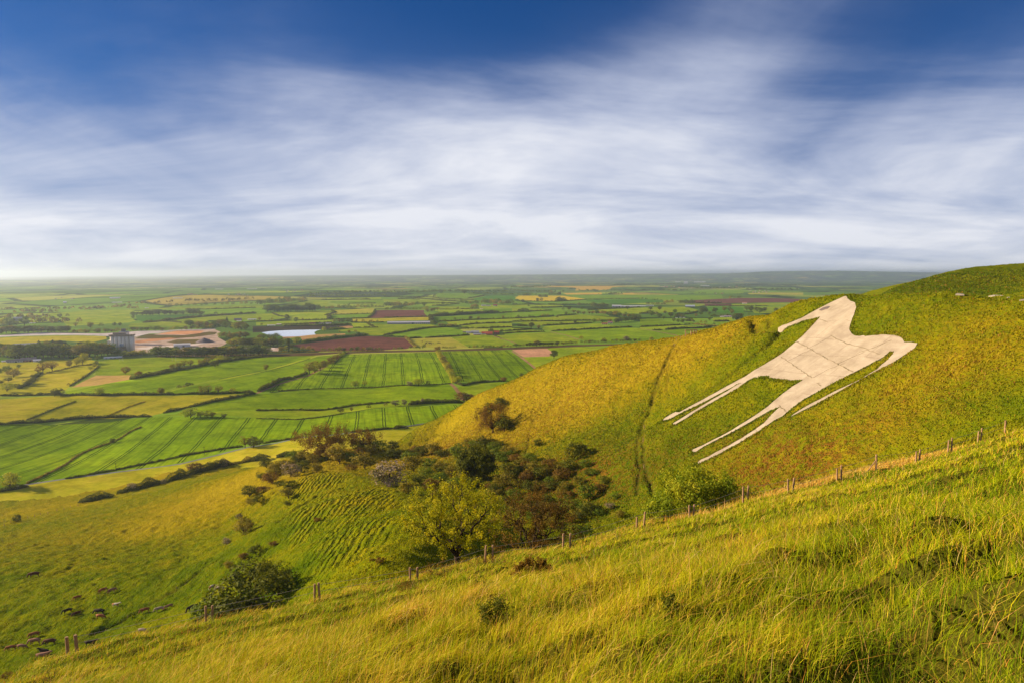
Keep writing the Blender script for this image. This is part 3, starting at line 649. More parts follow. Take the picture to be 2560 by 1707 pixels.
def build_hill():
    ang=np.concatenate([np.linspace(-112,-44,80)[:-1],np.linspace(-44,44,760),np.linspace(44,112,80)[1:]])
    r=np.concatenate([np.geomspace(.8,20,110),np.arange(20.3,78,.42),np.arange(78.5,120,.6),np.arange(120.5,330,.72),np.geomspace(331,760,190)])
    A,RR=np.meshgrid(np.radians(ang),r); X=RR*np.sin(A); Y=RR*np.cos(A)
    Z=np.empty(X.shape); C=np.empty(X.shape+(4,)); C[...,3]=1
    for i in range(0,len(r),60):
        Z[i:i+60]=hill_z(X[i:i+60],Y[i:i+60]); C[i:i+60,:,:3]=cover(X[i:i+60],Y[i:i+60])
    TM=np.where(inpoly(X,Y,TERRP),1.0,0.0)*np.clip(seg_dist(X,Y,TERRP,True)/6,0,1)*np.clip(.75+1.6*fbm(X/14,Y/22,71,3),.12,1)
    TH=np.clip((80-RR)/10,0,1)*.8  # near ground darkened: brown thatch plus painted shade in the gaps between tussocks
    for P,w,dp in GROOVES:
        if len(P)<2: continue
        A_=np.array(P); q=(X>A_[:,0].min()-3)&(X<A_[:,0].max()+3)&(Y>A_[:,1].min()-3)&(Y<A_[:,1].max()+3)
        if q.any(): xx,yy=X[q],Y[q]; d=seg_dist(xx+.9*vn(xx/3,yy/3,7),yy+.9*vn(xx/3,yy/3,8),P); TH[q]=np.maximum(TH[q],.55*np.exp(-(d/(w*.8))**2))  # grooves darkened: soil on the tracks, painted shadow along the ledges
    nr,na=X.shape; idx=np.arange(nr*na).reshape(nr,na)
    f=np.stack([idx[:-1,:-1],idx[:-1,1:],idx[1:,1:],idx[1:,:-1]],-1).reshape(-1,4)[:,::-1]
    zc=Z.ravel()[f].max(1); f=f[zc>PLAIN-9]
    V=np.stack([X,Y,Z],-1).reshape(-1,3)
    me=mesh_np('hill',V,f,[turf_mat()],smooth=True,attrs={'cover':('POINT','FLOAT_COLOR',C.reshape(-1,4)),'terr':('POINT','FLOAT',TM.ravel()),'thatch_shade':('POINT','FLOAT',TH.ravel())})
    struct(link('hill',me),'steep golden green chalk hillside and coombe below the viewpoint')
build_hill()
# ------------------------------------------------------------------ the white horse
def horse_mat():
    m,n,b=nt('cream_concrete'); v=coord(n); uv=nd(n,'ShaderNodeUVMap'); uv.uv_map='UVMap'
    col=ramp(n,noise(n,v,.22,6,.65),[(.3,(.29,.235,.17)),(.5,(.39,.325,.245)),(.7,(.46,.39,.30))])
    sm=ramp(n,noise(n,coord(n,(.5,.25,1)),.6,6,.7),[(.46,g3(0)),(.66,g3(1))]); col=mix(n,math_(n,'MULTIPLY',sm,.5),col,(.26,.20,.15))
    pv_=nd(n,'ShaderNodeTexVoronoi'); pv_.inputs['Scale'].default_value=.09; lk(n,uv.outputs[0],pv_.inputs['Vector']); pc=nd(n,'ShaderNodeSeparateColor'); lk(n,pv_.outputs['Color'],pc.inputs[0]); col=mix(n,math_(n,'MULTIPLY',pc.outputs[0],.22),col,(.30,.25,.20))
    w=nd(n,'ShaderNodeTexNoise'); w.inputs['Scale'].default_value=.35; w.inputs['Detail'].default_value=4; lk(n,uv.outputs[0],w.inputs[0])
    uu=mix(n,1.0,uv.outputs[0],mix(n,1.0,w.outputs['Color'],(.9,.9,.9),'MULTIPLY'),'ADD')
    br=nd(n,'ShaderNodeTexBrick'); br.inputs['Scale'].default_value=1; br.inputs['Brick Width'].default_value=13; br.inputs['Row Height'].default_value=7.5; br.inputs['Mortar Size'].default_value=.14; br.inputs['Mortar Smooth'].default_value=.4; br.offset=.35
    lk(n,uu,br.inputs[0])
    gate=ramp(n,noise(n,v,.14,4,.7),[(.40,g3(.06)),(.58,g3(.75))])
    col=mix(n,math_(n,'MULTIPLY',br.outputs['Fac'],math_(n,'MULTIPLY',gate,.5)),col,(.10,.055,.025))
    lk(n,col,b.inputs['Base Color']); bump(n,b,noise(n,v,1.2,4),.25,.1); return m
def drape(name,poly,mat,lift,sp,parent=None,th=.5,uvf=None):
    P=[Vector(p[:2]) for p in poly]; A=np.array([p[:2] for p in poly])
    if sum(P[i].x*P[(i+1)%len(P)].y-P[(i+1)%len(P)].x*P[i].y for i in range(len(P)))<0: P=P[::-1]
    ring=list(range(len(P))); pts=list(P)
    for x in np.arange(A[:,0].min(),A[:,0].max(),sp):
        for y in np.arange(A[:,1].min(),A[:,1].max(),sp):
            pts.append(Vector((x+rnd.uniform(-.2,.2)*sp,y+rnd.uniform(-.2,.2)*sp)))
    q=np.array([(p.x,p.y) for p in pts[len(P):]])
    if len(q):
        ok=inpoly(q[:,0],q[:,1],A)&(seg_dist(q[:,0],q[:,1],A,True)>sp*.3); pts=pts[:len(P)]+[Vector(w) for w in q[ok]]
    ov,oe,of,_,_,ofo=delaunay_2d_cdt(pts,[],[ring],0,1e-4)
    V=np.array([(p.x,p.y) for p in ov]); Z=Hs(V[:,0],V[:,1])+lift; F_=np.array([tuple(f) for f,o in zip(of,ofo) if len(o)],np.int32)
    A_,B,C=V[F_[:,0]],V[F_[:,1]],V[F_[:,2]]; cr=(B[:,0]-A_[:,0])*(C[:,1]-A_[:,1])-(B[:,1]-A_[:,1])*(C[:,0]-A_[:,0]); F_[cr<0]=F_[cr<0][:,::-1]
    V3=np.column_stack([V,Z]); 
    ed={}
    for f in F_:
        for i in range(3): a,b=int(f[i]),int(f[(i+1)%3]); ed[(a,b)]=1
    bd=[(a,b) for a,b in ed if (b,a) not in ed]; nb=len(V3); low=V3.copy(); low[:,2]-=th
    V3=np.vstack([V3,low]); Q=np.array([(b,a,a+nb,b+nb) for a,b in bd],np.int32)
    uv=np.column_stack([V3[:,1],np.hypot(V3[:,0],V3[:,0]*.65)])
    c,s=math.cos(R(9)),math.sin(R(9)); uv=np.column_stack([uv[:,0]*c-uv[:,1]*s,uv[:,0]*s+uv[:,1]*c])
    return link(name,mesh_np(name,V3,[F_,Q],[mat],uv=uv),parent)
hr=empty('hill_figure',tuple(HW.mean(0))); tag(hr,'huge cream white horse figure laid out on the grassy hillside','hill figure')
hb=drape('body',HW,horse_mat(),.22,1.6,None,1.1)
eye=[T(*p) for p in PX('R',[(1095,338),(1120,322),(1158,313),(1162,318),(1150,328),(1112,341)])]
he=drape('eye',eye,simple('grey_slab',(.16,.12,.11),(.11,.09,.085),1),.30,1.0,None,.12)
JM=simple('weedy_joint',(.10,.08,.035),(.30,.24,.17),.8)
jo=[]
for pts,w_ in (([(958,528),(1010,556),(1060,585),(1110,612),(1160,640),(1210,665),(1260,690),(1305,715)],.34),([(862,622),(900,645),(950,680),(1000,712),(1050,750)],.30),([(1085,782),(1110,800)],.3),([(1168,493),(1220,520),(1300,550),(1400,582),(1470,608)],.20),([(1102,392),(1150,413)],.2),([(852,918),(875,940),(898,962)],.3),([(905,648),(1000,598),(1060,572)],.12),([(1210,668),(1290,628),(1380,590)],.12),([(1020,575),(1110,530),(1170,495)],.10),([(1060,750),(1150,700),(1240,665)],.10),([(1330,600),(1450,560),(1540,520)],.10)):
    q=[T(*p) for p in PX('R',pts)]; c=[]
    for a_,b_ in zip(q,q[1:]):
        for k_ in range(6): f_=k_/6; c.append(np.array(a_[:2])*(1-f_)+np.array(b_[:2])*f_)
    c.append(np.array(q[-1][:2])); L_=[];R_=[]
    for i,p in enumerate(c):
        t_=c[min(i+1,len(c)-1)]-c[max(i-1,0)]; t_/=np.linalg.norm(t_); n_=np.array((-t_[1],t_[0])); j_=rnd.gauss(0,.07); ww=w_*.62*rnd.uniform(.3,1.5)/2; L_.append(p+n_*(j_+ww)); R_.append(p+n_*(j_-ww))
    jo.append(drape('joint',[tuple(x) for x in L_+R_[::-1]],JM,.27,3,None,.1))
for o in [hb,he]+jo: o.parent=hr; o.matrix_parent_inverse=Matrix.Translation(-Vector(hr.location))
# the pale footpath on the crest at the right
def strip(name,poly,mat,lift,w,label,kind='structure'):
    c=[np.array(p[:2]) for p in poly]; L=[];Rr=[]
    for i,p in enumerate(c):
        t=c[min(i+1,len(c)-1)]-c[max(i-1,0)]; t/=np.linalg.norm(t); nn=np.array((-t[1],t[0]))*w/2*rnd.uniform(.6,1.25); L.append(p+nn); Rr.append(p-nn)
    o=drape(name,[tuple(q) for q in L+Rr[::-1]],mat,lift,3,None,.3); return struct(o,label)
CHPATH=simple('trodden_chalk',(.44,.39,.33),(.30,.25,.18),.6)

CRP=[]
for pts in ([(1938,233),(1975,236),(2010,240),(2060,239),(2118,233)],[(2150,241),(2200,243),(2262,253),(2352,268)]):
    q=[T(px,py+3) for px,py in PX('R',pts)]; CRP.append(q); strip('path',q,CHPATH,.35,1.4,'worn pale chalk footpath on the crest behind the horse')
# ------------------------------------------------------------------ foliage
def leaf_mat(name,cs,trans=.28,tk=1.0):
    m,n,b=nt(name); a=nd(n,'ShaderNodeAttribute',attribute_name='tint'); oi=nd(n,'ShaderNodeObjectInfo')
    s=math_(n,'ADD',math_(n,'MULTIPLY',a.outputs['Fac'],.8),math_(n,'MULTIPLY',oi.outputs['Random'],.2))
    k=len(cs)-1; col=ramp(n,s,[(.08+.84*i/k,c) for i,c in enumerate(cs)])
    lk(n,col,b.inputs['Base Color']); b.inputs['Roughness'].default_value=.7; b.inputs['Specular IOR Level'].default_value=.12
    t=nd(n,'ShaderNodeBsdfTranslucent'); lk(n,mix(n,1.0,col,(1.25*tk,1.15*tk,.5*tk),'MULTIPLY'),t.inputs[0])
    ms=nd(n,'ShaderNodeMixShader'); ms.inputs[0].default_value=trans; lk(n,b.outputs[0],ms.inputs[1]); lk(n,t.outputs[0],ms.inputs[2]); lk(n,ms.outputs[0],n.nodes['Material Output'].inputs[0])
    return m
LM={'dark':leaf_mat('dark_leaves',[(.034,.046,.004),(.07,.085,.006),(.12,.135,.008),(.185,.185,.012)]),
 'mid':leaf_mat('green_leaves',[(0.049,0.083,0.007),(0.099,0.150,0.009),(0.165,0.217,0.011),(0.264,0.285,0.017)]),
 'lime':leaf_mat('fresh_leaves',[(0.116,0.180,0.009),(0.214,0.285,0.011),(0.363,0.375,0.015),(0.495,0.435,0.022)],.35),
 'olive':leaf_mat('budding_leaves',[(0.083,0.083,0.009),(0.165,0.150,0.013),(0.281,0.225,0.018),(0.429,0.300,0.028)]),
 'rust':leaf_mat('rusty_twigs',[(.07,.05,.010),(.14,.085,.014),(.22,.125,.018),(.34,.19,.026)]),
 'gold':leaf_mat('golden_leaves',[(.14,.17,.006),(.27,.29,.008),(.42,.40,.010),(.55,.46,.02)],.38),
 'blossom':leaf_mat('blossom_and_leaves',[(.05,.07,.008),(.10,.11,.015),(.20,.17,.09),(.40,.31,.24)]),
 'conifer':leaf_mat('dark_needles',[(0.013,0.027,0.007),(0.023,0.045,0.009),(0.041,0.068,0.011)],.1)}
BARK=simple('brown_bark',(.07,.045,.025),(.035,.022,.014),6,.9,.5,.03,stretch=(1,1,.3))
BARKL=simple('pale_grey_bark',(.14,.09,.045),(.07,.045,.025),6,.9,.5,.03,stretch=(1,1,.3))  # paler tone of the brown bark, for the fresh green bushes
def leaves(c,nrm,size,rg,asp=.6,jit=.7):
    N=len(c); n=nrm+rg.normal(0,jit,(N,3)); n/=np.linalg.norm(n,axis=1,keepdims=True)+1e-9
    a=np.cross(n,rg.normal(0,1,(N,3))); a/=np.linalg.norm(a,axis=1,keepdims=True)+1e-9; b=np.cross(n,a)
    s=np.broadcast_to(np.asarray(size,float),(N,))[:,None]
    k=rg.uniform(.6,1.1,(N,4,1)); q=np.stack([a*s,b*s*asp,-a*s,-b*s*asp],1)*k*.6+c[:,None]
    q[:,0]-=n*s*.12; q[:,2]-=n*s*.12
    V=q.reshape(-1,3); F=np.arange(4*N).reshape(N,4); return V,F
KIND={ # crown centre z, radii xy, z, n clumps, leaves/clump, leaf size, clump radius, trunk frac
 'round':(.53,.46,.45,38,36,.056,.16,.14),'bushy':(.48,.50,.44,34,34,.055,.17,.10),'poplar':(.53,.105,.46,30,30,.040,.075,.12),'conifer':(.52,.30,.46,34,30,.045,.10,.1),
 'thin':(.58,.44,.41,46,20,.038,.11,.2),'low':(.38,.75,.36,40,34,.065,.19,.05)}
PROTO={}
def proto(shape,leaf,var):
    k=(shape,leaf,var)
    if k in PROTO: return PROTO[k]
    zc,rx,rz,nc,nl,ls,cr,tf=KIND[shape]; rg=np.random.RandomState(hash((shape,leaf,var))%1000 if False else sum(map(ord,shape+leaf))*7+var*131)
    d=rg.normal(0,1,(nc,3)); d/=np.linalg.norm(d,axis=1,keepdims=True); rr=rg.uniform(.45,1.0,nc)**.6
    if shape=='conifer': 
        t=rg.uniform(0,1,nc); cc=np.stack([d[:,0]*rx*(1-t)*1.2,d[:,1]*rx*(1-t)*1.2,.08+t*.88],1)
    else:
        asym=1+.18*np.sin(np.arctan2(d[:,1],d[:,0])*2+rg.uniform(0,6))
        cc=d*rr[:,None]*np.array([rx-cr*.7,rx-cr*.7,rz-cr*.7])*asym[:,None]+np.array([0,0,zc])
    if shape in('bushy','low'): cc[:,2]=np.maximum(cc[:,2],cr*.7)
    crs=cr*rg.uniform(.65,1.25,nc)
    C=[];Nn=[];Tn=[];core=[]
    for i in range(nc):
        q=rg.normal(0,1,(nl,3)); q/=np.linalg.norm(q,axis=1,keepdims=True); q[:,2]=np.where(rg.rand(nl)<.6,np.abs(q[:,2]),q[:,2])
        p=cc[i]+q*crs[i]*rg.uniform(.55,1.05,(nl,1))*np.array([1,1,.75]); C.append(p); out=(p-np.array([0,0,zc*.8])); out/=np.linalg.norm(out,axis=1,keepdims=True)+1e-9
        Nn.append(q*.7+out*.6); Tn.append(np.clip(rg.normal(.5,.12)+rg.normal(0,.14,nl),0,1))
        if leaf=='blossom' and rg.rand()<.5: Tn[-1]=np.clip(Tn[-1]+.3,0,1)
    C=np.concatenate(C);Nn=np.concatenate(Nn);Tn=np.concatenate(Tn)
    V,F=leaves(C,Nn,ls*rg.uniform(.7,1.4,len(C)),rg,.75,.45); V[:,2]=np.maximum(V[:,2],-.01)
    cm=mesh_np('crown',V,F,[LM[leaf]],attrs={'tint':('FACE','FLOAT',Tn)})
    mb=MB(); tr=.022 if shape not in('poplar','conifer') else .015
    top=zc+rz*.4; mb.tube([(0,0,-.04),(.005,0,tf),(.01,.01,zc),(0,0,top)],[tr*1.4,tr,tr*.6,tr*.2],6)
    for i in rg.permutation(nc)[:9 if shape!='thin' else 22]:
        b0=Vector((0.005,0,tf+rg.uniform(0,.25)*(zc-tf+.1))); e=Vector(cc[i]); mid=b0.lerp(e,.5)+Vector((0,0,-.02)); mb.tube([b0,mid,e],[tr*.55,tr*.35,tr*.12],4,cap=False)
    tm=mb.mesh('trunk',[BARK],True)
    PROTO[k]=(cm,tm); return PROTO[k]
SHAPE_OF={'dark':'round','mid':'round','lime':'bushy','olive':'round','rust':'thin','gold':'round','blossom':'bushy','conifer':'conifer'}
TONE={'dark':'dark green','mid':'mid green','lime':'fresh lime green','olive':'olive green','rust':'rusty brown','gold':'golden green','blossom':'white blossomed','conifer':'blackish'}
FORM={'round':('tree','broad_tree'),'bushy':('bush','leafy_bush'),'poplar':('poplar','poplar_tree'),'conifer':('conifer','conifer_tree'),'thin':('tree','sparse_tree'),'low':('bush','spreading_bush')}
PLANTS=[] # for labels
SPEC=[]
def plant(p,h,leaf,shape=None,wid=1.0,where='',label=None,group=None,sink=.03):
    shape=shape or SHAPE_OF[leaf]; h*=1.15
    if shape in('round','bushy','thin'): wid*=1.22
    SPEC.append((tuple(p),h,leaf,shape,wid,where,label,group,sink,rnd.randrange(3),rnd.uniform(0,6.28)))
def grow_all():
    """build the plants; past 280 of a kind the smallest looking ones join the uncountable distant woods"""
    by={}
    for q in SPEC: by.setdefault(FORM[q[3]][1],[]).append(q)
    for nm,L in by.items():
        L.sort(key=lambda q:-q[1]/q[0][1])
        for p,h,leaf,shape,wid,where,label,group,sink,var,rot in L[280:]: FARW.append((p,h,leaf))
        for p,h,leaf,shape,wid,where,label,group,sink,var,rot in L[:280]:
            cm,tm=proto(shape,leaf,var); cat=FORM[shape][0]
            e=empty(nm,(p[0],p[1],p[2]-h*sink),rot,1); e.scale=(h*wid,h*wid,h)
            link('crown',cm,e); link('trunk' if cat in('tree','poplar','conifer') else 'stem',tm,e)
            px,py=proj(*p); PLANTS.append((e,px,py,h,leaf,shape,where,label,group))
def hpx(hz,s,p): # height in metres of something hz zoomed pixels tall standing at p
    dep=p[1]*cp-p[2]*sp; return hz/s/FP*dep
def trees(t,rows,where,ground=G,group=None):
    s=TAG[t][2]
    for r in rows:
        x,y,h,leaf=r[:4]; shape=r[4] if len(r)>4 else None; w=r[5] if len(r)>5 else 1.0
        p=ground(*PX(t,[(x,y)])[0])
        if p is None: continue
        plant(p,hpx(h,s,p),leaf,shape,w,where,None,group)
FARW=[]
def belt(t,line,n,h,kinds,where,jy=6,jh=.25,ground=G,w=1.15):
    s=TAG[t][2]; L=[0]
    for a,b in zip(line,line[1:]): L.append(L[-1]+math.dist(a,b))
    for i in range(n):
        q=(i+.5+rnd.uniform(-.35,.35))/n*L[-1]; j=max(k for k in range(len(line)-1) if L[k]<=q); f=(q-L[j])/(L[j+1]-L[j])
        x=line[j][0]+(line[j+1][0]-line[j][0])*f; y=line[j][1]+(line[j+1][1]-line[j][1])*f+rnd.uniform(-jy,jy)*.5
        p=ground(*PX(t,[(x,y)])[0]); lf=rnd.choice(kinds); sh=None
        if p[1]>2450: FARW.append((p,hpx(h*rnd.uniform(1-jh,1+jh),s,p),lf)); continue
        if lf in('lime','blossom') and rnd.random()<.5: sh='round'
        elif lf in ('dark','mid','olive') and rnd.random()<.3: sh='bushy'
        plant(p,hpx(h*rnd.uniform(1-jh,1+jh),s,p),lf,sh,w*rnd.uniform(.85,1.2),where)
def hedge(t,line,h,w,leaf,label,ground=G,gap=0,var=.25,name='hedge',grp=None,dens=1.0):
    pts=[ground(*q) for q in PX(t,line)]; pts=[p for p in pts if p]
    if len(pts)<2: return
    P=np.array(pts); dm=np.hypot(P[:,0],P[:,1]).mean(); ls=min(max(dm*.0010,.22),2.6); ds=ls*.8
    rg=np.random.RandomState(len(line)*131+int(abs(P[0,0]))%997+int(P[0,1])%991)
    S=[];
    for a,b in zip(P,P[1:]):
        k=max(1,int(np.linalg.norm(b[:2]-a[:2])/ds)); S+= [a+(b-a)*j/k for j in range(k)]
    S.append(P[-1]); S=np.array(S); S[:,2]=[float(z) for z in (Hp(S[:,0],S[:,1]) if ground is G else np.maximum(Hs(S[:,0],S[:,1]),Hp(S[:,0],S[:,1])))]
    ln=np.concatenate([[0],np.cumsum(np.hypot(*np.diff(S[:,:2],axis=0).T))])
    T_=np.gradient(S[:,:2],axis=0); T_/=np.linalg.norm(T_,axis=1,keepdims=True)+1e-9; Nn=np.stack([-T_[:,1],T_[:,0]],1)
    hv=h*(.95+var*3.2*fbm(ln/(h*2.4)+S[0,0],ln*0+S[0,1],3,3)+var*1.4*vn(ln/(h*.9),ln*0,9)); hv=np.clip(hv,h*.25,h*2.4)*np.clip(.35+np.minimum(ln,ln[-1]-ln)/(2.2*h),.35,1)
    # solid woody core
    V=[];n=len(S); off=[(-.30,0),(-.22,.45),(0,.62),(.22,.45),(.30,0)]
    core=np.concatenate([np.stack([S[:,0]+Nn[:,0]*a*w,S[:,1]+Nn[:,1]*a*w,S[:,2]-.1+b*hv],1) for a,b in off]); ix=np.arange(5*n).reshape(5,n)
    f0=np.concatenate([np.stack([ix[k,:-1],ix[k+1,:-1],ix[k+1,1:],ix[k,1:]],1) for k in range(4)])
    caps=np.array([[ix[0,0],ix[1,0],ix[3,0],ix[4,0]],[ix[4,-1],ix[3,-1],ix[1,-1],ix[0,-1]]])
    N=int(min(9000,n*(2*h+w)/ls*1.25*dens)); i=rg.randint(0,n,N); th=rg.uniform(-1.45,1.45,N)*1.0
    a=np.sin(th); b=np.cos(th)
    c=np.stack([S[i,0]+Nn[i,0]*a*w*.5,S[i,1]+Nn[i,1]*a*w*.5,S[i,2]+(.08+.92*b**.6)*hv[i]*rg.uniform(.86,1.06,N)],1)+rg.normal(0,ls*.35,(N,3))+np.stack([Nn[i,0],Nn[i,1],i*0],1)*(w*.5*vn(ln[i]/(h*1.3),ln[i]*0,12))[:,None]
    nr=np.stack([Nn[i,0]*a,Nn[i,1]*a,b],1); LV,LF=leaves(c,nr,ls*rg.uniform(.7,1.4,N),rg,.8,.5)
    tn=np.concatenate([np.full(len(f0)+2,.12),np.clip(.5+.9*vn(ln[i]/(h*1.5),ln[i]*0,5)+rg.normal(0,.15,N),0,1)])
    me=mesh_np(name,np.vstack([core,LV]),[f0,caps,LF+len(core)],[LM[leaf]],attrs={'tint':('FACE','FLOAT',tn)})
    o=link(name,me); tag(o,label,'hedge',grp); return o
# ------------------------------------------------------------------ trees and woods of the vale
W='in the dense belt before the silos'
belt('A',[(-40,925),(250,932),(560,927),(900,917),(1000,900)],34,112,['mid','dark','mid','dark','lime','olive'],W,16)
belt('A',[(1010,905),(1170,915),(1340,908)],9,46,['gold','lime','mid'],'in the low row at the foot of the silos')
belt('A',[(1390,917),(1500,922),(1750,922),(2000,918),(2350,908),(2460,902)],36,80,['mid','dark','lime','olive','mid'],'in the belt below the quarry works',8)
belt('a',[(700,1375),(1250,1365)],9,100,['dark','conifer','rust'],'behind the belt left of the white tower')
belt('a',[(1420,1345),(1600,1335)],3,60,['mid','dark'],'just right of the white tower')
belt('a',[(0,1400),(180,1390),(600,1400)],7,60,['dark','olive'],'round the grey roofed sheds by the belt')
belt('a',[(-60,1150),(150,1135),(430,1125),(900,1110),(1300,1115)],17,120,['mid','olive','dark','olive'],'above the left end of the pale strip',10)
belt('a',[(1330,1125),(1700,1125),(2352,1095)],15,66,['olive','gold','mid','rust'],'above the middle of the pale strip',8)
belt('b',[(0,1080),(500,1085),(900,1075),(1430,1045),(1620,1040)],22,70,['mid','dark','olive','mid'],'along the far edge of the pale strip',8)
belt('b',[(1040,980),(1300,1000),(1640,1010)],12,105,['mid','olive','mid','rust'],'in the wood above the orange patch',14)
belt('b',[(1640,1000),(1900,1040),(2200,1080)],8,120,['lime','mid','olive'],'at the far end of the lakeside wood',16)
belt('b',[(1700,1200),(2000,1235),(2200,1200)],8,110,['lime','mid','olive'],'in the middle of the lakeside wood',16)
belt('b',[(1860,1350),(2200,1372),(2600,1372),(2850,1345)],15,150,['mid','dark','lime','olive'],'at the near edge of the lakeside wood',12)
belt('c',[(0,1230),(250,1230),(450,1195)],5,80,['mid','olive'],'on the near shore of the quarry lake')
trees('c',[(110,1470,140,'mid','poplar',1.3),(600,1455,255,'dark','poplar',1.2),(660,1400,90,'dark'),(745,1310,118,'lime','round',1.1),(470,1455,110,'olive','bushy'),(560,1440,100,'lime','bushy'),(660,1465,60,'blossom','bushy',1.3),(860,1440,78,'olive','bushy',1.1),(970,1442,80,'blossom','bushy',1.2),(1045,1445,50,'dark','bushy',1.3)],'beside the left tip of the brown field')
trees('c',[(735,925,92,'mid'),(1250,1090,82,'lime','round'),(1710,1130,60,'olive'),(1830,1120,50,'olive'),(1440,925,60,'blossom'),(1530,930,70,'olive'),(1600,930,70,'mid'),(1690,930,85,'mid'),(1740,925,70,'lime'),(1850,917,50,'rust'),(1970,925,52,'olive'),(2090,922,30,'dark'),(2120,922,45,'rust'),(2230,925,40,'mid'),(1540,1120,38,'blossom','bushy',1.3),(105,985,40,'dark'),(70,900,70,'rust'),(300,880,40,'olive'),(570,865,50,'mid'),(860,885,40,'rust')],'in the fields around the quarry lake')
WB='in the bush row between brown field and railway'
belt('c',[(1200,1447),(1650,1447)],8,52,['dark','mid','olive'],WB,2); trees('c',[(1530,1445,85,'olive','bushy',1.1),(1870,1442,70,'mid','bushy',1.4),(2100,1440,70,'olive','bushy',1.4)],WB)
belt('c',[(1700,1444),(2340,1438)],12,50,['dark','mid','olive'],WB,2); belt('d',[(170,1428),(370,1418)],4,46,['dark','mid'],WB,2)
WC='in the bushes lining the middle of the railway'
belt('d',[(450,1408),(680,1406)],6,40,['dark','mid'],WC,2); trees('d',[(735,1412,80,'lime','bushy'),(980,1475,112,'rust','round')],WC)
belt('d',[(1060,1406),(1340,1402)],7,36,['dark','mid'],WC,2); belt('d',[(1560,1396),(2340,1388)],16,44,['dark','mid','olive'],WC,2)
WD='in the bushes beyond the railway by the spur'
belt('e',[(0,1372),(220,1372)],6,48,['olive','mid'],WD,2); belt('e',[(270,1365),(850,1348)],14,62,['dark','mid','dark'],WD,2); belt('e',[(890,1342),(1180,1325)],7,52,['dark','mid','rust'],WD,2)
trees('e',[(455,1360,112,'olive'),(1270,1252,72,'olive','bushy'),(1690,1292,78,'blossom','bushy',1.2),(2100,1272,104,'blossom','round',1.1),(1430,1305,55,'blossom','bushy',1.3)],WD)
belt('e',[(1230,1312),(1770,1293)],10,46,['dark','mid','rust'],WD,2); belt('e',[(1830,1282),(2352,1272)],12,46,['dark','mid','rust'],WD,2); trees('f',[(210,1268,72,'rust','bushy')],WD)
WE='in the wood above the golden meadows'
belt('c',[(190,745),(290,740),(700,735),(1120,722)],17,125,['mid','dark','mid'],WE,10); belt('c',[(1130,692),(1420,692)],6,70,['mid','olive'],WE,6); 
belt('c',[(1480,682),(2352,668)],14,74,['mid','dark','olive'],WE,8); belt('d',[(0,648),(300,640),(620,637)],11,88,['dark','mid','rust'],WE,8); belt('d',[(0,702),(730,700)],14,44,['olive','dark','mid'],WE,3)
trees('d',[(740,640,88,'mid'),(780,722,90,'lime','round'),(930,470,50,'dark'),(1085,610,62,'mid'),(1360,687,40,'rust'),(940,978,90,'mid'),(885,965,75,'mid'),(1305,888,46,'dark'),(1440,886,32,'dark'),(1595,882,76,'dark'),(1735,877,62,'rust'),(1795,877,34,'dark'),(2010,867,30,'dark'),(2190,862,56,'rust'),(1705,952,42,'dark'),(1975,1112,72,'dark','bushy',1.2),(2195,747,26,'dark'),(2235,747,26,'dark'),(1090,892,28,'dark'),(1125,892,28,'dark')],'in the hedged fields behind the red roofed farm')
belt('d',[(1390,1058),(1660,1062)],7,50,['mid','dark'],'in the short row left of the red roofed farm',3); belt('d',[(1020,1005),(1330,1012)],7,52,['olive','rust'],'in the short row left of the red roofed farm',3)
trees('d',[(1050,405,78,'mid'),(1480,410,90,'dark'),(610,395,50,'mid'),(510,385,48,'mid'),(820,385,55,'mid')],'along the far edge of the striped field')
WH='round the white farmhouse'
belt('d',[(1400,602),(1740,602)],7,78,['mid','olive'],WH,6); belt('d',[(1600,672),(1730,668)],4,90,['olive','gold'],WH); belt('d',[(1820,592),(2352,612)],14,98,['mid','olive','dark'],WH,10); belt('d',[(790,745),(1000,712)],5,56,['olive','rust'],WH)
belt('c',[(0,612),(500,592),(930,535)],17,105,['olive','mid','dark'],'in the wood on the skyline of the low hill',14)
belt('b',[(40,822),(200,812),(700,792),(1200,782),(1400,792)],17,92,['dark','dark','mid'],'in the dark curved wood above the pale strip',6)
belt('b',[(700,652),(1250,632),(2100,607),(2352,602)],14,64,['olive','dark','mid'],'in the long wood on top of the low hill',6)
trees('b',[(1610,795,60,'lime','bushy'),(1820,952,114,'conifer'),(90,860,60,'mid'),(430,905,30,'mid'),(1700,960,80,'mid'),(1880,960,50,'rust')],'by the dark curved wood')
trees('a',[(1100,855,90,'mid'),(1240,832,60,'dark','bushy'),(1660,1030,106,'olive'),(1860,1015,72,'lime'),(1390,1010,75,'rust'),(2100,995,70,'mid'),(2200,995,66,'mid'),(180,1000,170,'mid'),(300,990,90,'mid'),(60,990,130,'gold'),(450,990,170,'mid'),(820,900,80,'gold'),(960,890,80,'mid'),(640,900,60,'rust')],'on the hazy slopes at the far left')
trees('e',[(115,852,56,'dark'),(225,850,26,'dark'),(320,842,46,'mid'),(385,842,34,'dark'),(560,828,44,'olive'),(600,828,50,'mid'),(655,826,52,'olive'),(165,912,46,'dark'),(370,912,42,'dark'),(830,854,48,'dark'),(990,788,60,'mid'),(305,642,36,'dark'),(900,964,46,'dark'),(1160,948,60,'dark'),(355,1034,108,'dark','round',1.1),(490,1055,82,'rust'),(1505,938,80,'mid')],'on the hedges of the small green meadows')
trees('e',[(1050,705,82,'dark'),(940,712,52,'mid'),(1280,702,52,'mid'),(1230,632,60,'dark'),(2120,692,66,'dark'),(470,543,62,'dark'),(540,543,60,'dark'),(195,568,62,'dark'),(880,432,68,'dark'),(720,392,54,'rust','bushy')],'in the fields near the yellow rapeseed')
WF='in the tree belt crossing the green meadows'
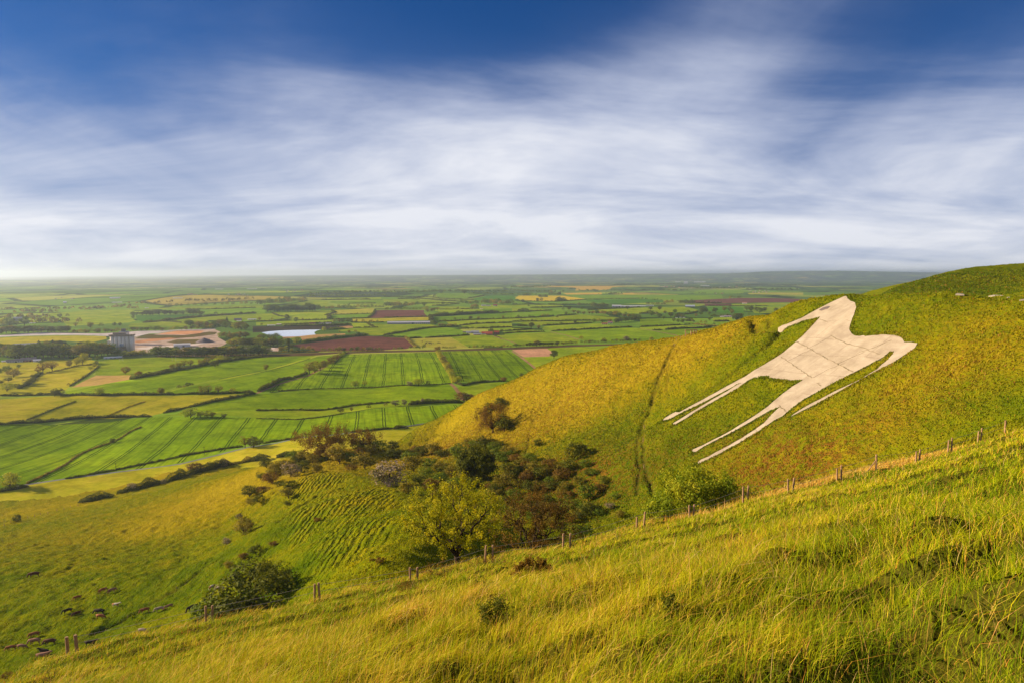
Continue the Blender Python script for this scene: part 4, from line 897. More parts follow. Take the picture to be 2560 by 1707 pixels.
belt('e',[(1480,662),(1760,662)],7,90,['conifer','dark'],WF,4); belt('e',[(1100,765),(1300,782),(1600,782),(1900,802)],12,62,['olive','rust','mid'],WF,10); belt('e',[(1900,815),(2352,852)],8,84,['mid','olive'],WF,10); 
belt('e',[(1540,932),(1820,932)],6,70,['mid','olive'],'behind the small pink roofed farm'); belt('e',[(1860,945),(2352,885)],8,88,['dark','mid'],'behind the small pink roofed farm')
belt('e',[(490,472),(660,466)],5,55,['dark','mid'],'at the edge of the rapeseed fields'); belt('e',[(650,437),(910,437)],7,60,['dark','conifer'],'at the edge of the rapeseed fields')
WG='in the parkland above the spur crest'
trees('f',[(195,708,74,'dark'),(360,704,80,'dark'),(215,812,96,'mid'),(640,762,78,'mid'),(460,772,62,'olive'),(890,762,56,'dark'),(560,834,104,'dark'),(430,872,62,'mid'),(350,852,92,'mid'),(1150,764,112,'dark'),(1200,748,84,'dark'),(1385,750,98,'dark','round',1.1),(1550,722,82,'olive'),(1640,724,90,'mid'),(1690,774,86,'olive'),(1270,788,60,'mid'),(1030,824,62,'olive'),(1110,794,72,'mid'),(1780,915,160,'dark'),(1840,866,112,'dark'),(620,914,72,'mid'),(700,934,72,'mid'),(790,938,82,'dark'),(1280,894,62,'mid'),(1370,834,60,'mid'),(1120,948,50,'olive'),(1200,954,56,'olive'),(1360,978,46,'mid'),(1660,964,52,'mid')],WG)
trees('f',[(1960,712,92,'mid'),(2040,734,104,'dark'),(2150,734,90,'dark'),(2200,768,112,'mid'),(2290,732,84,'dark'),(2000,802,46,'mid'),(2500,740,80,'dark'),(2700,740,70,'mid'),(2850,735,60,'mid')],'right of the parkland near the horse muzzle')
belt('f',[(450,582),(590,582)],4,70,['mid','rust'],'in the scattered trees by the far brown field'); belt('f',[(700,592),(990,582)],7,68,['dark','mid'],'in the scattered trees by the far brown field'); belt('f',[(1620,492),(1860,492)],5,54,['olive','mid'],'in the scattered trees by the far brown field')
belt('f',[(110,602),(490,612)],9,46,['conifer','dark'],'behind the long white sheds')
# nearer trees
trees('A',[(760,992,98,'gold','round',1.1),(705,1002,60,'gold'),(635,1017,60,'olive'),(480,1057,96,'rust','thin',1.1),(395,1072,98,'rust','thin'),(350,1077,60,'rust'),(370,988,36,'mid'),(895,957,42,'mid'),(880,1002,46,'mid'),(832,1047,42,'lime'),(865,1022,36,'gold'),(765,1115,22,'gold'),(690,1150,22,'lime'),(630,1190,26,'gold')],'in the golden meadows below the belt')
trees('A',[(125,1112,98,'olive','bushy'),(60,1072,78,'mid','bushy'),(175,1027,36,'mid'),(65,1242,88,'lime','bushy'),(155,1212,46,'dark','bushy'),(75,1152,46,'dark','bushy',1.3),(10,1172,44,'dark','bushy'),(-30,1100,80,'mid'),(265,1187,70,'dark','bushy'),(290,1170,60,'dark','bushy'),(325,1122,52,'dark','bushy',1.2)],'in the clumps at the left edge of the meadows')
trees('A',[(1155,1082,72,'olive','round',1.15)],'standing alone beside the tan stubble')
trees('A',[(500,1287,78,'dark','bushy'),(555,1282,70,'dark','bushy'),(915,1277,76,'lime'),(1480,1267,66,'olive'),(1855,1267,80,'olive','thin'),(1915,1264,82,'olive','thin'),(2005,1257,70,'rust'),(2135,1257,54,'gold','bushy')],'along the hedge above the patchy yellow meadow')
trees('A',[(1645,1217,36,'dark','bushy'),(1690,1208,26,'olive','bushy'),(1725,1197,42,'dark','bushy'),(1765,1190,26,'dark','bushy')],'on the grassy balk between the two crops')
WJ='on the thick hedge above the left crop field'
trees('A',[(1590,1047,62,'olive','bushy'),(1690,1022,72,'olive','thin'),(1750,1012,62,'rust'),(1850,1002,66,'olive','bushy'),(1950,955,48,'olive','bushy'),(2020,968,68,'lime','bushy'),(1975,1018,70,'dark','bushy'),(1270,1112,62,'rust','bushy'),(1215,1132,40,'dark','bushy'),(1640,1025,50,'olive','bushy'),(1900,985,60,'olive','bushy'),(2080,960,40,'olive','bushy')],WJ)
trees('A',[(340,1532,52,'dark','bushy',.8)],'on the hedge above the smooth bright crop')
WK='in the clump in the middle of the bright crop'
trees('A',[(1750,1482,98,'lime','bushy',1.25),(1840,1477,62,'lime','bushy'),(1900,1480,76,'lime','bushy',1.1),(1950,1477,50,'olive','bushy'),(2060,1480,42,'dark','bushy')],WK)
WL='on the hedge left of the tramlined field'
trees('B',[(92,1047,56,'olive','round',.8)],'standing alone between the two green crops')
trees('B',[(490,1077,108,'olive','thin',1.1),(540,1070,112,'gold','bushy'),(590,1050,100,'olive','bushy'),(640,1020,80,'olive','bushy'),(690,990,72,'rust','bushy'),(735,960,60,'rust','bushy'),(780,930,46,'lime','bushy')],WL)
trees('B',[(910,1202,64,'lime','bushy',1.1),(1000,1192,52,'gold','thin'),(1410,1187,42,'blossom','bushy',1.5),(1490,1187,68,'lime','bushy',1.3),(1580,1182,38,'dark','bushy',1.3)],'on the grass balk below the tramlined field')
belt('B',[(1668,880),(1700,940),(1740,1010),(1790,1090),(1820,1150)],13,56,['gold','olive','lime'],'on the golden hedge right of the tramlined field',2,w=.9)
trees('B',[(1850,1160,66,'lime','bushy',1.3),(2280,1152,52,'rust','bushy'),(1910,1345,110,'rust','bushy',1.2),(1970,1340,80,'rust','bushy',1.1),(2065,1305,58,'dark','bushy')],'between the tramlined fields and the spur')
trees('C',[(385,937,76,'dark','round',.95)],'standing alone beside the pink tilled field'); trees('C',[(95,1115,46,'dark','bushy')],'on the edge of the golden spur')
WM='on the balk above the rippled crop'
trees('B',[(780,1435,46,'dark','bushy',1.1),(880,1422,46,'olive','bushy',.7),(1035,1400,38,'dark','bushy',1.4),(1190,1377,32,'blossom','bushy',1.2),(1280,1372,56,'blossom','bushy',1.2),(1360,1367,60,'blossom','bushy',.8),(1440,1362,42,'dark','bushy',1.4),(1480,1358,46,'dark','bushy'),(1530,1352,54,'blossom','bushy',.8)],WM)
WN='beside the lane below the pasture'
trees('L',[(90,560,150,'lime','bushy',1.15),(1040,142,44,'dark','round',1.1),(2250,187,104,'rust','thin'),(2325,192,112,'dark','bushy')],WN); trees('M',[(830,458,60,'mid','bushy',.85),(30,560,60,'dark','bushy')],WN)
# ------------------------------------------------------------------ hedges
HD=[
('A',[(0,1282),(240,1280),(420,1275),(600,1276),(900,1280),(1400,1272),(1700,1270),(2000,1262),(2320,1250)],2.6,3,'dark','low dark hedge along the top of the patchy yellow meadow'),
('A',[(-60,1548),(0,1545),(200,1532),(350,1528),(700,1495),(1000,1478),(1380,1472)],2.8,3,'dark','dark hedge along the top of the smooth bright crop'),
('A',[(1500,1440),(1700,1395),(1900,1350),(2100,1310),(2340,1262)],2.8,3,'dark','dark hedge rising beside the lane right of the yellow meadow'),
('A',[(1200,1130),(1400,1095),(1600,1055),(1800,1020),(2000,975),(2250,940),(2400,925)],4,5,'dark','thick dark hedge above the left crop field'),
('A',[(640,1195),(760,1120),(850,1060),(910,1010)],1.3,2,'dark','thin ditch hedge between stubble and golden meadow'),
('A',[(420,1075),(560,1045),(700,1010),(850,995)],1.3,2,'olive','thin hedge crossing the golden meadow under the rusty trees'),
('A',[(170,1215),(270,1170),(320,1115),(380,1075)],2.6,4,'dark','bushy dark hedge at the left of the golden meadow'),
('A',[(240,1507),(480,1410),(690,1335)],1.1,2,'dark','thin dark ditch hedge slanting across the patchy meadow'),
('A',[(1000,1462),(1180,1385),(1330,1335)],.8,1.5,'olive','faint brown ditch line slanting across the yellow meadow'),
('B',[(15,1240),(120,1200),(230,1140),(340,1120)],4,4,'dark','dark clipped hedge stub beside the farm track'),
('B',[(340,1118),(420,1095),(470,1075)],3,4,'dark','dark hedge joining the tree clump beside the farm track'),
('B',[(700,985),(760,930),(822,888)],3.5,4,'lime','light green hedge running up to the railway'),
('B',[(1660,880),(1700,960),(1755,1050),(1815,1160)],3,4,'gold','golden hedge between the two tramlined fields'),
('B',[(1830,1165),(1900,1190),(2000,1165),(2180,1150),(2290,1145)],2.5,3,'dark','dark hedge under the right tramlined field'),
('B',[(0,1417),(380,1412),(570,1418),(760,1395),(900,1370),(1100,1352),(1230,1340)],1.6,2,'dark','thin dark hedge line curving across the green crop'),
('B',[(1400,1362),(1560,1350),(1700,1343),(1900,1345)],3.5,4,'dark','dark hedge running to the rusty bushes by the spur'),
('B',[(0,1490),(380,1500),(560,1482),(800,1445)],.8,1.5,'dark','low grassy balk above the rippled crop'),
('B',[(200,1235),(560,1218),(900,1212),(1300,1190),(1700,1176),(1790,1168)],.9,1.5,'dark','thin balk along the bottom of the tramlined field'),
('L',[(1300,0),(1200,40),(1100,110),(960,165),(840,205),(700,270),(600,350),(400,450),(240,520)],1.0,1.6,'olive','narrow grassy balk between the two bright crops'),
('L',[(-60,600),(0,592),(150,570),(250,545)],2.6,3,'dark','dark hedge end at the left below the lime bush'),
('L',[(600,475),(900,425),(1300,345),(1700,260),(2050,200),(2230,180)],1.3,1.6,'dark','dark bank hedge along the upper side of the lane'),
('M',[(60,545),(200,520),(415,492)],1.6,2,'dark','dark lane hedge left of the rusty oak'),
('M',[(860,440),(1000,430),(1250,402)],1.4,2,'dark','dark lane hedge right of the round bush'),
('M',[(1265,412),(1330,395),(1395,405)],3,4,'dark','short dark hedge mound at the end of the lane'),
('c',[(240,1478),(800,1462),(1400,1455),(2000,1448),(2352,1442)],1.0,3,'olive','rough grass bank hedge above the railway'),
('d',[(0,1166),(250,1125),(500,1082),(620,1058),(850,1030),(1150,1016),(1400,1010)],3.4,5,'dark','dark curved hedge left of the red roofed farm'),
('d',[(760,1213),(1000,1200),(1200,1190),(1570,1163)],3,4,'dark','straight dark hedge before the red roofed farm'),
('d',[(0,1190),(200,1193),(390,1203)],3,4,'dark','dark hedge on the top edge of the brown field'),
('d',[(440,1226),(560,1218),(700,1211)],3,4,'dark','short dark hedge at the corner of the brown field'),
('d',[(390,1205),(470,1270),(560,1360),(600,1390)],3,4,'olive','olive hedge down the right side of the brown field'),
('d',[(870,815),(1150,800),(1500,785),(1900,755),(2090,745)],9,16,'dark','thick dark shelter belt behind the red roofed farm'),
('d',[(1000,912),(1300,900),(1700,880),(2100,868),(2352,858)],2.6,4,'dark','long dark hedge under the dotted field trees'),
('d',[(1380,990),(1550,970),(1700,955),(2050,942)],3,4,'dark','dark hedge curving behind the farm from the poplars'),
('d',[(2090,942),(2352,935)],3,4,'dark','short hedge continuing right of the curved farm hedge'),
('d',[(1680,1045),(1950,1030),(2352,1018)],3,4,'dark','dark hedge immediately behind the red roofed farm'),
('d',[(2130,1090),(2352,1082)],3,4,'dark','dark hedge stub right of the red roofed farm'),
('d',[(2200,1135),(2352,1125)],5,6,'dark','thick hedge stub at the right of the farmyard'),
('d',[(1010,692),(1350,690),(1640,682)],2.4,4,'dark','thin hedge left of the white farmhouse'),
('d',[(600,578),(1000,578),(1380,573)],2.6,4,'dark','straight hedge above the wood by the brown field'),
('d',[(880,625),(1050,612),(1200,603),(1380,592)],3,5,'dark','dark hedge leading to the white farmhouse'),
('d',[(250,500),(600,488),(720,500),(900,515),(1100,530),(1380,548)],5,8,'dark','lumpy dark hedge across the far green fields'),
('d',[(0,465),(400,462),(700,465),(880,470),(1000,490),(1250,502),(1660,518)],4,6,'dark','long thin hedge below the striped field'),
('d',[(1550,490),(1700,468),(1850,435)],4,6,'dark','hedge curving round the right of the striped field'),
('d',[(2110,757),(2352,745)],3,5,'dark','hedge extending right from the shelter belt'),
('d',[(0,845),(300,832),(800,822)],2.2,4,'dark','low hedge under the far brown field'),
('d',[(850,830),(870,900),(860,940)],8,10,'dark','dark hedge beside the end of the long grey shed'),
('c',[(790,888),(1300,880),(1700,862),(2100,848)],2.4,4,'dark','straight hedge under the golden meadows'),
('c',[(0,915),(200,905),(650,893)],3.5,5,'dark','dark hedge at the far left of the golden meadows'),
('c',[(300,765),(420,815),(530,825)],3,4,'dark','zigzag hedge at the left of the golden meadows'),
('c',[(570,820),(565,862)],6,10,'dark','short block of dark hedge in the golden meadow'),
('c',[(1265,798),(1400,765),(1470,742)],3,4,'dark','dark diagonal hedge between golden and pale meadows'),
('c',[(1390,712),(1465,740)],3,4,'dark','short hedge corner at the top of the pale meadow'),
('c',[(1340,800),(1342,858)],6,10,'dark','thick short hedge left of the green strip field'),
('c',[(1395,790),(1650,783),(2130,767)],2,3,'dark','thin hedge between pale meadow and green strip'),
('c',[(2060,846),(2150,780),(2190,705)],3,5,'dark','dark hedge up the left edge of the far brown field'),
('c',[(470,968),(1000,953),(1400,930)],2.6,4,'dark','hedge before the small farm above the lake'),
('c',[(500,1000),(800,998),(1300,990),(1600,975),(1750,965)],5,8,'dark','dark hedge along the rim above the quarry lake'),
('c',[(1750,930),(2050,932),(2352,925)],2.4,4,'dark','low hedge left of the long grey shed'),
('c',[(1800,1028),(2250,1022)],2.2,4,'dark','thin hedge right of the quarry lake'),
('c',[(2040,948),(2130,1000),(2180,1022)],3,4,'dark','bushy corner hedge right of the quarry lake'),
('c',[(850,1290),(1000,1280),(1250,1245),(1500,1215),(1700,1195),(1900,1175),(2030,1150)],6,9,'mid','thick green hedge along the top of the brown field'),
('c',[(1280,1068),(1450,1060),(1650,1040)],4,6,'mid','green hedge at the right end of the quarry lake'),
('c',[(1200,520),(1400,518),(1600,515),(2100,510)],4,6,'dark','lumpy hedge on the far green fields above the wood'),
('c',[(1700,585),(1900,583),(2200,583)],3,5,'dark','thin hedge above the right end of the wood'),
('b',[(280,935),(640,905),(1000,858),(1500,815),(1750,800),(2200,770),(2352,765)],5,8,'dark','long dark hedge below the blue green hollow field'),
('b',[(1050,690),(1400,692),(1900,675),(2352,660)],3,5,'dark','thin hedge on the brow of the low hill'),
('b',[(650,912),(800,918),(980,935)],2.6,4,'dark','short hedge inside the bright low hill field'),
('b',[(1350,1345),(1500,1290),(1640,1200)],.01,.01,'dark',''),
('e',[(0,1080),(200,1068),(370,1056)],3,4,'dark','upper short hedge at the left of the small meadows'),
('e',[(0,1120),(300,1110),(600,1100)],3,4,'dark','lower short hedge at the left of the small meadows'),
('e',[(720,1088),(1100,1072),(1500,1048),(2000,1024),(2200,1018)],3.2,4.5,'dark','long straight dark hedge before the pink roofed farm'),
('e',[(100,998),(280,998)],4,5,'dark','stub of hedge left of the big dark oak'),
('e',[(560,988),(800,975),(1200,955),(1470,935)],3,4.5,'dark','curved dark hedge right of the big dark oak'),
('e',[(0,915),(400,911),(800,906),(1200,895),(1470,890)],2.6,4,'dark','straight hedge behind the big dark oak'),
('e',[(0,856),(400,840),(770,815)],3,4,'dark','hedge with scattered trees at the left of the meadows'),
('e',[(830,808),(1000,795),(1190,783)],3,4,'dark','short hedge stub joining the crossing tree belt'),
('e',[(0,742),(300,728),(740,710)],3,4.5,'dark','dark hedge below the narrow far meadow'),
('e',[(120,740),(200,720),(290,738)],9,14,'mid','clump of thicket on the hedge of the far meadow'),
('e',[(340,660),(600,660),(850,650),(1020,645)],4,6,'dark','dark hedge under the fields near the rapeseed'),
('e',[(0,602),(400,600),(850,603),(1300,598),(1480,600)],3,5,'dark','long hedge beneath the yellow rapeseed'),
('e',[(130,540),(400,545),(800,548),(1000,538),(1380,510)],3,5,'dark','hedge along the lower edge of the yellow rapeseed'),
('e',[(820,545),(900,525),(985,530)],12,20,'dark','dark thicket at the rapeseed edge'),
('e',[(1400,508),(1900,498),(2352,490)],2.4,4,'dark','thin hedge crossing the wide green arable'),
('e',[(1370,710),(1640,690),(2352,655)],3,5,'dark','hedge in front of the long white sheds'),
('e',[(1480,745),(1600,760),(2000,790)],5,8,'rust','brownish thicket hedge in the crossing belt'),
('f',[(0,1012),(300,1000),(755,975)],3,4,'dark','upper dark hedge right of the pink roofed farm'),
('f',[(810,970),(940,968)],3,4,'dark','short detached hedge right of the pink roofed farm'),
('f',[(240,1073),(400,1068)],3,4,'dark','small hedge stub beside the reddish track'),
('f',[(460,1062),(560,1060),(620,1045),(900,1040),(1310,1022)],4,5,'dark','dark bushy hedge just above the spur'),
('f',[(980,962),(1150,985),(1300,1005),(1480,1010)],4,6,'olive','thin thicket line above the spur crest'),
('f',[(1350,915),(1640,905)],4,5,'dark','dark hedge by the parkland white sheds'),
('f',[(640,828),(750,820),(800,835)],6,9,'dark','dark hedge behind the small white vehicles'),
('f',[(840,905),(1000,915)],7,9,'dark','dark hedge in the parkland thicket'),
('f',[(1300,815),(1500,820),(1690,812)],5,8,'dark','dark hedge behind the parkland white sheds'),
('f',[(0,770),(150,765),(330,785)],7,12,'dark','dark thicket hedge at the left of the parkland'),
('f',[(650,790),(900,780),(1060,735)],4,6,'dark','thin hedge inside the parkland'),
('f',[(1250,632),(1700,630),(2352,628)],2.6,5,'dark','long thin hedge below the far brown field'),
('f',[(820,580),(1100,580),(1500,575)],5,9,'rust','rusty thicket strip in the far brown field'),
]
for t,l,h,w_,lf,lab in HD:
    if h>.1: hedge(t,l,h,w_,lf,lab,G if not (t=='M' and l[0][0]>1200) else G)
# far tree lines: too many and too small to count
def treeline(lines,leaf,label):
    rg=np.random.RandomState(5); C=[];S=[]
    for t,l,h,dens in lines:
        pts=[G(*q) for q in PX(t,l)]
        for a,b in zip(pts,pts[1:]):
            L=math.dist(a[:2],b[:2]); k=int(L/9*dens)
            for _ in range(k):
                f=rg.rand(); p=np.array(a)*(1-f)+np.array(b)*f; p[:2]+=rg.normal(0,14,2); s=h*rg.uniform(.5,1.2); p[2]=float(Hp(p[0],p[1])); C.append(p); S.append(s)
    C=np.array(C);S=np.array(S); N=len(C); K=16
    d=rg.normal(0,1,(N,K,3)); d/=np.linalg.norm(d,axis=2,keepdims=True); d[...,2]=np.abs(d[...,2])
    c=C[:,None]+d*S[:,None,None]*np.array([.5,.5,.62])+np.array([0,0,1])*S[:,None,None]*.3
    V,F_=leaves(c.reshape(-1,3),d.reshape(-1,3),np.repeat(S*.42,K),rg,.9,.3)
    me=mesh_np('far_treeline',V,F_,[LM[leaf]],attrs={'tint':('FACE','FLOAT',np.clip(np.repeat(rg.uniform(.2,.8,N),K)+rg.normal(0,.1,N*K),0,1))})
    tag(link('far_treeline',me),label,'treeline',None,'stuff')
def far_woods():
    for lf,label in (('mid','green mixed woods on the low hills of the middle distance'),('dark','dark woods and copses of the middle distance'),('olive','olive brown budding woods of the middle distance')):
        grp={'mid':('mid','lime'),'dark':('dark','conifer'),'olive':('olive','gold','rust','blossom')}[lf]
        sel=[q for q in FARW if q[2] in grp]
        if not sel: continue
        C=np.array([q[0] for q in sel]); S=np.array([q[1] for q in sel]); N=len(C); K=170; rg=np.random.RandomState(3)
        d=rg.normal(0,1,(N,K,3)); d/=np.linalg.norm(d,axis=2,keepdims=True); d[...,2]=np.abs(d[...,2])-.25*(rg.rand(N,K)<.3)
        lump=1+.22*np.sin(d[...,0]*5+np.arange(N)[:,None])*np.cos(d[...,1]*5)
        c=C[:,None]+d*(S[:,None]*lump)[...,None]*np.array([.5,.5,.62])+np.array([0,0,1])*S[:,None,None]*.34
        V,F_=leaves(c.reshape(-1,3),d.reshape(-1,3),np.repeat(S*.13,K),rg,.9,.4)
        me=mesh_np('distant_woods',V,F_,[LM[lf]],attrs={'tint':('FACE','FLOAT',np.clip(np.repeat(rg.uniform(.25,.75,N),K)+rg.normal(0,.13,N*K),0,1))})
        tag(link('distant_woods',me),label,'woods',None,'stuff')
treeline([('a',[(0,700),(700,690),(1200,690),(1600,680)],10,1.2),('a',[(0,760),(400,740),(900,760)],12,1.0),('a',[(1500,705),(2352,640)],12,1.6),('b',[(0,690),(220,680)],13,1.6),('b',[(0,600),(500,590),(900,560)],12,.9),('b',[(1000,540),(1700,545),(2352,500)],12,1.2),('a',[(0,870),(300,850),(700,860),(1000,850)],14,1.2),('a',[(500,960),(900,930),(1200,960)],13,1)],'olive','hazy olive woods and hedges on the far left slopes')
treeline([('c',[(930,460),(1300,455),(1600,450),(2352,440)],12,1.6),('c',[(1000,410),(1600,395),(2352,370)],13,1.5),('d',[(0,390),(600,385),(1200,370),(1800,370),(2352,375)],14,1.7),('d',[(1550,410),(1800,400),(2352,430)],12,1.3),('e',[(0,290),(200,300),(700,270)],16,1.7),('e',[(0,345),(400,370),(900,375)],13,1.4),('e',[(60,430),(500,425)],11,1.3),('e',[(1020,325),(1170,320)],14,2),('e',[(1250,355),(1560,355)],15,1.8),('e',[(1650,412),(2020,412)],12,1.8),('e',[(1700,350),(2352,345)],12,1.2)],'mid','green woods and tree lines in the far vale centre')
treeline([('f',[(0,345),(270,340)],12,1.6),('f',[(280,350),(900,345)],11,1.2),('f',[(0,240),(500,230),(780,240)],13,1.5),('f',[(700,290),(1000,300),(1400,310),(1900,310)],14,1.5),('f',[(1880,340),(2352,330),(2900,340)],14,1.5),('f',[(1000,400),(1900,410)],8,.5),('f',[(800,570),(1500,560)],8,.8),('e',[(1900,250),(2352,240)],13,1),('f',[(1800,250),(2352,240),(3000,250)],14,1.3),('f',[(0,500),(600,540)],7,.4)],'dark','dark tree lines and village trees in the far vale at right')
# ------------------------------------------------------------------ trees built branch by branch
def branchy(seed,h,rx,z0,rz,ntar,split_z,tr,lf_n,ls,leaf,spread=.35,bottom=.3,bark=BARK,lean=(0,0)):
    rg=np.random.RandomState(seed); T_=[]
    while len(T_)<ntar:
        d=rg.uniform(-1,1,3); r=np.linalg.norm(d)
        if .35<r<1: T_.append(d)
    T_=np.array(T_); ph=np.arctan2(T_[:,1],T_[:,0]); k=1+.16*np.sin(3*ph+seed)+.1*np.sin(5*ph)
    T_=T_*np.array([rx,rx,rz])*k[:,None]+np.array([lean[0],lean[1],z0])
    mb=MB(); tw=[]
    def rec(tars,p,dr,rad,dep):
        c=tars.mean(0); n=len(tars)
        if n<=2 or dep>9:
            for t in tars:
                mid=(p+t)/2+rg.normal(0,.04,3)*h*.3; mb.tube([p,mid,t],[rad,rad*.6,rad*.2],4 if rad>.02 else 3,cap=False); tw.append((mid,t))
            return
        v=c-p; L=np.linalg.norm(v); f=.34 if dep else .0
        step=v*(.36+rg.uniform(-.06,.08)); 
        q=p+step+rg.normal(0,.07,3)*L*.5; mid=(p+q)/2+rg.normal(0,.05,3)*L+dr*L*.06
        r2=rad*(.86)
        mb.tube([p,mid,q],[rad,(rad+r2)/2,r2],7 if rad>.06 else 5,cap=False)
        X=tars-q; U,S,Vt=np.linalg.svd(X-X.mean(0),full_matrices=False); a=(X-X.mean(0))@Vt[0]; med=np.median(a)+rg.normal(0,.1)*a.std()
        A,B=tars[a<=med],tars[a>med]
        if len(A)==0 or len(B)==0: A,B=tars[::2],tars[1::2]
        for part in (A,B):
            fr=(len(part)/n); rec(part,q,v/L,r2*fr**.42,dep+1)
    base=np.array([0,0,-.25]); fork=np.array([lean[0]*.1,lean[1]*.1,split_z])
    mb.tube([base,(base+fork)/2+np.array([.02,0,0])*h*.3,fork],[tr*1.5,tr*1.1,tr],9)
    # several limbs from the low fork
    az=np.arctan2(T_[:,1],T_[:,0]); k=5
    lab=((az+math.pi)/(2*math.pi)*k).astype(int)%k; inner=np.hypot(T_[:,0],T_[:,1])<rx*.35; lab[inner]=k
    for j in range(k+1):
        if (lab==j).any(): rec(T_[lab==j],fork,np.array([0,0,1.]),tr*(.62 if j<k else .75),0)
    tm=mb.mesh('trunk',[bark],True)
    tw=[(a,b) for a,b in tw]; M=np.array([a for a,b in tw]); E=np.array([b for a,b in tw]); i=rg.randint(0,len(tw),lf_n); f=rg.uniform(0,1.05,lf_n)[:,None]
    c=M[i]*(1-f)+E[i]*f+rg.normal(0,spread,(lf_n,3)); c[:,2]=np.maximum(c[:,2],bottom)
    nr=c-np.array([0,0,z0*.7]); nr/=np.linalg.norm(nr,axis=1,keepdims=True)
    V,F_=leaves(c,nr,ls*rg.uniform(.6,1.4,lf_n),rg,.6,.8)
    cl=rg.uniform(.25,.75,len(tw))
    cm=mesh_np('crown',V,F_,[LM[leaf]],attrs={'tint':('FACE','FLOAT',np.clip(cl[i]+rg.normal(0,.15,lf_n),0,1))})
    return tm,cm
def big_tree(name,px,py,label,cat,sink=.1,Y=None,top=None,wpx=None,**k):
    p=T(px,py) if Y is None else at(px,py,Y)
    z=tz(p[0],p[1])
    if top:
        H2=at(px,top,p[1])[2]-z; f=H2/k['h']; W2=(wpx/FP*p[1]/2*1.2) if wpx else k['rx']*f; k['z0']*=f;k['rz']*=f;k['split_z']*=f;k['h']*=f;k['rx']=W2
    e=empty(name,(p[0],p[1],z-sink),0); tm,cm=branchy(**k); link('trunk' if cat=='tree' else 'stem',tm,e); link('crown',cm,e); tag(e,label,cat); return e
big_tree('spreading_tree',1142,1414,'spreading golden green tree with dark forked limbs just beyond the fence','tree',Y=60,top=1189,wpx=232,seed=4,h=8.8,rx=4.2,z0=5.0,rz=3.8,ntar=210,split_z=1.3,tr=.24,lf_n=15000,ls=.165,leaf='gold',spread=.14,bottom=.6)
big_tree('spreading_tree',1335,1378,'rusty brown thin leaved tree right of the golden green one','tree',Y=68,top=1208,wpx=215,seed=9,h=7.5,rx=4.2,z0=4.0,rz=3.5,ntar=200,split_z=.8,tr=.2,lf_n=12500,ls=.15,leaf='rust',spread=.16,bottom=.5,lean=(.3,0))
big_tree('leafy_bush',1745,1296,'big bright green bush behind the fence below the horse hooves','bush',Y=64,top=1160,wpx=215,seed=21,h=6.0,rx=4.3,z0=2.9,rz=3.1,ntar=170,split_z=.3,tr=.16,lf_n=30000,ls=.20,leaf='lime',spread=.3,bottom=.1,bark=BARKL)
big_tree('leafy_bush',1668,1322,'low fresh green bush spilling left of the big bright bush','bush',Y=59,top=1250,wpx=110,seed=22,h=3.2,rx=2.6,z0=1.5,rz=1.7,ntar=90,split_z=.2,tr=.09,lf_n=10000,ls=.17,leaf='lime',spread=.22,bottom=.05,bark=BARKL)
big_tree('scrubby_tree',815,1136,'tall rusty orange oak at the head of the scrub','tree',seed=31,top=1050,wpx=135,h=22,rx=12,z0=11.5,rz=10,ntar=220,split_z=3.2,tr=.55,lf_n=9000,ls=.55,leaf='rust',spread=.7,bottom=2)
big_tree('scrubby_tree',908,1122,'smaller rusty tree right of the tall orange oak','tree',seed=33,top=1068,wpx=75,h=15,rx=7,z0=8,rz=6.5,ntar=110,split_z=2.2,tr=.3,lf_n=4200,ls=.5,leaf='rust',spread=.6,bottom=1)
big_tree('ivy_tree',1192,1222,'tall bright leafed dark tree rising from the scrub','tree',Y=215,top=1112,wpx=88,seed=41,h=13.0,rx=5.6,z0=6.6,rz=6.4,ntar=150,split_z=1.5,tr=.3,lf_n=14000,ls=.55,leaf='dark',spread=.5,bottom=.2)
big_tree('scrubby_tree',1232,1082,'rusty bare tree high on the golden spur','tree',top=988,wpx=80,seed=43,h=19,rx=7.5,z0=9,rz=9,ntar=150,split_z=2,tr=.32,lf_n=6500,ls=.45,leaf='rust',spread=.6,bottom=.5)
def hp(t,x,y,h,leaf,shape=None,w=1.0,label=None,where='in the hillside scrub'):
    p=T(*PX(t,[(x,y)])[0])
    if p: p=(p[0],p[1],tz(p[0],p[1])); return plant(p,hpx(h*(.86 if where in(WT_,WU_) else 1.02),TAG[t][2],p),leaf,shape,w,where,label,None,.06)
WT_='in the scrub belt under the spur'; WU_='in the scrub right of the ivy clad tree'
WS='in the scrub between knoll and spur'
for r in [(770,730,190,'olive','bushy',1.1),(860,720,110,'mid','bushy',1.3),(950,690,110,'rust','thin',1.2),(1040,640,110,'olive','bushy',1.2),(1130,610,110,'mid','bushy',1.2),(1190,570,100,'lime','bushy',1.2),(1000,790,170,'olive','bushy',1.1),(450,710,120,'olive','bushy',1.2),(370,700,110,'mid','bushy',1.3),(140,915,110,'rust','bushy',1.2),(250,800,110,'olive','bushy',1.2),(70,990,70,'rust','bushy',1.5),(30,1095,80,'dark','bushy',1.2),(560,815,100,'olive','bushy',1),(700,700,130,'rust','thin',1),(600,690,110,'rust','bushy',1),(520,720,90,'olive','bushy',1.2),(880,800,70,'rust','bushy',1.4),(940,610,90,'gold','bushy',1.2)]:
    hp('M',*r,where=WS)
hp('M',320,850,140,'blossom','bushy',1.1,'white blossomed bush at the left of the knoll scrub'); hp('M',300,960,100,'dark','low',1,'dark low bush below the left blossomed bush'); hp('M',300,1045,110,'olive','bushy',1.2,'olive bush on the slope below the knoll')
hp('M',1225,935,260,'blossom','bushy',1.08,'big round blossomed bush at the foot of the scrub')
WT='in the scrub belt under the spur'
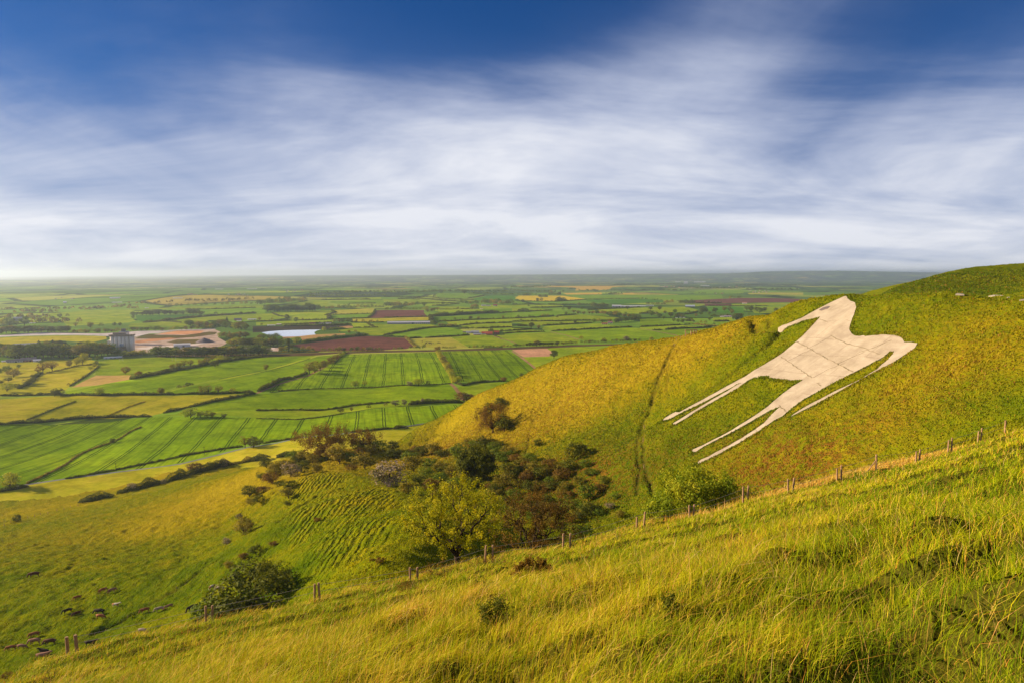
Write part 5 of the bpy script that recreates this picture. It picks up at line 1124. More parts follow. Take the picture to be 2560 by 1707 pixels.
for r in [(1450,800,190,'olive','bushy',1.1),(1390,700,110,'mid','bushy',1.2),(1530,650,130,'dark','bushy',1.1),(1640,650,150,'olive','bushy',1.1),(1850,690,190,'mid','bushy',.9),(1780,640,80,'olive','bushy',1.2),(1260,670,100,'dark','bushy',1.6),(1400,1010,150,'olive','bushy',1.1),(1615,990,170,'rust','bushy',.9),(1560,840,120,'mid','bushy',1.2),(1700,910,130,'mid','bushy',1.2),(1800,860,150,'olive','bushy',1),(1500,910,110,'dark','bushy',1.3),(2280,430,180,'dark','bushy',1.1),(2100,570,130,'dark','bushy',1.4),(1960,570,90,'olive','bushy',1.3),(2000,660,110,'olive','bushy',1.2),(2240,710,130,'dark','bushy',1.2),(2150,950,60,'rust','bushy',1.6),(2300,930,160,'olive','bushy',1),(1900,800,130,'dark','bushy',1.2),(1700,780,110,'olive','bushy',1.3),(1820,960,100,'olive','bushy',1.2),(2180,600,100,'mid','bushy',1.2),(1650,1040,90,'olive','bushy',1.2)]:
    hp('M',*r,where=WT)
WU='in the scrub right of the ivy clad tree'
for r in [(570,690,210,'dark','bushy',.8),(640,640,120,'dark','bushy',1.2),(530,790,150,'dark','bushy',1.1),(430,800,110,'olive','bushy',1.3),(320,850,120,'olive','bushy',1.2),(680,760,100,'mid','bushy',1.2),(760,830,80,'mid','bushy',1.3),(150,880,130,'rust','bushy',1),(30,860,120,'dark','bushy',1.2),(60,940,90,'olive','bushy',1.3),(230,960,110,'olive','bushy',1.2),(350,920,100,'mid','bushy',1.2),(620,920,90,'olive','bushy',1.4),(500,960,100,'olive','bushy',1.2),(850,920,100,'dark','bushy',1.2),(810,1000,110,'rust','bushy',1.1),(450,1020,100,'olive','bushy',1.3),(950,1050,70,'mid','bushy',1.4),(620,1240,100,'dark','bushy',1.3),(800,1200,90,'mid','bushy',1.4),(980,1230,90,'olive','bushy',1.3),(700,840,90,'dark','bushy',1.2),(270,820,90,'mid','bushy',1.2),(420,900,90,'olive','bushy',1.2)]:
    hp('N',*r,where=WU)
hp('N',700,1075,190,'mid','bushy',.75,'upright fresh green bush in front of the dark hollow'); hp('N',560,1180,130,'mid','bushy',1.3,'spreading green bush above the right fence posts'); hp('N',725,1200,130,'dark','bushy',1.3,'dark bush in the hollow beside the fresh green bush'); hp('N',905,1150,70,'blossom','bushy',1.1,'small pale blossomed bush low on the coombe side')
for px,py,h,lf in ((690,1182,30,'olive'),(672,1208,26,'rust'),(640,1236,24,'dark'),(628,1262,20,'olive'),(612,1330,20,'dark'),(598,1300,16,'blossom'),(640,1385,26,'dark'),(610,1400,22,'rust'),(575,1420,24,'olive'),(700,1215,18,'dark')): 
    p=T(px,py); p=(p[0],p[1],tz(p[0],p[1])); plant(p,hpx(h,1,p),lf,'bushy',1.1,'in the broken line down to the thicket')
# random low scrub knitting the belt together
for k,(pxa,pya,pxb,pyb,jj,n) in enumerate([(990,1130,1240,1210,26,22),(1200,1100,1400,1230,38,30),(1380,1180,1480,1290,22,10),(1180,1060,1260,1010,16,5),(640,1190,900,1125,14,14),(1240,1230,1460,1330,20,18)]):
    for i in range(n):
        f=rnd.random(); px=pxa+(pxb-pxa)*f+rnd.gauss(0,jj*.5); py=pya+(pyb-pya)*f+rnd.gauss(0,jj*.7); p=T(px,py)
        if p and p[1]>85:
            p=(p[0],p[1],tz(p[0],p[1])); plant(p,rnd.uniform(1.8,4.2)*(1.25 if p[1]>200 else .8),rnd.choice(['olive','dark','mid','dark','olive','rust','dark']),'low' if rnd.random()<.35 else 'bushy',rnd.uniform(1.0,1.4),('low in the scrub belt','low on the coombe side','low at the coombe foot','beside the rusty bare spur tree','low on the knoll','low behind the fence trees')[k],None,None,.1)
WV='in the dark thicket below the grazing slope'
for px,py,Y,h,lf,w in [(640,1470,100,8.2,'dark',.9),(695,1455,104,6.2,'dark',.9),(590,1500,98,6.0,'dark',1.0),(664,1440,108,8.6,'dark',.62),(555,1525,92,4.6,'dark',1.2),(622,1425,118,5,'dark',1.1),(540,1500,104,4.0,'mid',1.1)]:
    p=at(px,py,Y); z=tz(p[0],p[1]); h=(at(px,py-{8.2:72,6.2:56,6.0:56,8.6:60,4.6:34,5:44,4.0:34}[h],Y)[2]-z)/1.1; plant((p[0],p[1],z),h,lf,'bushy',w,WV,None,None,.1)
hp('L',2235,985,150,'olive','bushy',1.25,'pale tipped bush at the foot of the pasture slope'); hp('L',2080,1065,60,'blossom','bushy',1.4,'small pinkish bush left of the track in the pasture'); hp('L',2300,1400,110,'dark','low',.8,'dark low bush on the upper edge of the thicket')
hp('M',565,1255,50,'rust','low',1,'small dark rusty bush alone on the ridged slope'); hp('M',165,1470,60,'rust','low',1,'low rusty bush near the top of the thicket'); hp('T',1140,465,75,'rust','low',.9,'low reddish bush on the terraced slope'); hp('T',1065,445,35,'rust','low',1,'tiny reddish bush on the terraced slope')
hp('L',155,868,95,'dark','low',.62,'small windswept dark hawthorn beside the pasture fence'); hp('M',290,1110,60,'dark','bushy',1,'small dark bush just under the olive slope bush'); hp('L',2290,640,110,'dark','bushy',1.1,'dark bush where the pasture meets the knoll')
# hedges across the pasture
hedge('L',[(735,695),(850,678),(940,658),(1022,638)],3.4,5,'dark','short dark wedge shaped hedge standing alone in the pasture',TG)
hedge('L',[(1078,612),(1150,600),(1270,572),(1400,535),(1600,485),(1800,425),(2000,375),(2110,345)],3.9,5,'dark','long dark bushy hedge across the pasture',TG,var=.35)
hedge('L',[(2110,345),(2230,325),(2350,300)],4,4.5,'olive','thin green hedge joining the long pasture hedge to the knoll',TG)
hedge('M',[(190,672),(260,660),(330,640)],4.5,5,'dark','short dark hedge beside the knoll',TG); hedge('M',[(-40,700),(50,695),(115,690)],4.5,5,'dark','short dark hedge left of the knoll',TG)
for r in [(1205,585,70,'blossom'),(1350,540,50,'olive'),(1785,420,105,'rust'),(2050,365,75,'blossom'),(1960,380,70,'dark'),(1500,520,50,'blossom')]: hp('L',r[0],r[1],r[2],r[3],'bushy',1.15,where='standing in the long pasture hedge')
# shrubs in the foreground grass
def fg(px,py,h,leaf,label,w=.8,shape=None,n=1500,ls=.035,seed=1):
    p=T(px,py); z=tz(p[0],p[1]); H_=h/FP*math.hypot(p[0],p[1])*1.05
    tm,cm=branchy(seed,H_,H_*w,H_*.55,H_*.5,60,H_*.12,H_*.03,n,ls,leaf,spread=H_*.07,bottom=.02)
    e=empty('small_shrub',(p[0],p[1],z-.02)); link('stem',tm,e); link('crown',cm,e); tag(e,label,'shrub'); return e
fg(1240,1560,80,'dark','dark windswept hawthorn shrub in the foreground grass',.62,n=2600,seed=51); fg(1205,1508,50,'dark','dark side shrub at the left of the windswept hawthorn',.9,n=900,seed=52)
fg(1405,1484,48,'dark','small dark shrub in the grass right of the red bush',.6,n=700,seed=53); fg(1332,1446,44,'rust','low red brown prickly shrub before the fence',1.3,n=4200,seed=54,ls=.07)
fg(1022,1484,40,'rust','low rusty bramble left of the foreground hawthorn',.8,n=1100,seed=55,ls=.045); fg(1676,1578,60,'dark','small dark weed clump in the right foreground grass',.45,n=500,seed=56)
pc_=T(18,1700); plant((pc_[0],pc_[1],tz(pc_[0],pc_[1])-.1),1.9,'rust','low',.8,'','orange rusty bush at the bottom left corner'); fg(126,1712,40,'rust','tiny dark rusty weed near the bottom left corner',.5,n=400,seed=58)
fg(1110,1440,30,'rust','brown bramble tangle under the golden green tree',2.4,n=1500,seed=59,ls=.05); fg(1230,1432,34,'rust','brown bramble tangle between the fence pairs',2.2,n=1500,seed=60,ls=.05)
fg(500,1590,36,'rust','dead brown tuft beside the lower left fence pair',1.3,n=700,seed=61,ls=.05); fg(2120,1245,16,'dark','thin dark twiggy weed in the grass by the fence',1.8,n=250,seed=62,ls=.05)
# ------------------------------------------------------------------ fence posts
WOOD=simple('weathered_post_wood',(.46,.28,.16),(.26,.15,.085),9,.85,.6,.02,stretch=(1,1,.15))
WOODT=simple('sawn_post_top',(.42,.26,.15),(.3,.18,.1),12)
def post(px,py,hp_,r,lean,ly,label,cat='fence post',grp='paired posts along the near fence',z_extra=.5,Y=None):
    p=T(px,py) if Y is None else at(px,py,Y); z=tz(p[0],p[1]); d=math.hypot(p[0],p[1]); h=hp_/FP*d
    m=MB(); top=Vector((math.sin(lean)*h,math.sin(ly)*h,h)); bot=Vector((-math.sin(lean)*z_extra,0,-z_extra))
    k=12; m.tube([bot,top*.3,top*.7,top*.97,top],[r*1.04,r,r*.97,r*.95,r*.86],k)
    m.m[-1]=1
    o=link('fence_post',m.mesh('fence_post',[WOOD,WOODT],False),None,(p[0],p[1],z)); tag(o,label,cat,grp); return o,Vector((p[0],p[1],z)),top
PP=[('S',(620,905),155,(705,880),150,(-.04,-.03),'rightmost' ),]
pairs=[([(170,1636),(193,1628)],[44,44],'at the bottom left by the dark cow'),([(515,1562),(531,1553)],[46,46],'beside the dark thicket'),([(787,1513),(800,1505)],[50,50],'below the ridged terraces'),([(1026,1452),(1044,1444)],[40,36],'left of the golden green tree'),
 ([(1213,1415),(1232,1411)],[45,44],'under the right of the golden green tree'),([(1408,1376),(1425,1371)],[46,47],'right of the rusty thin tree'),([(1592,1325),(1610,1323)],[38,44],'at the left end of the green bush'),([(1724,1295),(1733,1294)],[38,39],'in front of the big green bush'),
 ([(1857,1268),(1868,1265)],[41,42],'right of the big green bush'),([(1970,1238),(1982,1236)],[40,40],'below the rusty patch under the horse'),([(2092,1206),(2103,1205)],[34,38],'just left of the braced post'),
 ([(2289,1160),(2297,1158)],[28,31],'just right of the braced post'),([(2369,1138),(2378,1136)],[32,35],'second pair from the right'),([(2444,1110),(2451,1109)],[28,33],'last pair towards the right edge')]
tops=[]
for i,(ps,hs,wh) in enumerate(pairs):
    for j,((px,py),h) in enumerate(zip(ps,hs)):
        Y=FENCE[[1,2,3,4,5,6,7,8,9,10,11,13,14,15][i]][2]
        o,b,t=post(px,py,h,.075 if i else .11,rnd.uniform(-.05,.06),rnd.uniform(-.04,.04),f"{'left' if j==0 else 'right'} wooden post of the pair {wh}",Y=Y)
        if j==1: tops.append((b,t))
o,b,t=post(2190,1188,45,.085,-.03,0,'single taller wooden post with a diagonal brace',Y=58); tops.insert(11,(b,t))
m=MB(); m.tube([Vector((-.75,.1,.15)),t*.72+Vector((-.03,0,0))],[.045,.045],8); br=link('brace',m.mesh('brace',[WOOD]),o)
o,b,t=post(2512,1081,28,.085,.0,0,'single wooden post farthest right on the near fence',Y=70); tops.append((b,t))
WIRE=simple('grey_wire',(.25,.22,.2),(.18,.15,.13),5,.5)
for k,(f,lb) in enumerate(((.90,'upper'),(.55,'middle'))):
    m=MB()
    for (b0,t0),(b1,t1) in zip(tops,tops[1:]):
        a=b0+t0*f; c=b1+t1*f; mid=(a+c)/2-Vector((0,0,.05)); m.tube([a,mid,c],.011,4,cap=False)
    tag(link('fence_wire',m.mesh('fence_wire',[WIRE])),lb+' thin wire strung along the paired posts','wire')
# tiny distant posts
def minor(t,pts,hz,where,r=.09):
    for i,(x,y) in enumerate(pts):
        px,py=PX(t,[(x,y)])[0]; p=TG(px,py); h=hz/TAG[t][2]/FP*p[1]; m=MB(); m.tube([(0,0,-.3),(0,0,h)],[r,r],6); z=max(tz(p[0],p[1]),float(Hp(p[0],p[1])))
        o=link('fence_post',m.mesh('fence_post',[WOOD]),None,(p[0],p[1],z)); PLANTS.append((o,px,py,h,None,None,where,None,None))
minor('L',[(40,905),(100,880),(255,838),(318,825),(372,808),(440,793),(522,773),(588,755),(648,738),(715,720),(1045,628)],22,'slender post of the pasture fence',.12)
minor('C',[(1490,810),(1510,775),(1546,752),(1565,745),(1592,735),(1607,725)],20,'small post of the spur fence',.12)
minor('N',[(1213,385),(1212,735),(1205,510)],36,'small post beside the trodden hill track',.10)
minor('S',[(725,800),(870,720),(970,665),(1170,560),(1370,450),(1620,310),(1700,260)],28,'thin post in the line crossing the cattle pasture',.06)
# telegraph poles by the lane
for (x,y,h,lb) in ((1066,402,78,'thin dark pole standing by the lane in the middle of the rippled crop'),(1876,255,80,'thin dark pole by the lane nearer the rusty tree')):
    px,py=PX('L',[(x,y)])[0]; p=TG(px,py); hh=h/3.672/FP*p[1]; e=empty('utility_pole',p); m=MB(); m.tube([(0,0,-.3),(0,0,hh)],[.17,.12],8); link('pole',m.mesh('pole',[BARK]),e); m=MB(); m.box((0,0,hh-.6),(1.6,.12,.12)); link('crossarm',m.mesh('crossarm',[BARK]),e); tag(e,lb,'pole')
# stile on the spur
px,py=1728,835; p=T(px,py+3); z=tz(p[0],p[1]); e=empty('stile',(p[0],p[1],z),.3)
for (x,y) in ((-2.6,0),(0,0),(1.6,.6),(2.4,0)): m=MB(); m.tube([(x,y,-.4),(x,y,2.3)],[.22,.2],8); link('post',m.mesh('post',[WOODT]),e)
m=MB(); m.box((-.1,0,2.05),(5.4,.2,.28)); link('rail',m.mesh('rail',[WOODT]),e); m=MB(); m.box((1.2,.3,1.1),(2.6,.6,.2)); link('step',m.mesh('step',[WOODT]),e); tag(e,'wooden stile standing on the crest of the golden spur','stile')
# ------------------------------------------------------------------ buildings
def bm(*a,**k): return simple(*a,**k)
WHT=bm('white_wall',(.66,.62,.58),(.55,.5,.46),.3); GREY=bm('grey_sheet_roof',(.30,.31,.35),(.22,.23,.27),.2); LGREY=bm('pale_grey_cladding',(.50,.50,.54),(.40,.41,.46),.15)
REDT=bm('red_tiles',(.40,.07,.04),(.27,.05,.03),.4); PINKW=bm('pink_brick_wall',(.42,.20,.14),(.33,.14,.10),.4); DARKW=bm('dark_opening',(.02,.022,.03),(.015,.015,.02),1); CONC=bm('weathered_concrete',(.86,.78,.68),(.68,.58,.49),.16,bs=.3,stretch=(1,1,.25)); CONCD=bm('stained_concrete',(.36,.29,.23),(.22,.17,.14),.2)
BLUEG=bm('blue_grey_panel',(.34,.40,.48),(.25,.30,.38),.2); SLATE=bm('slate_roof',(.13,.12,.14),(.09,.085,.10),.4)
def face_rot(p): return -math.atan2(p[0],p[1])
def house(t,x0,x1,ybase,hz,label,wall=WHT,roof=GREY,depth=None,roofh=.45,nwin=3,name='house',door=True,rot=0.0,cat=None,dark_end=False):
    xm=(x0+x1)/2; px,py=PX(t,[(xm,ybase)])[0]; p=G(px,py); s=TAG[t][2]; dep=p[1]
    L=abs(x1-x0)/s/FP*dep; H_=hz/s/FP*dep; D=depth or max(6,min(L*.5,14)); wh=H_*(1-roofh); rz=face_rot(p)+rot
    e=empty(name,(p[0],p[1]+D/2,p[2]-.2),rz)
    m=MB(); m.box((0,0,wh/2),(L,D,wh)); link('wall',m.mesh('wall',[wall]),e)
    m=MB(); m.gable((0,0,wh+.003),(L,D),max(.3,H_*roofh),0,0,.35); link('roof',m.mesh('roof',[roof]),e)
    for i in range(nwin):
        x=-L/2+(i+.5)/nwin*L*.94+L*.03; w=min(L/nwin*.45,2.2 if L<40 else 4); hh=min(wh*.4,1.6 if L<40 else wh*.5); m=MB(); m.box((x,-D/2-.04,wh*.62),(w,.1,hh)); link('window',m.mesh('window',[DARKW]),e)
    if door: m=MB(); dh=min(wh*.62,4.5); m.box((L*(.08 if nwin%2==0 else .3),-D/2-.06,dh/2),(min(L*.12,5),.12,dh)); link('door',m.mesh('door',[DARKW]),e)
    tag(e,label,cat or name.replace('_',' ').split()[-1]); return e
# cement works: silo block
def silos():
    p=G(299,884); rz=face_rot(p)-.38; e=empty('silo_block',(p[0],p[1]+10,p[2]-.5),rz); k=p[1]/FP
    W_=54*k; H_=44*k; r=W_/6/2*1.02
    for i in range(6):
        for j in (0,1):
            x=-W_/2+(i+.5)*W_/6; m=MB(); m.tube([(x,(j*2-1)*r*.98,0),(x,(j*2-1)*r*.98,H_)],[r*.97,r*.97],20); link('silo',m.mesh('silo',[CONC],True),e)
    m=MB(); m.box((0,0,H_+1.2),(W_*1.03,r*4.3,2.4)); link('roof_slab',m.mesh('roof_slab',[CONCD]),e)
    m=MB(); m.box((-W_*.12,0,H_+3.9),(W_*.5,r*2,3)); link('rooftop_gallery',m.mesh('rooftop_gallery',[CONCD]),e)
    for x,z,w,h,mt in ((-.38,.5,.16,.13,BLUEG),(.05,.5,.14,.13,BLUEG),(-.27,.2,.24,.4,BLUEG),(.06,.22,.26,.36,CONCD)):
        m=MB(); m.box((x*W_,-r*2.4-(1 if h>.3 else 0),z*H_),(w*W_,5,h*H_)); link('annex',m.mesh('annex',[mt]),e)
    m=MB(); m.box((-W_*.56,0,H_*.38),(W_*.13,9,H_*.76)); link('lift_tower',m.mesh('lift_tower',[CONC]),e); m=MB(); m.box((-W_*.68,0,H_*.25),(W_*.14,9,H_*.5)); link('side_block',m.mesh('side_block',[CONCD]),e)
    tag(e,'tall grey concrete silo block of the disused cement works','silos'); return e
silos()
def tower():
    p=G(182,884); rz=face_rot(p)-.3; e=empty('tower_building',(p[0],p[1]+150,p[2]),rz); k=(p[1]+150)/FP
    W_=19*k;H_=30*k; m=MB(); m.box((0,0,H_/2),(W_,W_*.9,H_)); link('wall',m.mesh('wall',[WHT]),e); m=MB(); m.box((0,0,H_+.8),(W_*1.05,W_*.95,1.6)); link('roof',m.mesh('roof',[GREY]),e); m=MB(); m.box((-.05*W_,0,H_+4),(W_*.4,W_*.5,5)); link('plant_room',m.mesh('plant_room',[SLATE]),e)
    for r in range(5): m=MB(); m.box((0,-W_*.45-.06,H_*(.14+r*.18)),(W_*.84,.16,H_*.055)); link('window_band',m.mesh('window_band',[BLUEG]),e)
    tag(e,'white office tower with grey rooftop room left of the silos','tower'); return e
tower()
house('a',1420,1700,1378,34,'low white roofed sheds right of the office tower',WHT,WHT,12,.4,0,'shed',False)
house('a',170,560,1378,60,'dark grey roofed shed behind the left tree belt',PINKW,GREY,30,.7,3,'shed',False); house('a',560,640,1378,38,'small grey lean to beside the dark grey shed',GREY,GREY,14,.5,1,'shed',False)
house('A',40,165,975,28,'long low white walled building at the left edge',WHT,SLATE,14,.55,6,'shed'); house('A',165,280,968,34,'grey roofed building behind the long white walled one',PINKW,SLATE,20,.6,4,'shed'); house('A',285,345,970,22,'pale roofed shed right of the left edge buildings',WHT,LGREY,12,.5,1,'shed'); house('A',0,30,972,12,'small pale shed at the very left edge',WHT,LGREY,8,.5,1,'shed')
house('A',950,1095,940,18,'low blue grey sheeted shed at the foot of the silos',BLUEG,BLUEG,8,.5,4,'shed',False)
house('b',795,1075,1385,68,'pale metal warehouse with a dark door on the works ground',LGREY,LGREY,24,.22,0,'warehouse')
house('a',230,370,905,75,'grey block among the trees at the far left',GREY,GREY,14,.2,4,'block',False); house('a',520,620,950,20,'small pale roofed house below the far left trees',WHT,LGREY,9,.5,2)
house('b',1930,2060,895,42,'dark roofed barn behind the lakeside wood',PINKW,SLATE,18,.6,2,'barn'); house('b',2190,2340,885,22,'pale roofed shed beyond the dark roofed barn',WHT,LGREY,12,.5,3,'shed'); house('b',1990,2070,905,14,'tiny white shed under the dark roofed barn',WHT,WHT,8,.5,1,'shed',False)
house('b',300,365,672,14,'tiny pale roofed barn on top of the low hill',BLUEG,LGREY,10,.5,1,'barn',False)
house('c',200,340,990,18,'pale shed left of the quarry lake rim',WHT,LGREY,9,.5,2,'shed',False); house('c',370,450,975,22,'pinkish shed above the quarry lake rim',PINKW,WHT,9,.5,1,'shed')
house('c',970,1080,960,32,'dark red roofed barn above the quarry lake',PINKW,bm('dark_red_roof',(.14,.045,.04),(.09,.035,.03),.3),12,.6,2,'barn'); house('c',1150,1235,962,30,'white gabled house right of the dark red barn',WHT,SLATE,9,.5,2); house('c',1275,1370,957,20,'long white shed right of the white gabled house',WHT,LGREY,9,.45,2,'shed',False)
# long grey shed
def longshed():
    pa,pb=G(*PX('d',[(60,962)])[0]),G(*PX('d',[(850,955)])[0]); a,b=Vector(pa[:2]),Vector(pb[:2]); L=(b-a).length; ang=math.atan2(b.y-a.y,b.x-a.x); c=(a+b)/2; k=c.y/FP; H_=66/7.35*k*.72; D=26
    e=empty('farm_shed',(c.x-math.sin(ang)*D/2,c.y+math.cos(ang)*D/2,pa[2]-.1),ang)
    m=MB(); m.box((0,0,H_*.3),(L,D,H_*.6)); link('wall',m.mesh('wall',[bm('dull_grey_sheet',(.27,.27,.34),(.22,.22,.28),.3)]),e); m=MB(); m.gable((0,0,H_*.6+.003),(L,D),H_*.42,0,0,.4); link('roof',m.mesh('roof',[bm('silver_sheet_roof',(.44,.43,.48),(.36,.36,.42),.1)]),e)  # wall sheet is a darker grey than the roof sheet
    m=MB(); m.box((L*.09,-D/2-.08,H_*.29),(L*.045,.2,H_*.52)); link('door',m.mesh('door',[bm('blue_door',(.02,.04,.14),(.015,.03,.1),1)]),e)
    for i in range(7): m=MB(); m.box((L*(.16+i*.045),-D/2-.06,H_*.27),(L*.018,.14,H_*.26)); link('window',m.mesh('window',[WHT]),e)
    tag(e,'very long low silver grey shed with a blue door','shed')
longshed()
# red roofed farm
for a in [(1505,1600,1132,44,'pale gabled barn at the left of the red roofed farm',WHT,GREY,14,.4,0,'barn'),(1600,1740,1125,42,'grey roofed barn in the middle of the red roofed farm',GREY,GREY,22,.6,0,'barn'),(1640,1780,1160,34,'low pinkish open shed before the grey barn',PINKW,GREY,14,.55,2,'shed'),(1790,1880,1150,52,'white gabled barn with one red roof slope',WHT,REDT,14,.5,0,'barn'),(1870,1990,1158,60,'long red roofed barn of the farm',PINKW,REDT,20,.62,0,'barn'),(2020,2115,1150,68,'brick farmhouse with red roof at the farm right end',PINKW,REDT,9,.42,3,'house'),(1445,1500,1115,22,'small dark lean to at the farm left end',SLATE,SLATE,8,.5,0,'shed')]:
    house('d',a[0],a[1],a[2],a[3],a[4],a[5],a[6],a[7],a[8],a[9],a[10],False)
house('d',1785,1870,632,24,'white bungalow left of the white farmhouse',WHT,LGREY,10,.4,2); house('d',1880,1960,632,20,'low white shed between bungalow and farmhouse',WHT,GREY,10,.4,2,'shed'); house('d',2005,2085,634,36,'white farmhouse with reddish roof among far trees',WHT,REDT,10,.45,3); house('d',1760,1820,686,10,'tiny white shelter in the field below the farmhouse',WHT,WHT,6,.4,0,'shelter',False)
house('e',1650,1760,966,30,'low white house with pink roof on the green meadow',WHT,REDT,8,.45,3); house('e',1765,1855,950,42,'white house with grey red roof above the low one',WHT,bm('pinkish_roof',(.32,.16,.13),(.25,.12,.1),.3),9,.5,2)
house('e',1845,2010,655,46,'left long white shed before the black trees',WHT,LGREY,18,.4,3,'shed'); house('e',2010,2300,650,30,'middle long white shed before the black trees',WHT,LGREY,18,.45,5,'shed'); house('f',-60,110,640,22,'right long white shed before the black trees',WHT,LGREY,16,.5,3,'shed',False); house('f',120,260,632,22,'last low white shed of the long row',WHT,GREY,14,.5,2,'shed',False)
house('f',850,1020,655,46,'blue grey roofed barn by the far brown field',SLATE,BLUEG,24,.6,0,'barn',False); house('f',1885,1970,590,34,'small white house beyond the brown field strip',WHT,PINKW,9,.4,2)
for i,(x0,x1,y,h,lb) in enumerate([(650,690,854,16,'left white van parked in the parkland lane'),(725,760,850,18,'middle white van parked in the parkland lane'),(785,830,852,18,'right white van parked in the parkland lane')]):
    px,py=PX('f',[((x0+x1)/2,y)])[0]; p=G(px,py); L=(x1-x0)/7.35/FP*p[1]; H_=h/7.35/FP*p[1]; e=empty('parked_van',p,face_rot(p)); m=MB(); m.box((0,0,H_*.55),(L,3.0,H_*.8),top=.94); m.box((L*.36,0,H_*.35),(L*.34,2.9,H_*.45),top=.8); link('body',m.mesh('body',[WHT]),e)
    for sx in (-.3,.3):
        for sy in (-1,1): m=MB(); m.tube([(sx*L,sy*1.25,.55),(sx*L,sy*1.55,.55)],[.55,.55],12); link('wheel',m.mesh('wheel',[DARKW]),e)
    m=MB(); m.box((L*.46,0,H_*.62),(L*.1,2.5,H_*.25)); link('windscreen',m.mesh('windscreen',[DARKW]),e); tag(e,lb,'van')
house('f',1480,1550,832,20,'small white shed left of the pinkish park building',WHT,WHT,8,.45,1,'shed'); house('f',1555,1690,832,28,'long pinkish building among the parkland oaks',WHT,bm('lilac_roof',(.34,.26,.30),(.28,.2,.24),.3),9,.5,4,'building'); house('f',2010,2060,828,18,'white cottage end peeping over the spur crest',WHT,REDT,8,.45,1,'cottage')
# far villages: small houses
vi=0
for (t,x0,x1,y0,y1,n,wh) in (('f',320,620,262,290,12,'in the far village left of the big white sheds'),('f',640,960,285,305,8,'in the far village under the hill'),('f',1980,2350,345,388,14,'in the far village above the pale field'),('f',1240,1560,392,405,5,'beside the far lane'),('f',1400,1900,275,310,9,'in the village before the blue hill'),('b',1000,1300,412,425,9,'in the hazy town above the lake'),('b',1700,2200,412,435,12,'in the hazy town above the woods'),('a',1000,1400,480,520,6,'in the hazy town at the far left'),('c',500,1100,330,380,9,'in the town beyond the low hill')):
    for i in range(n):
        x=rnd.uniform(x0,x1); y=rnd.uniform(y0,y1); w=rnd.uniform(14,32); e=house(t,x,x+w,y,rnd.uniform(10,17),'x',rnd.choice([WHT,WHT,PINKW]),rnd.choice([REDT,GREY,SLATE,PINKW]),None,.45,2,'house',False,rnd.uniform(-.5,.5))
        del e['label']; px,py=PX(t,[(x,y)])[0]; PLANTS.append((e,px,py,5,None,None,'small pale house '+wh,None,None))
for (t,x0,x1,y,h,lb) in (('f',1000,1200,198,20,'long white factory shed far in the vale'),('f',810,885,222,42,'white grey factory block left of the long factory'),('f',650,750,192,14,'small white sheds left of the factory block'),('f',1120,1280,262,14,'cream sheds below the long factory'),('b',1590,1730,325,12,'left white warehouse in the hazy town'),('b',2180,2352,320,12,'right white warehouse in the hazy town'),('a',2000,2170,495,28,'white warehouse cluster at the far left'),('a',2040,2200,570,14,'low white sheds below the far left warehouses'),('b',810,970,492,14,'pale grey shed on the town edge'),('a',1130,1185,580,36,'pale square building in the far left haze')):
    house(t,x0,x1,y,h,lb,WHT,LGREY,24,.35,0,'warehouse',False)
# quarry spoil heap
p=G(*PX('b',[(1400,1290)])[0]); m=MB(); n=22; ring=[]; hh=88/7.35/FP*p[1]; W_=330/7.35/FP*p[1]/2
vs=[(0,0,hh)]+[(math.cos(a)*W_*f*(1+.15*math.sin(3*a)),math.sin(a)*W_*f,hh*(1-f)**.85+rnd.uniform(-.3,.3)*(1-f)) for f in (.25,.5,.75,1.0) for a in [2*math.pi*k/n for k in range(n)]]
fs=[(0,1+k,1+(k+1)%n) for k in range(n)]+[(1+r*n+k,1+(r+1)*n+k,1+(r+1)*n+(k+1)%n,1+r*n+(k+1)%n) for r in range(3) for k in range(n)]
m.add(vs,fs); tag(link('spoil_heap',m.mesh('spoil_heap',[bm('grey_spoil',(.17,.13,.14),(.11,.085,.09),.1)],True),None,(p[0],p[1],p[2]-.3)),'dark grey conical spoil heap on the quarry ground','heap')
# rugby goals
for x,lb in ((430,'tall white goal posts at the left of the playing field'),(290,'')):
    pass
for (px,py,lb) in ((303,903,'white goal posts at the left end of the playing field'),(435,902,'white goal posts at the right end of the playing field')):
    p=G(px,py); m=MB()
    for sx in (-2.8,2.8): m.tube([(sx,0,0),(sx,0,10)],.14,6)
    m.box((0,0,3),(5.6,.12,.12)); tag(link('goal_posts',m.mesh('goal_posts',[WHT]),None,p),lb,'goal posts')
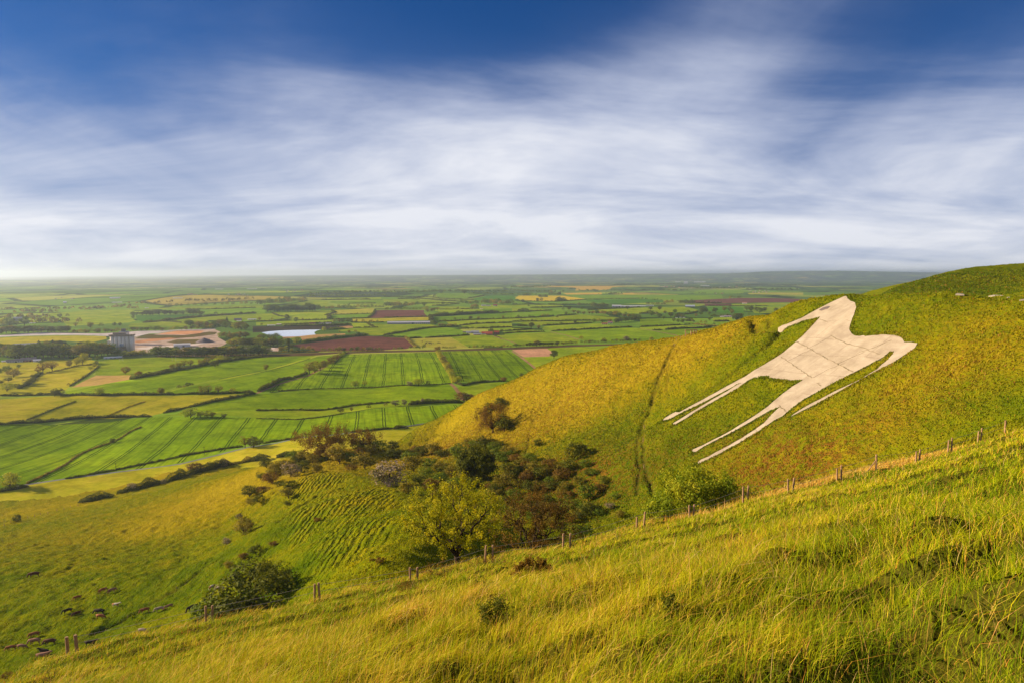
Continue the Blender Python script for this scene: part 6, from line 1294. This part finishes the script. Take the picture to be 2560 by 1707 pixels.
# ------------------------------------------------------------------ cattle
def cow_mesh(graze,lying=False,seed=0):
    V=[];E=[];Rd=[]
    def v(p,r): V.append(p);Rd.append(r);return len(V)-1
    z=1.0
    a=v((-.95,0,z+.12),(.27,.29)); b=v((-.45,0,z+.06),(.36,.38)); c=v((.1,0,z+.02),(.38,.40)); d=v((.62,0,z+.08),(.34,.40)); E+=[(a,b),(b,c),(c,d)]
    if graze: n1=v((1.0,0,z+.02),(.20,.24)); n2=v((1.28,.06,z-.35),(.15,.18)); h1=v((1.42,.1,z-.66),(.14,.13)); h2=v((1.52,.12,z-.90),(.09,.08))
    else: n1=v((.98,0,z+.28),(.20,.24)); n2=v((1.25,.05,z+.48),(.15,.17)); h1=v((1.45,.1,z+.52),(.14,.14)); h2=v((1.72,.15,z+.38),(.09,.09))
    E+=[(d,n1),(n1,n2),(n2,h1),(h1,h2)]
    for s in (-1,1):
        ear=v((V[h1][0]-.06,s*.24+V[h1][1],V[h1][2]+.06),(.045,.03)); E.append((h1,ear))
        k=s*.06
        f1=v((.62+k,s*.19,z-.35),(.12,.12)); f2=v((.64+k,s*.19,z-.62),(.075,.075)); f3=v((.62+k,s*.19,.12),(.055,.055)); f4=v((.66+k,s*.19,.03),(.07,.06)); E+=[(d,f1),(f1,f2),(f2,f3),(f3,f4)]
        g1=v((-.82-k,s*.18,z-.22),(.17,.14)); g2=v((-.72-k,s*.2,z-.45),(.10,.09)); g3=v((-.92-k,s*.2,z-.62),(.065,.06)); g4=v((-.86-k,s*.2,.12),(.055,.055)); g5=v((-.82-k,s*.2,.03),(.07,.06)); E+=[(a,g1),(g1,g2),(g2,g3),(g3,g4),(g4,g5)]
    t1=v((-1.22,0,z+.12),(.04,.04)); t2=v((-1.3,.02,z-.45),(.035,.035)); t3=v((-1.3,.02,z-.62),(.055,.055)); E+=[(a,t1),(t1,t2),(t2,t3)]
    me=bpy.data.meshes.new('cow'); me.from_pydata(V,E,[]); o=bpy.data.objects.new('cow_tmp',me); COL.objects.link(o); md=o.modifiers.new('s','SKIN'); sb=o.modifiers.new('u','SUBSURF'); sb.levels=1; sb.render_levels=1
    for i,r in enumerate(Rd): me.skin_vertices[0].data[i].radius=r
    me.skin_vertices[0].data[0].use_root=True
    bpy.context.view_layer.update(); dg=bpy.context.evaluated_depsgraph_get(); m2=bpy.data.meshes.new_from_object(o.evaluated_get(dg)); bpy.data.objects.remove(o); m2.name='cow'
    m2.polygons.foreach_set('use_smooth',[True]*len(m2.polygons)); return m2
def hide_mat(name,c1,c2,patch=.5):
    m,n,b=nt(name); f=noise(n,coord(n),1.1,3); lk(n,ramp(n,f,[(patch-.04,c1),(patch+.04,c2)]),b.inputs['Base Color']); b.inputs['Roughness'].default_value=.75; return m
HIDE={'black':hide_mat('black_hide',(.018,.012,.01),(.03,.02,.016)),'red':hide_mat('red_brown_hide',(.24,.075,.03),(.33,.12,.05)),'brown':hide_mat('dark_brown_hide',(.09,.03,.02),(.13,.05,.03)),'roan':hide_mat('pinkish_roan_hide',(.32,.16,.11),(.24,.11,.07)),'grey':hide_mat('grey_roan_hide',(.36,.27,.23),(.26,.19,.16)),'pied':hide_mat('white_and_tan_hide',(.6,.52,.42),(.38,.17,.07),.5)}
CM={}
CN={'black':'black','red':'reddish brown','brown':'dark brown','roan':'pinkish roan','grey':'pale grey roan','pied':'white and tan'}
cows=[((315,178),84,'brown',1,-165,'dark brown cow grazing alone at the upper left of the pasture'),((942,318),46,'red',1,60,'reddish brown cow facing away, left of the upper grazing pair'),((1028,322),46,'roan',1,55,'pinkish cow at the right of the upper grazing pair'),((712,385),52,'red',1,-150,'reddish brown cow grazing alone between the upper pair and black cow'),
((1066,468),70,'pied',0,-5,'white and tan cow in the middle of the herd'),((622,520),66,'black',1,-150,'black cow grazing above the small brown cow'),((705,528),52,'brown',1,-140,'small brown cow right of the grazing black cow'),((915,522),98,'black',1,175,'long black cow standing above a brown cow'),((925,575),86,'red',1,-8,'brown cow directly below the long black cow'),
((1333,516),76,'red',1,-160,'reddish cow at the left of the right hand trio'),((1466,498),78,'grey',1,-160,'pale grey cow in the middle of the right hand trio'),((1552,470),56,'roan',1,-140,'pinkish cow at the right of the right hand trio'),((1768,505),66,'black',1,-130,'black cow near the dark thicket'),((1312,712),86,'grey',1,-8,'pale grey cow close to the foreground grass edge'),
((318,725),78,'red',1,-160,'reddish brown cow above the lower left group'),((105,855),78,'red',1,-165,'reddish brown cow at the left of the lower left group'),((200,840),80,'roan',1,0,'pinkish cow second from left in the lower left group'),((322,805),100,'roan',1,-175,'long pinkish cow in the lower left group'),((462,812),104,'brown',1,-175,'dark brown cow just left of the bottom left posts'),
((408,898),92,'black',0,175,'black cow behind the pinkish cow at the grass edge'),((395,940),110,'roan',0,5,'pinkish cow nearest the foreground grass edge'),((830,820),100,'black',0,0,'black cow just right of the bottom left posts'),((1948,300),40,'pied',1,70,'white cow facing away beside the thicket'),((2030,300),70,'grey',1,170,'grey cow half in the thicket edge')]
for (xy,Lz,col,gr,az,lb) in cows:
    px,py=PX('S',[(xy[0],xy[1]+14)])[0]; p=T(px,py); k=(gr,col)
    if k not in CM:
        me=cow_mesh(gr); me.materials.clear(); me.materials.append(HIDE[col]); CM[k]=me
    Lm=Lz/3.675/FP*math.hypot(p[0],p[1]); a=R(az); ca=abs(math.cos(a)); s=max(.75,min(1.35,Lm/2.6/max(ca,.6)))
    o=link('cow',CM[k],None,(p[0],p[1],tz(p[0],p[1])-.04)); o.rotation_euler=(0,0,a); o.scale=(s,s,s); tag(o,lb,'cow','cattle grazing the lower pasture')
# a herd far off in the pale field behind the railway
k=0
for (x,y) in [(705,1285),(765,1312),(790,1300),(820,1310),(835,1302),(865,1308),(870,1330),(905,1312),(780,1325),(1000,1308),(1030,1310),(845,1318)]:
    px,py=PX('d',[(x,y)])[0]; p=G(px,py); o=link('cow',CM[(1,'black')] if k%2 else CM[(1,'brown')],None,p); o.scale=(1.5,1.5,1.5); o.rotation_euler=(0,0,rnd.uniform(0,6)); k+=1; PLANTS.append((o,px,py,2,None,None,'tiny dark cow of the far herd beyond the railway',None,'far herd in the pale field'))
# ------------------------------------------------------------------ labels for everything planted in number
grow_all(); far_woods()
def words(s): return len(s.split())
ORD=['','first','second','third','fourth','fifth','sixth','seventh','eighth','ninth','tenth','eleventh','twelfth','thirteenth','fourteenth','fifteenth','sixteenth','seventeenth','eighteenth','nineteenth','twentieth']
def ordn(i):
    if i<len(ORD): return ORD[i]
    t={2:'twenty',3:'thirty',4:'forty',5:'fifty'}[i//10]; return t+('-'+ORD[i%10] if i%10 else 'th').replace('ythth','ieth') if i%10 else t[:-1]+'ieth'
grp={}
for rec in PLANTS:
    e,px,py,h,leaf,shape,where,label,g=rec
    if label: tag(e,label,FORM[shape][0]); continue
    base=(TONE[leaf]+' '+FORM[shape][0]+' '+where) if leaf else where
    grp.setdefault(base,[]).append((px,e,shape,g,where))
for base,L in grp.items():
    L.sort(key=lambda q:q[0])
    for i,(px,e,shape,g,where) in enumerate(L):
        cat=FORM[shape][0] if shape else ('house' if 'house' in base else 'cow' if 'cow' in base else 'fence post')
        lb=base if len(L)==1 else f"{base}, {ordn(i+1)} from the left"
        if words(lb)>16: lb=lb.replace('from the left','from left')
        if words(lb)>16: lb=lb.replace(' the ',' ')
        tag(e,lb,cat,g or ((('plants ' if shape else '')+where)[:60] if len(L)>1 else None))
# ------------------------------------------------------------------ grass
def grass_mat(name,stops,trans=.24):
    m,n,b=nt(name); a=nd(n,'ShaderNodeAttribute',attribute_name='tint'); col=ramp(n,a.outputs['Fac'],stops)
    lk(n,col,b.inputs['Base Color']); b.inputs['Roughness'].default_value=.7; b.inputs['Specular IOR Level'].default_value=.06
    t=nd(n,'ShaderNodeBsdfTranslucent'); lk(n,mix(n,1.0,col,(1.2,1.1,.5),'MULTIPLY'),t.inputs[0]); ms=nd(n,'ShaderNodeMixShader'); ms.inputs[0].default_value=trans; lk(n,b.outputs[0],ms.inputs[1]); lk(n,t.outputs[0],ms.inputs[2]); lk(n,ms.outputs[0],n.nodes['Material Output'].inputs[0]); return m
GM=grass_mat('tall_grass',[(0,(.07,.13,.002)),(.25,(.20,.28,.003)),(.46,(.38,.40,.004)),(.68,(.56,.46,.010)),(.84,(.70,.48,.09)),(.93,(.52,.21,.03)),(1,(.80,.60,.24))])
def blades(x,y,z,h,w,dirx,diry,bend,tint,rg,name,label,mat):
    N=len(x); a=rg.uniform(0,math.pi,N); sx,sy=np.cos(a),np.sin(a)
    ts=[0,.42,.78,1.0]; wk=[.8,1.0,.6,0]; V=np.empty((N,7,3),np.float32); k=0
    for j,t in enumerate(ts):
        cx=x+dirx*h*bend*t*t; cy=y+diry*h*bend*t*t; cz=z+h*(t-.42*bend*t*t)-.02*(j==0)
        if j<3:
            for s in (-1,1): V[:,k,0]=cx+s*sx*w*.5*wk[j]; V[:,k,1]=cy+s*sy*w*.5*wk[j]; V[:,k,2]=cz; k+=1
        else: V[:,k,0]=cx;V[:,k,1]=cy;V[:,k,2]=cz
    b=np.arange(N)[:,None]*7; Q=np.concatenate([b+np.array([0,1,3,2]),b+np.array([2,3,5,4])]); Tr=b+np.array([4,5,6])
    me=bpy.data.meshes.new(name); me.vertices.add(7*N); me.vertices.foreach_set('co',V.ravel()); li=np.concatenate([Q.ravel(),Tr.ravel()]).astype(np.int32)
    me.loops.add(len(li)); me.loops.foreach_set('vertex_index',li); nf=3*N; me.polygons.add(nf); tot=np.concatenate([np.full(2*N,4),np.full(N,3)]).astype(np.int32); me.polygons.foreach_set('loop_start',np.concatenate([[0],np.cumsum(tot)[:-1]]).astype(np.int32)); me.polygons.foreach_set('loop_total',tot)
    me.materials.append(mat); at_=me.attributes.new('tint','FLOAT','FACE'); at_.data.foreach_set('value',np.concatenate([tint,tint,tint]).astype(np.float32)); me.update(calc_edges=True)
    return tag(link(name,me),label,'grass',None,'stuff')
def near_grass():
    rg=np.random.RandomState(5); N=NGRASS
    r=rg.uniform(3.2,82,N)*1.0; k=rg.rand(N)<.20; r[k]=rg.uniform(3.2,22,k.sum()); th=rg.uniform(-R(47),R(47),N)
    # gather into tussocks that flop outwards
    nt_=N//26; ti=rg.randint(0,nt_,N); tr=rg.uniform(3.2,82,nt_); k2=rg.rand(nt_)<.25; tr[k2]=rg.uniform(3.2,22,k2.sum()); tt=rg.uniform(-R(47),R(47),nt_)
    tuft=rg.rand(N)<.72; r=np.where(tuft,tr[ti],r); th=np.where(tuft,tt[ti],th)
    x=r*np.sin(th); y=r*np.cos(th); sp_=.10+.0045*r; ox=rg.normal(0,1,N); oy=rg.normal(0,1,N); x=x+np.where(tuft,ox*sp_,0); y=y+np.where(tuft,oy*sp_,0)
    th_h=rg.uniform(.75,1.5,nt_); th_t=rg.normal(0,.10,nt_); tang=np.arctan2(oy,ox)
    # the same turf carries on beside and behind the viewpoint
    M=130000; ex=rg.uniform(-17,25,M); ey=rg.uniform(-8,15,M); oo=(np.abs(np.arctan2(ex,ey))>R(45.5))|(np.hypot(ex,ey)<3.4); ex,ey=ex[oo],ey[oo]; M=len(ex); isx=np.concatenate([np.zeros(N,bool),np.ones(M,bool)])
    x=np.concatenate([x,ex]); y=np.concatenate([y,ey]); r=np.hypot(x,y); ti=np.concatenate([ti,rg.randint(0,nt_,M)]); tuft=np.concatenate([tuft,rg.rand(M)<.7]); tang=np.concatenate([tang,rg.uniform(0,6.28,M)]); N=len(x)
    fx=np.array([at(*f)[0] for f in FENCE]); fy=np.array([f[2] for f in FENCE]); lim=np.interp(x,fx,fy); o=y<lim+np.where(x>8,15,7); x,y,r,ti,tuft,tang,isx=x[o],y[o],r[o],ti[o],tuft[o],tang[o],isx[o]; lim=lim[o]; N=len(x)
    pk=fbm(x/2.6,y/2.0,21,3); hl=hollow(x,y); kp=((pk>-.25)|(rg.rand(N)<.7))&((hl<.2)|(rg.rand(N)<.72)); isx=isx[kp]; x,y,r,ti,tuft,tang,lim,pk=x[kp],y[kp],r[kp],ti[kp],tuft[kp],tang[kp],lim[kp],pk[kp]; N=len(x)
    z=hill_z(x,y,False); r=np.hypot(x,y)
    patch=.6*fbm(x/3.2,y/2.6,91,3)+.55*pk; p2=fbm(x/9,y/9,95,2); p3=vn(x/.9,y/.9,97)
    edge=np.clip(1-np.abs(y-lim-1.5)/4.5,0,1); band=np.clip((y-lim-.3)/1.5,0,1)*np.clip((x-8)/8,0,1)
    w=np.maximum(.0055,r*.00062)*rg.uniform(.7,1.3,N)*np.where(isx,1.9,1)
    h=.27*(1+.9*np.clip(patch+.1,-.4,.8))*rg.uniform(.6,1.35,N)*(1+.5*edge)
    ang=R(25)+1.3*fbm(x/4.5,y/4.5,101,2)+rg.normal(0,.75,N); bend=np.clip(.66+.9*patch+rg.normal(0,.28,N),.05,1.25)
    cxv=np.cos(ang)*1.0+np.where(tuft,np.cos(tang)*.9,0); cyv=np.sin(ang)*1.0+np.where(tuft,np.sin(tang)*.9,0); ang=np.arctan2(cyv,cxv); h=h*np.where(tuft,th_h[ti],.8); bend=bend*np.where(tuft,1.15,.8)
    tint=-.55*np.clip(hl[kp],0,.4)+np.where(tuft,th_t[ti],-.06)+.37+.36*p2+.28*p3+.18*patch+rg.normal(0,.12,N)+.10*edge  # blades inside the hollows coloured darker to paint in their shade
    straw=rg.rand(N)<(.10+.12*np.clip(patch+p2,0,1)+.25*edge+.75*band); tint=np.where(straw,rg.uniform(.74,1.0,N),tint); h=np.where(straw&(rg.rand(N)<.45),h*1.45,h); w=np.where(straw,w*.75,w)
    red=rg.rand(N)<.035+.06*edge; tint=np.where(red,rg.uniform(.88,.95,N),tint)
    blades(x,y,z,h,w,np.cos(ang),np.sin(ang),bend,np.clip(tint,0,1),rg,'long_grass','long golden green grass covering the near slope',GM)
near_grass()
def hill_grass():
    rg=np.random.RandomState(15); N=NHILL; r=rg.uniform(84,400,N)**1.0; th=rg.uniform(-R(42),R(46),N); x=r*np.sin(th); y=r*np.cos(th)
    keep=(x>-.36*y+8)|(rg.rand(N)<.35); x,y=x[keep],y[keep]
    ins=inpoly(x,y,HW)|(seg_dist(x,y,HW,True)<.45); x,y=x[~ins],y[~ins]
    # a fringe of longer grass leaning over the edge of the horse
    pe=HW[rg.randint(0,len(HW),26000)]; pa=rg.uniform(0,6.28,26000); pr=rg.uniform(.1,1.3,26000); ex=pe[:,0]+pr*np.cos(pa); ey=pe[:,1]+pr*np.sin(pa); oke=~inpoly(ex,ey,HW); x=np.concatenate([x,ex[oke]]); y=np.concatenate([y,ey[oke]])
    keep2=~(inpoly(x,y,TERRP)&(rg.rand(len(x))<.8)); x,y=x[keep2],y[keep2]
    z=hill_z(x,y); o=z>PLAIN+4; x,y,z=x[o],y[o],z[o]; N=len(x); r=np.hypot(x,y); c=cover(x,y)
    okp=np.ones(len(x),bool)
    for P in CRP: okp&=seg_dist(x,y,P)>1.6
    for P,w_,dp in GROOVES[:5]:
        if len(P)>1: okp&=seg_dist(x,y,P)>.55
    x,y,z,r,c=x[okp],y[okp],z[okp],r[okp],c[okp]; N=len(x)
    past=(x<-.30*y); p1=fbm(x/4,y/6,111,3); p2=fbm(x/16,y/16,113,2)
    tint=.42+.22*c[:,0]-.20*c[:,1]+.22*p1+.30*p2+rg.normal(0,.035,N)-.07*np.clip(c[:,2],0,1); br=(rg.rand(N)<.16*np.clip(c[:,2],0,1)); tint=np.where(br,rg.uniform(.86,.95,N),np.clip(tint,.05,.80))
    h=np.where(past,.12,.32)*(1+.9*p1)*rg.uniform(.6,1.4,N); w=.0011*r*rg.uniform(.7,1.4,N); ang=R(10)+rg.normal(0,.9,N)
    blades(x,y,z,h,w,np.cos(ang),np.sin(ang),np.clip(.4+rg.normal(0,.3,N),0,1.1),np.clip(tint,0,1),rg,'hillside_grass','tussocky grass over the horse hill, spur and coombe',HG)
HG=grass_mat('tussock_grass',[(0,(.045,.09,.002)),(.25,(.10,.145,.003)),(.45,(.18,.195,.004)),(.62,(.27,.23,.006)),(.80,(.40,.275,.02)),(.9,(.22,.09,.012)),(1,(.45,.32,.08))],.25)
hill_grass()
HAZE=6.8e-5; EXPO=.95; SKYTINT=(.035,.17,.36); CLOUDK=5.5; SKYLOC=(1.7,.4,.6)
SKYBLOBS=[(-.02,.40,.24,.10,-.46),(-.66,.40,.4,.12,-.17),(.70,.36,.30,.12,-.15),(-.05,.18,.34,.09,.10),(-.36,.30,.14,.12,.08),(.30,.27,.16,.12,.08),(-.62,.17,.3,.07,-.03)]
# ------------------------------------------------------------------ light, sky, air
SUN_AZ=R(-79); SUN_EL=R(19)       # azimuth measured from +Y towards +X
sd=Vector((math.sin(SUN_AZ)*math.cos(SUN_EL),math.cos(SUN_AZ)*math.cos(SUN_EL),math.sin(SUN_EL)))
sl=bpy.data.lights.new('sun','SUN'); sl.energy=5.0; sl.angle=R(.6); sl.color=(1,.79,.50); so=bpy.data.objects.new('sun',sl); COL.objects.link(so)
so.rotation_euler=(-sd).to_track_quat('-Z','Y').to_euler()
w=bpy.data.worlds.new('World'); bpy.context.scene.world=w; w.use_nodes=True; n=w.node_tree
for x in list(n.nodes): n.nodes.remove(x)
out=nd(n,'ShaderNodeOutputWorld'); bg=nd(n,'ShaderNodeBackground'); lk(n,bg.outputs[0],out.inputs[0])
sky=nd(n,'ShaderNodeTexSky'); sky.sky_type='NISHITA'; sky.sun_disc=False; sky.sun_elevation=R(22); sky.sun_rotation=SUN_AZ; sky.altitude=200; sky.air_density=1.0; sky.dust_density=.3; sky.ozone_density=2.5
tc=nd(n,'ShaderNodeTexCoord'); vec=tc.outputs['Generated']
sep=nd(n,'ShaderNodeSeparateXYZ'); lk(n,vec,sep.inputs[0]); X_,Y_,Z_=sep.outputs
zz=math_(n,'MAXIMUM',Z_,.0); el=math_(n,'ADD',zz,.20)
cx=math_(n,'DIVIDE',X_,el); cy=math_(n,'DIVIDE',Y_,el)
cmb=nd(n,'ShaderNodeCombineXYZ'); lk(n,cx,cmb.inputs[0]); lk(n,cy,cmb.inputs[1])
mp=nd(n,'ShaderNodeMapping'); mp.inputs['Rotation'].default_value=(0,0,R(-8)); mp.inputs['Scale'].default_value=(.95,.42,1); mp.inputs['Location'].default_value=(SKYLOC[0],SKYLOC[1],0); lk(n,cmb.outputs[0],mp.inputs[0])
c1=noise(n,mp.outputs[0],1.1,6,.5,.7)
mp2=nd(n,'ShaderNodeMapping'); mp2.inputs['Rotation'].default_value=(0,0,R(35)); mp2.inputs['Scale'].default_value=(.5,.9,1); mp2.inputs['Location'].default_value=(SKYLOC[2],0,0); lk(n,cmb.outputs[0],mp2.inputs[0])
c2=noise(n,mp2.outputs[0],1.3,7,.6,.4)
def blob(dx,dz,sx,sz,amp):
    # a broad bank of cloud or clear sky round the direction (x/y, z/y)
    a=math_(n,'SUBTRACT',math_(n,'DIVIDE',X_,math_(n,'MAXIMUM',Y_,.05)),dx); b_=math_(n,'SUBTRACT',math_(n,'DIVIDE',Z_,math_(n,'MAXIMUM',Y_,.05)),dz)
    e=math_(n,'ADD',math_(n,'POWER',math_(n,'ABSOLUTE',math_(n,'DIVIDE',a,sx)),2.0),math_(n,'POWER',math_(n,'ABSOLUTE',math_(n,'DIVIDE',b_,sz)),2.0))
    return math_(n,'MULTIPLY',math_(n,'POWER',2.718,math_(n,'MULTIPLY',e,-1.0)),amp)
f=math_(n,'ADD',math_(n,'MULTIPLY',c1,.50),math_(n,'MULTIPLY',c2,.66))
for q in SKYBLOBS: f=math_(n,'ADD',f,blob(*q))
lowf=nd(n,'ShaderNodeMapRange'); lowf.inputs[1].default_value=.0; lowf.inputs[2].default_value=.30; lowf.inputs[3].default_value=.4; lowf.inputs[4].default_value=0; lk(n,Z_,lowf.inputs[0])
f=math_(n,'ADD',f,lowf.outputs[0])
cov=ramp(n,f,[(.40,g3(0)),(.58,g3(.35)),(.76,g3(.85)),(.95,g3(1))]); cov.node.color_ramp.interpolation='B_SPLINE'
ccol=ramp(n,math_(n,'ADD',math_(n,'MULTIPLY',f,.8),math_(n,'MULTIPLY',c2,.35)),[(.55,(.30,.36,.56)),(.80,(.52,.57,.72)),(1.0,(.78,.80,.87))])
blue=mix(n,1.0,sky.outputs[0],SKYTINT,'MULTIPLY')
skyc=mix(n,cov,blue,mix(n,1.0,ccol,g3(CLOUDK),'MULTIPLY'))
lk(n,skyc,bg.inputs[0]); bg.inputs[1].default_value=.1
# haze
hz=MB(); x0,x1,y0,y1,z0,z1=-30000,30000,-400,32000,PLAIN-60,90
hz.box(((x0+x1)/2,(y0+y1)/2,(z0+z1)/2),(x1-x0,y1-y0,z1-z0))
hm=bpy.data.materials.new('thin_haze'); hm.use_nodes=True; hn=hm.node_tree; hn.nodes.remove(hn.nodes['Principled BSDF'])
pv=nd(hn,'ShaderNodeVolumePrincipled'); pv.inputs['Color'].default_value=(.60,.72,.92,1); pv.inputs['Density'].default_value=HAZE; pv.inputs['Anisotropy'].default_value=.5
lk(hn,pv.outputs[0],hn.nodes['Material Output'].inputs['Volume'])
ho=link('haze',hz.mesh('haze',[hm])); tag(ho,'pale blue haze lying over the whole vale','haze',None,'stuff')
s=bpy.context.scene; s.view_settings.view_transform='Standard'; s.view_settings.look='None'; s.view_settings.exposure=EXPO; s.view_settings.gamma=1
s.render.engine='CYCLES'; s.cycles.max_bounces=4; s.cycles.diffuse_bounces=2; s.cycles.glossy_bounces=2; s.cycles.transmission_bounces=2; s.cycles.volume_bounces=1; s.cycles.transparent_max_bounces=4
s.cycles.use_denoising=True; s.cycles.denoiser='OPENIMAGEDENOISE'; s.cycles.denoising_prefilter='ACCURATE'
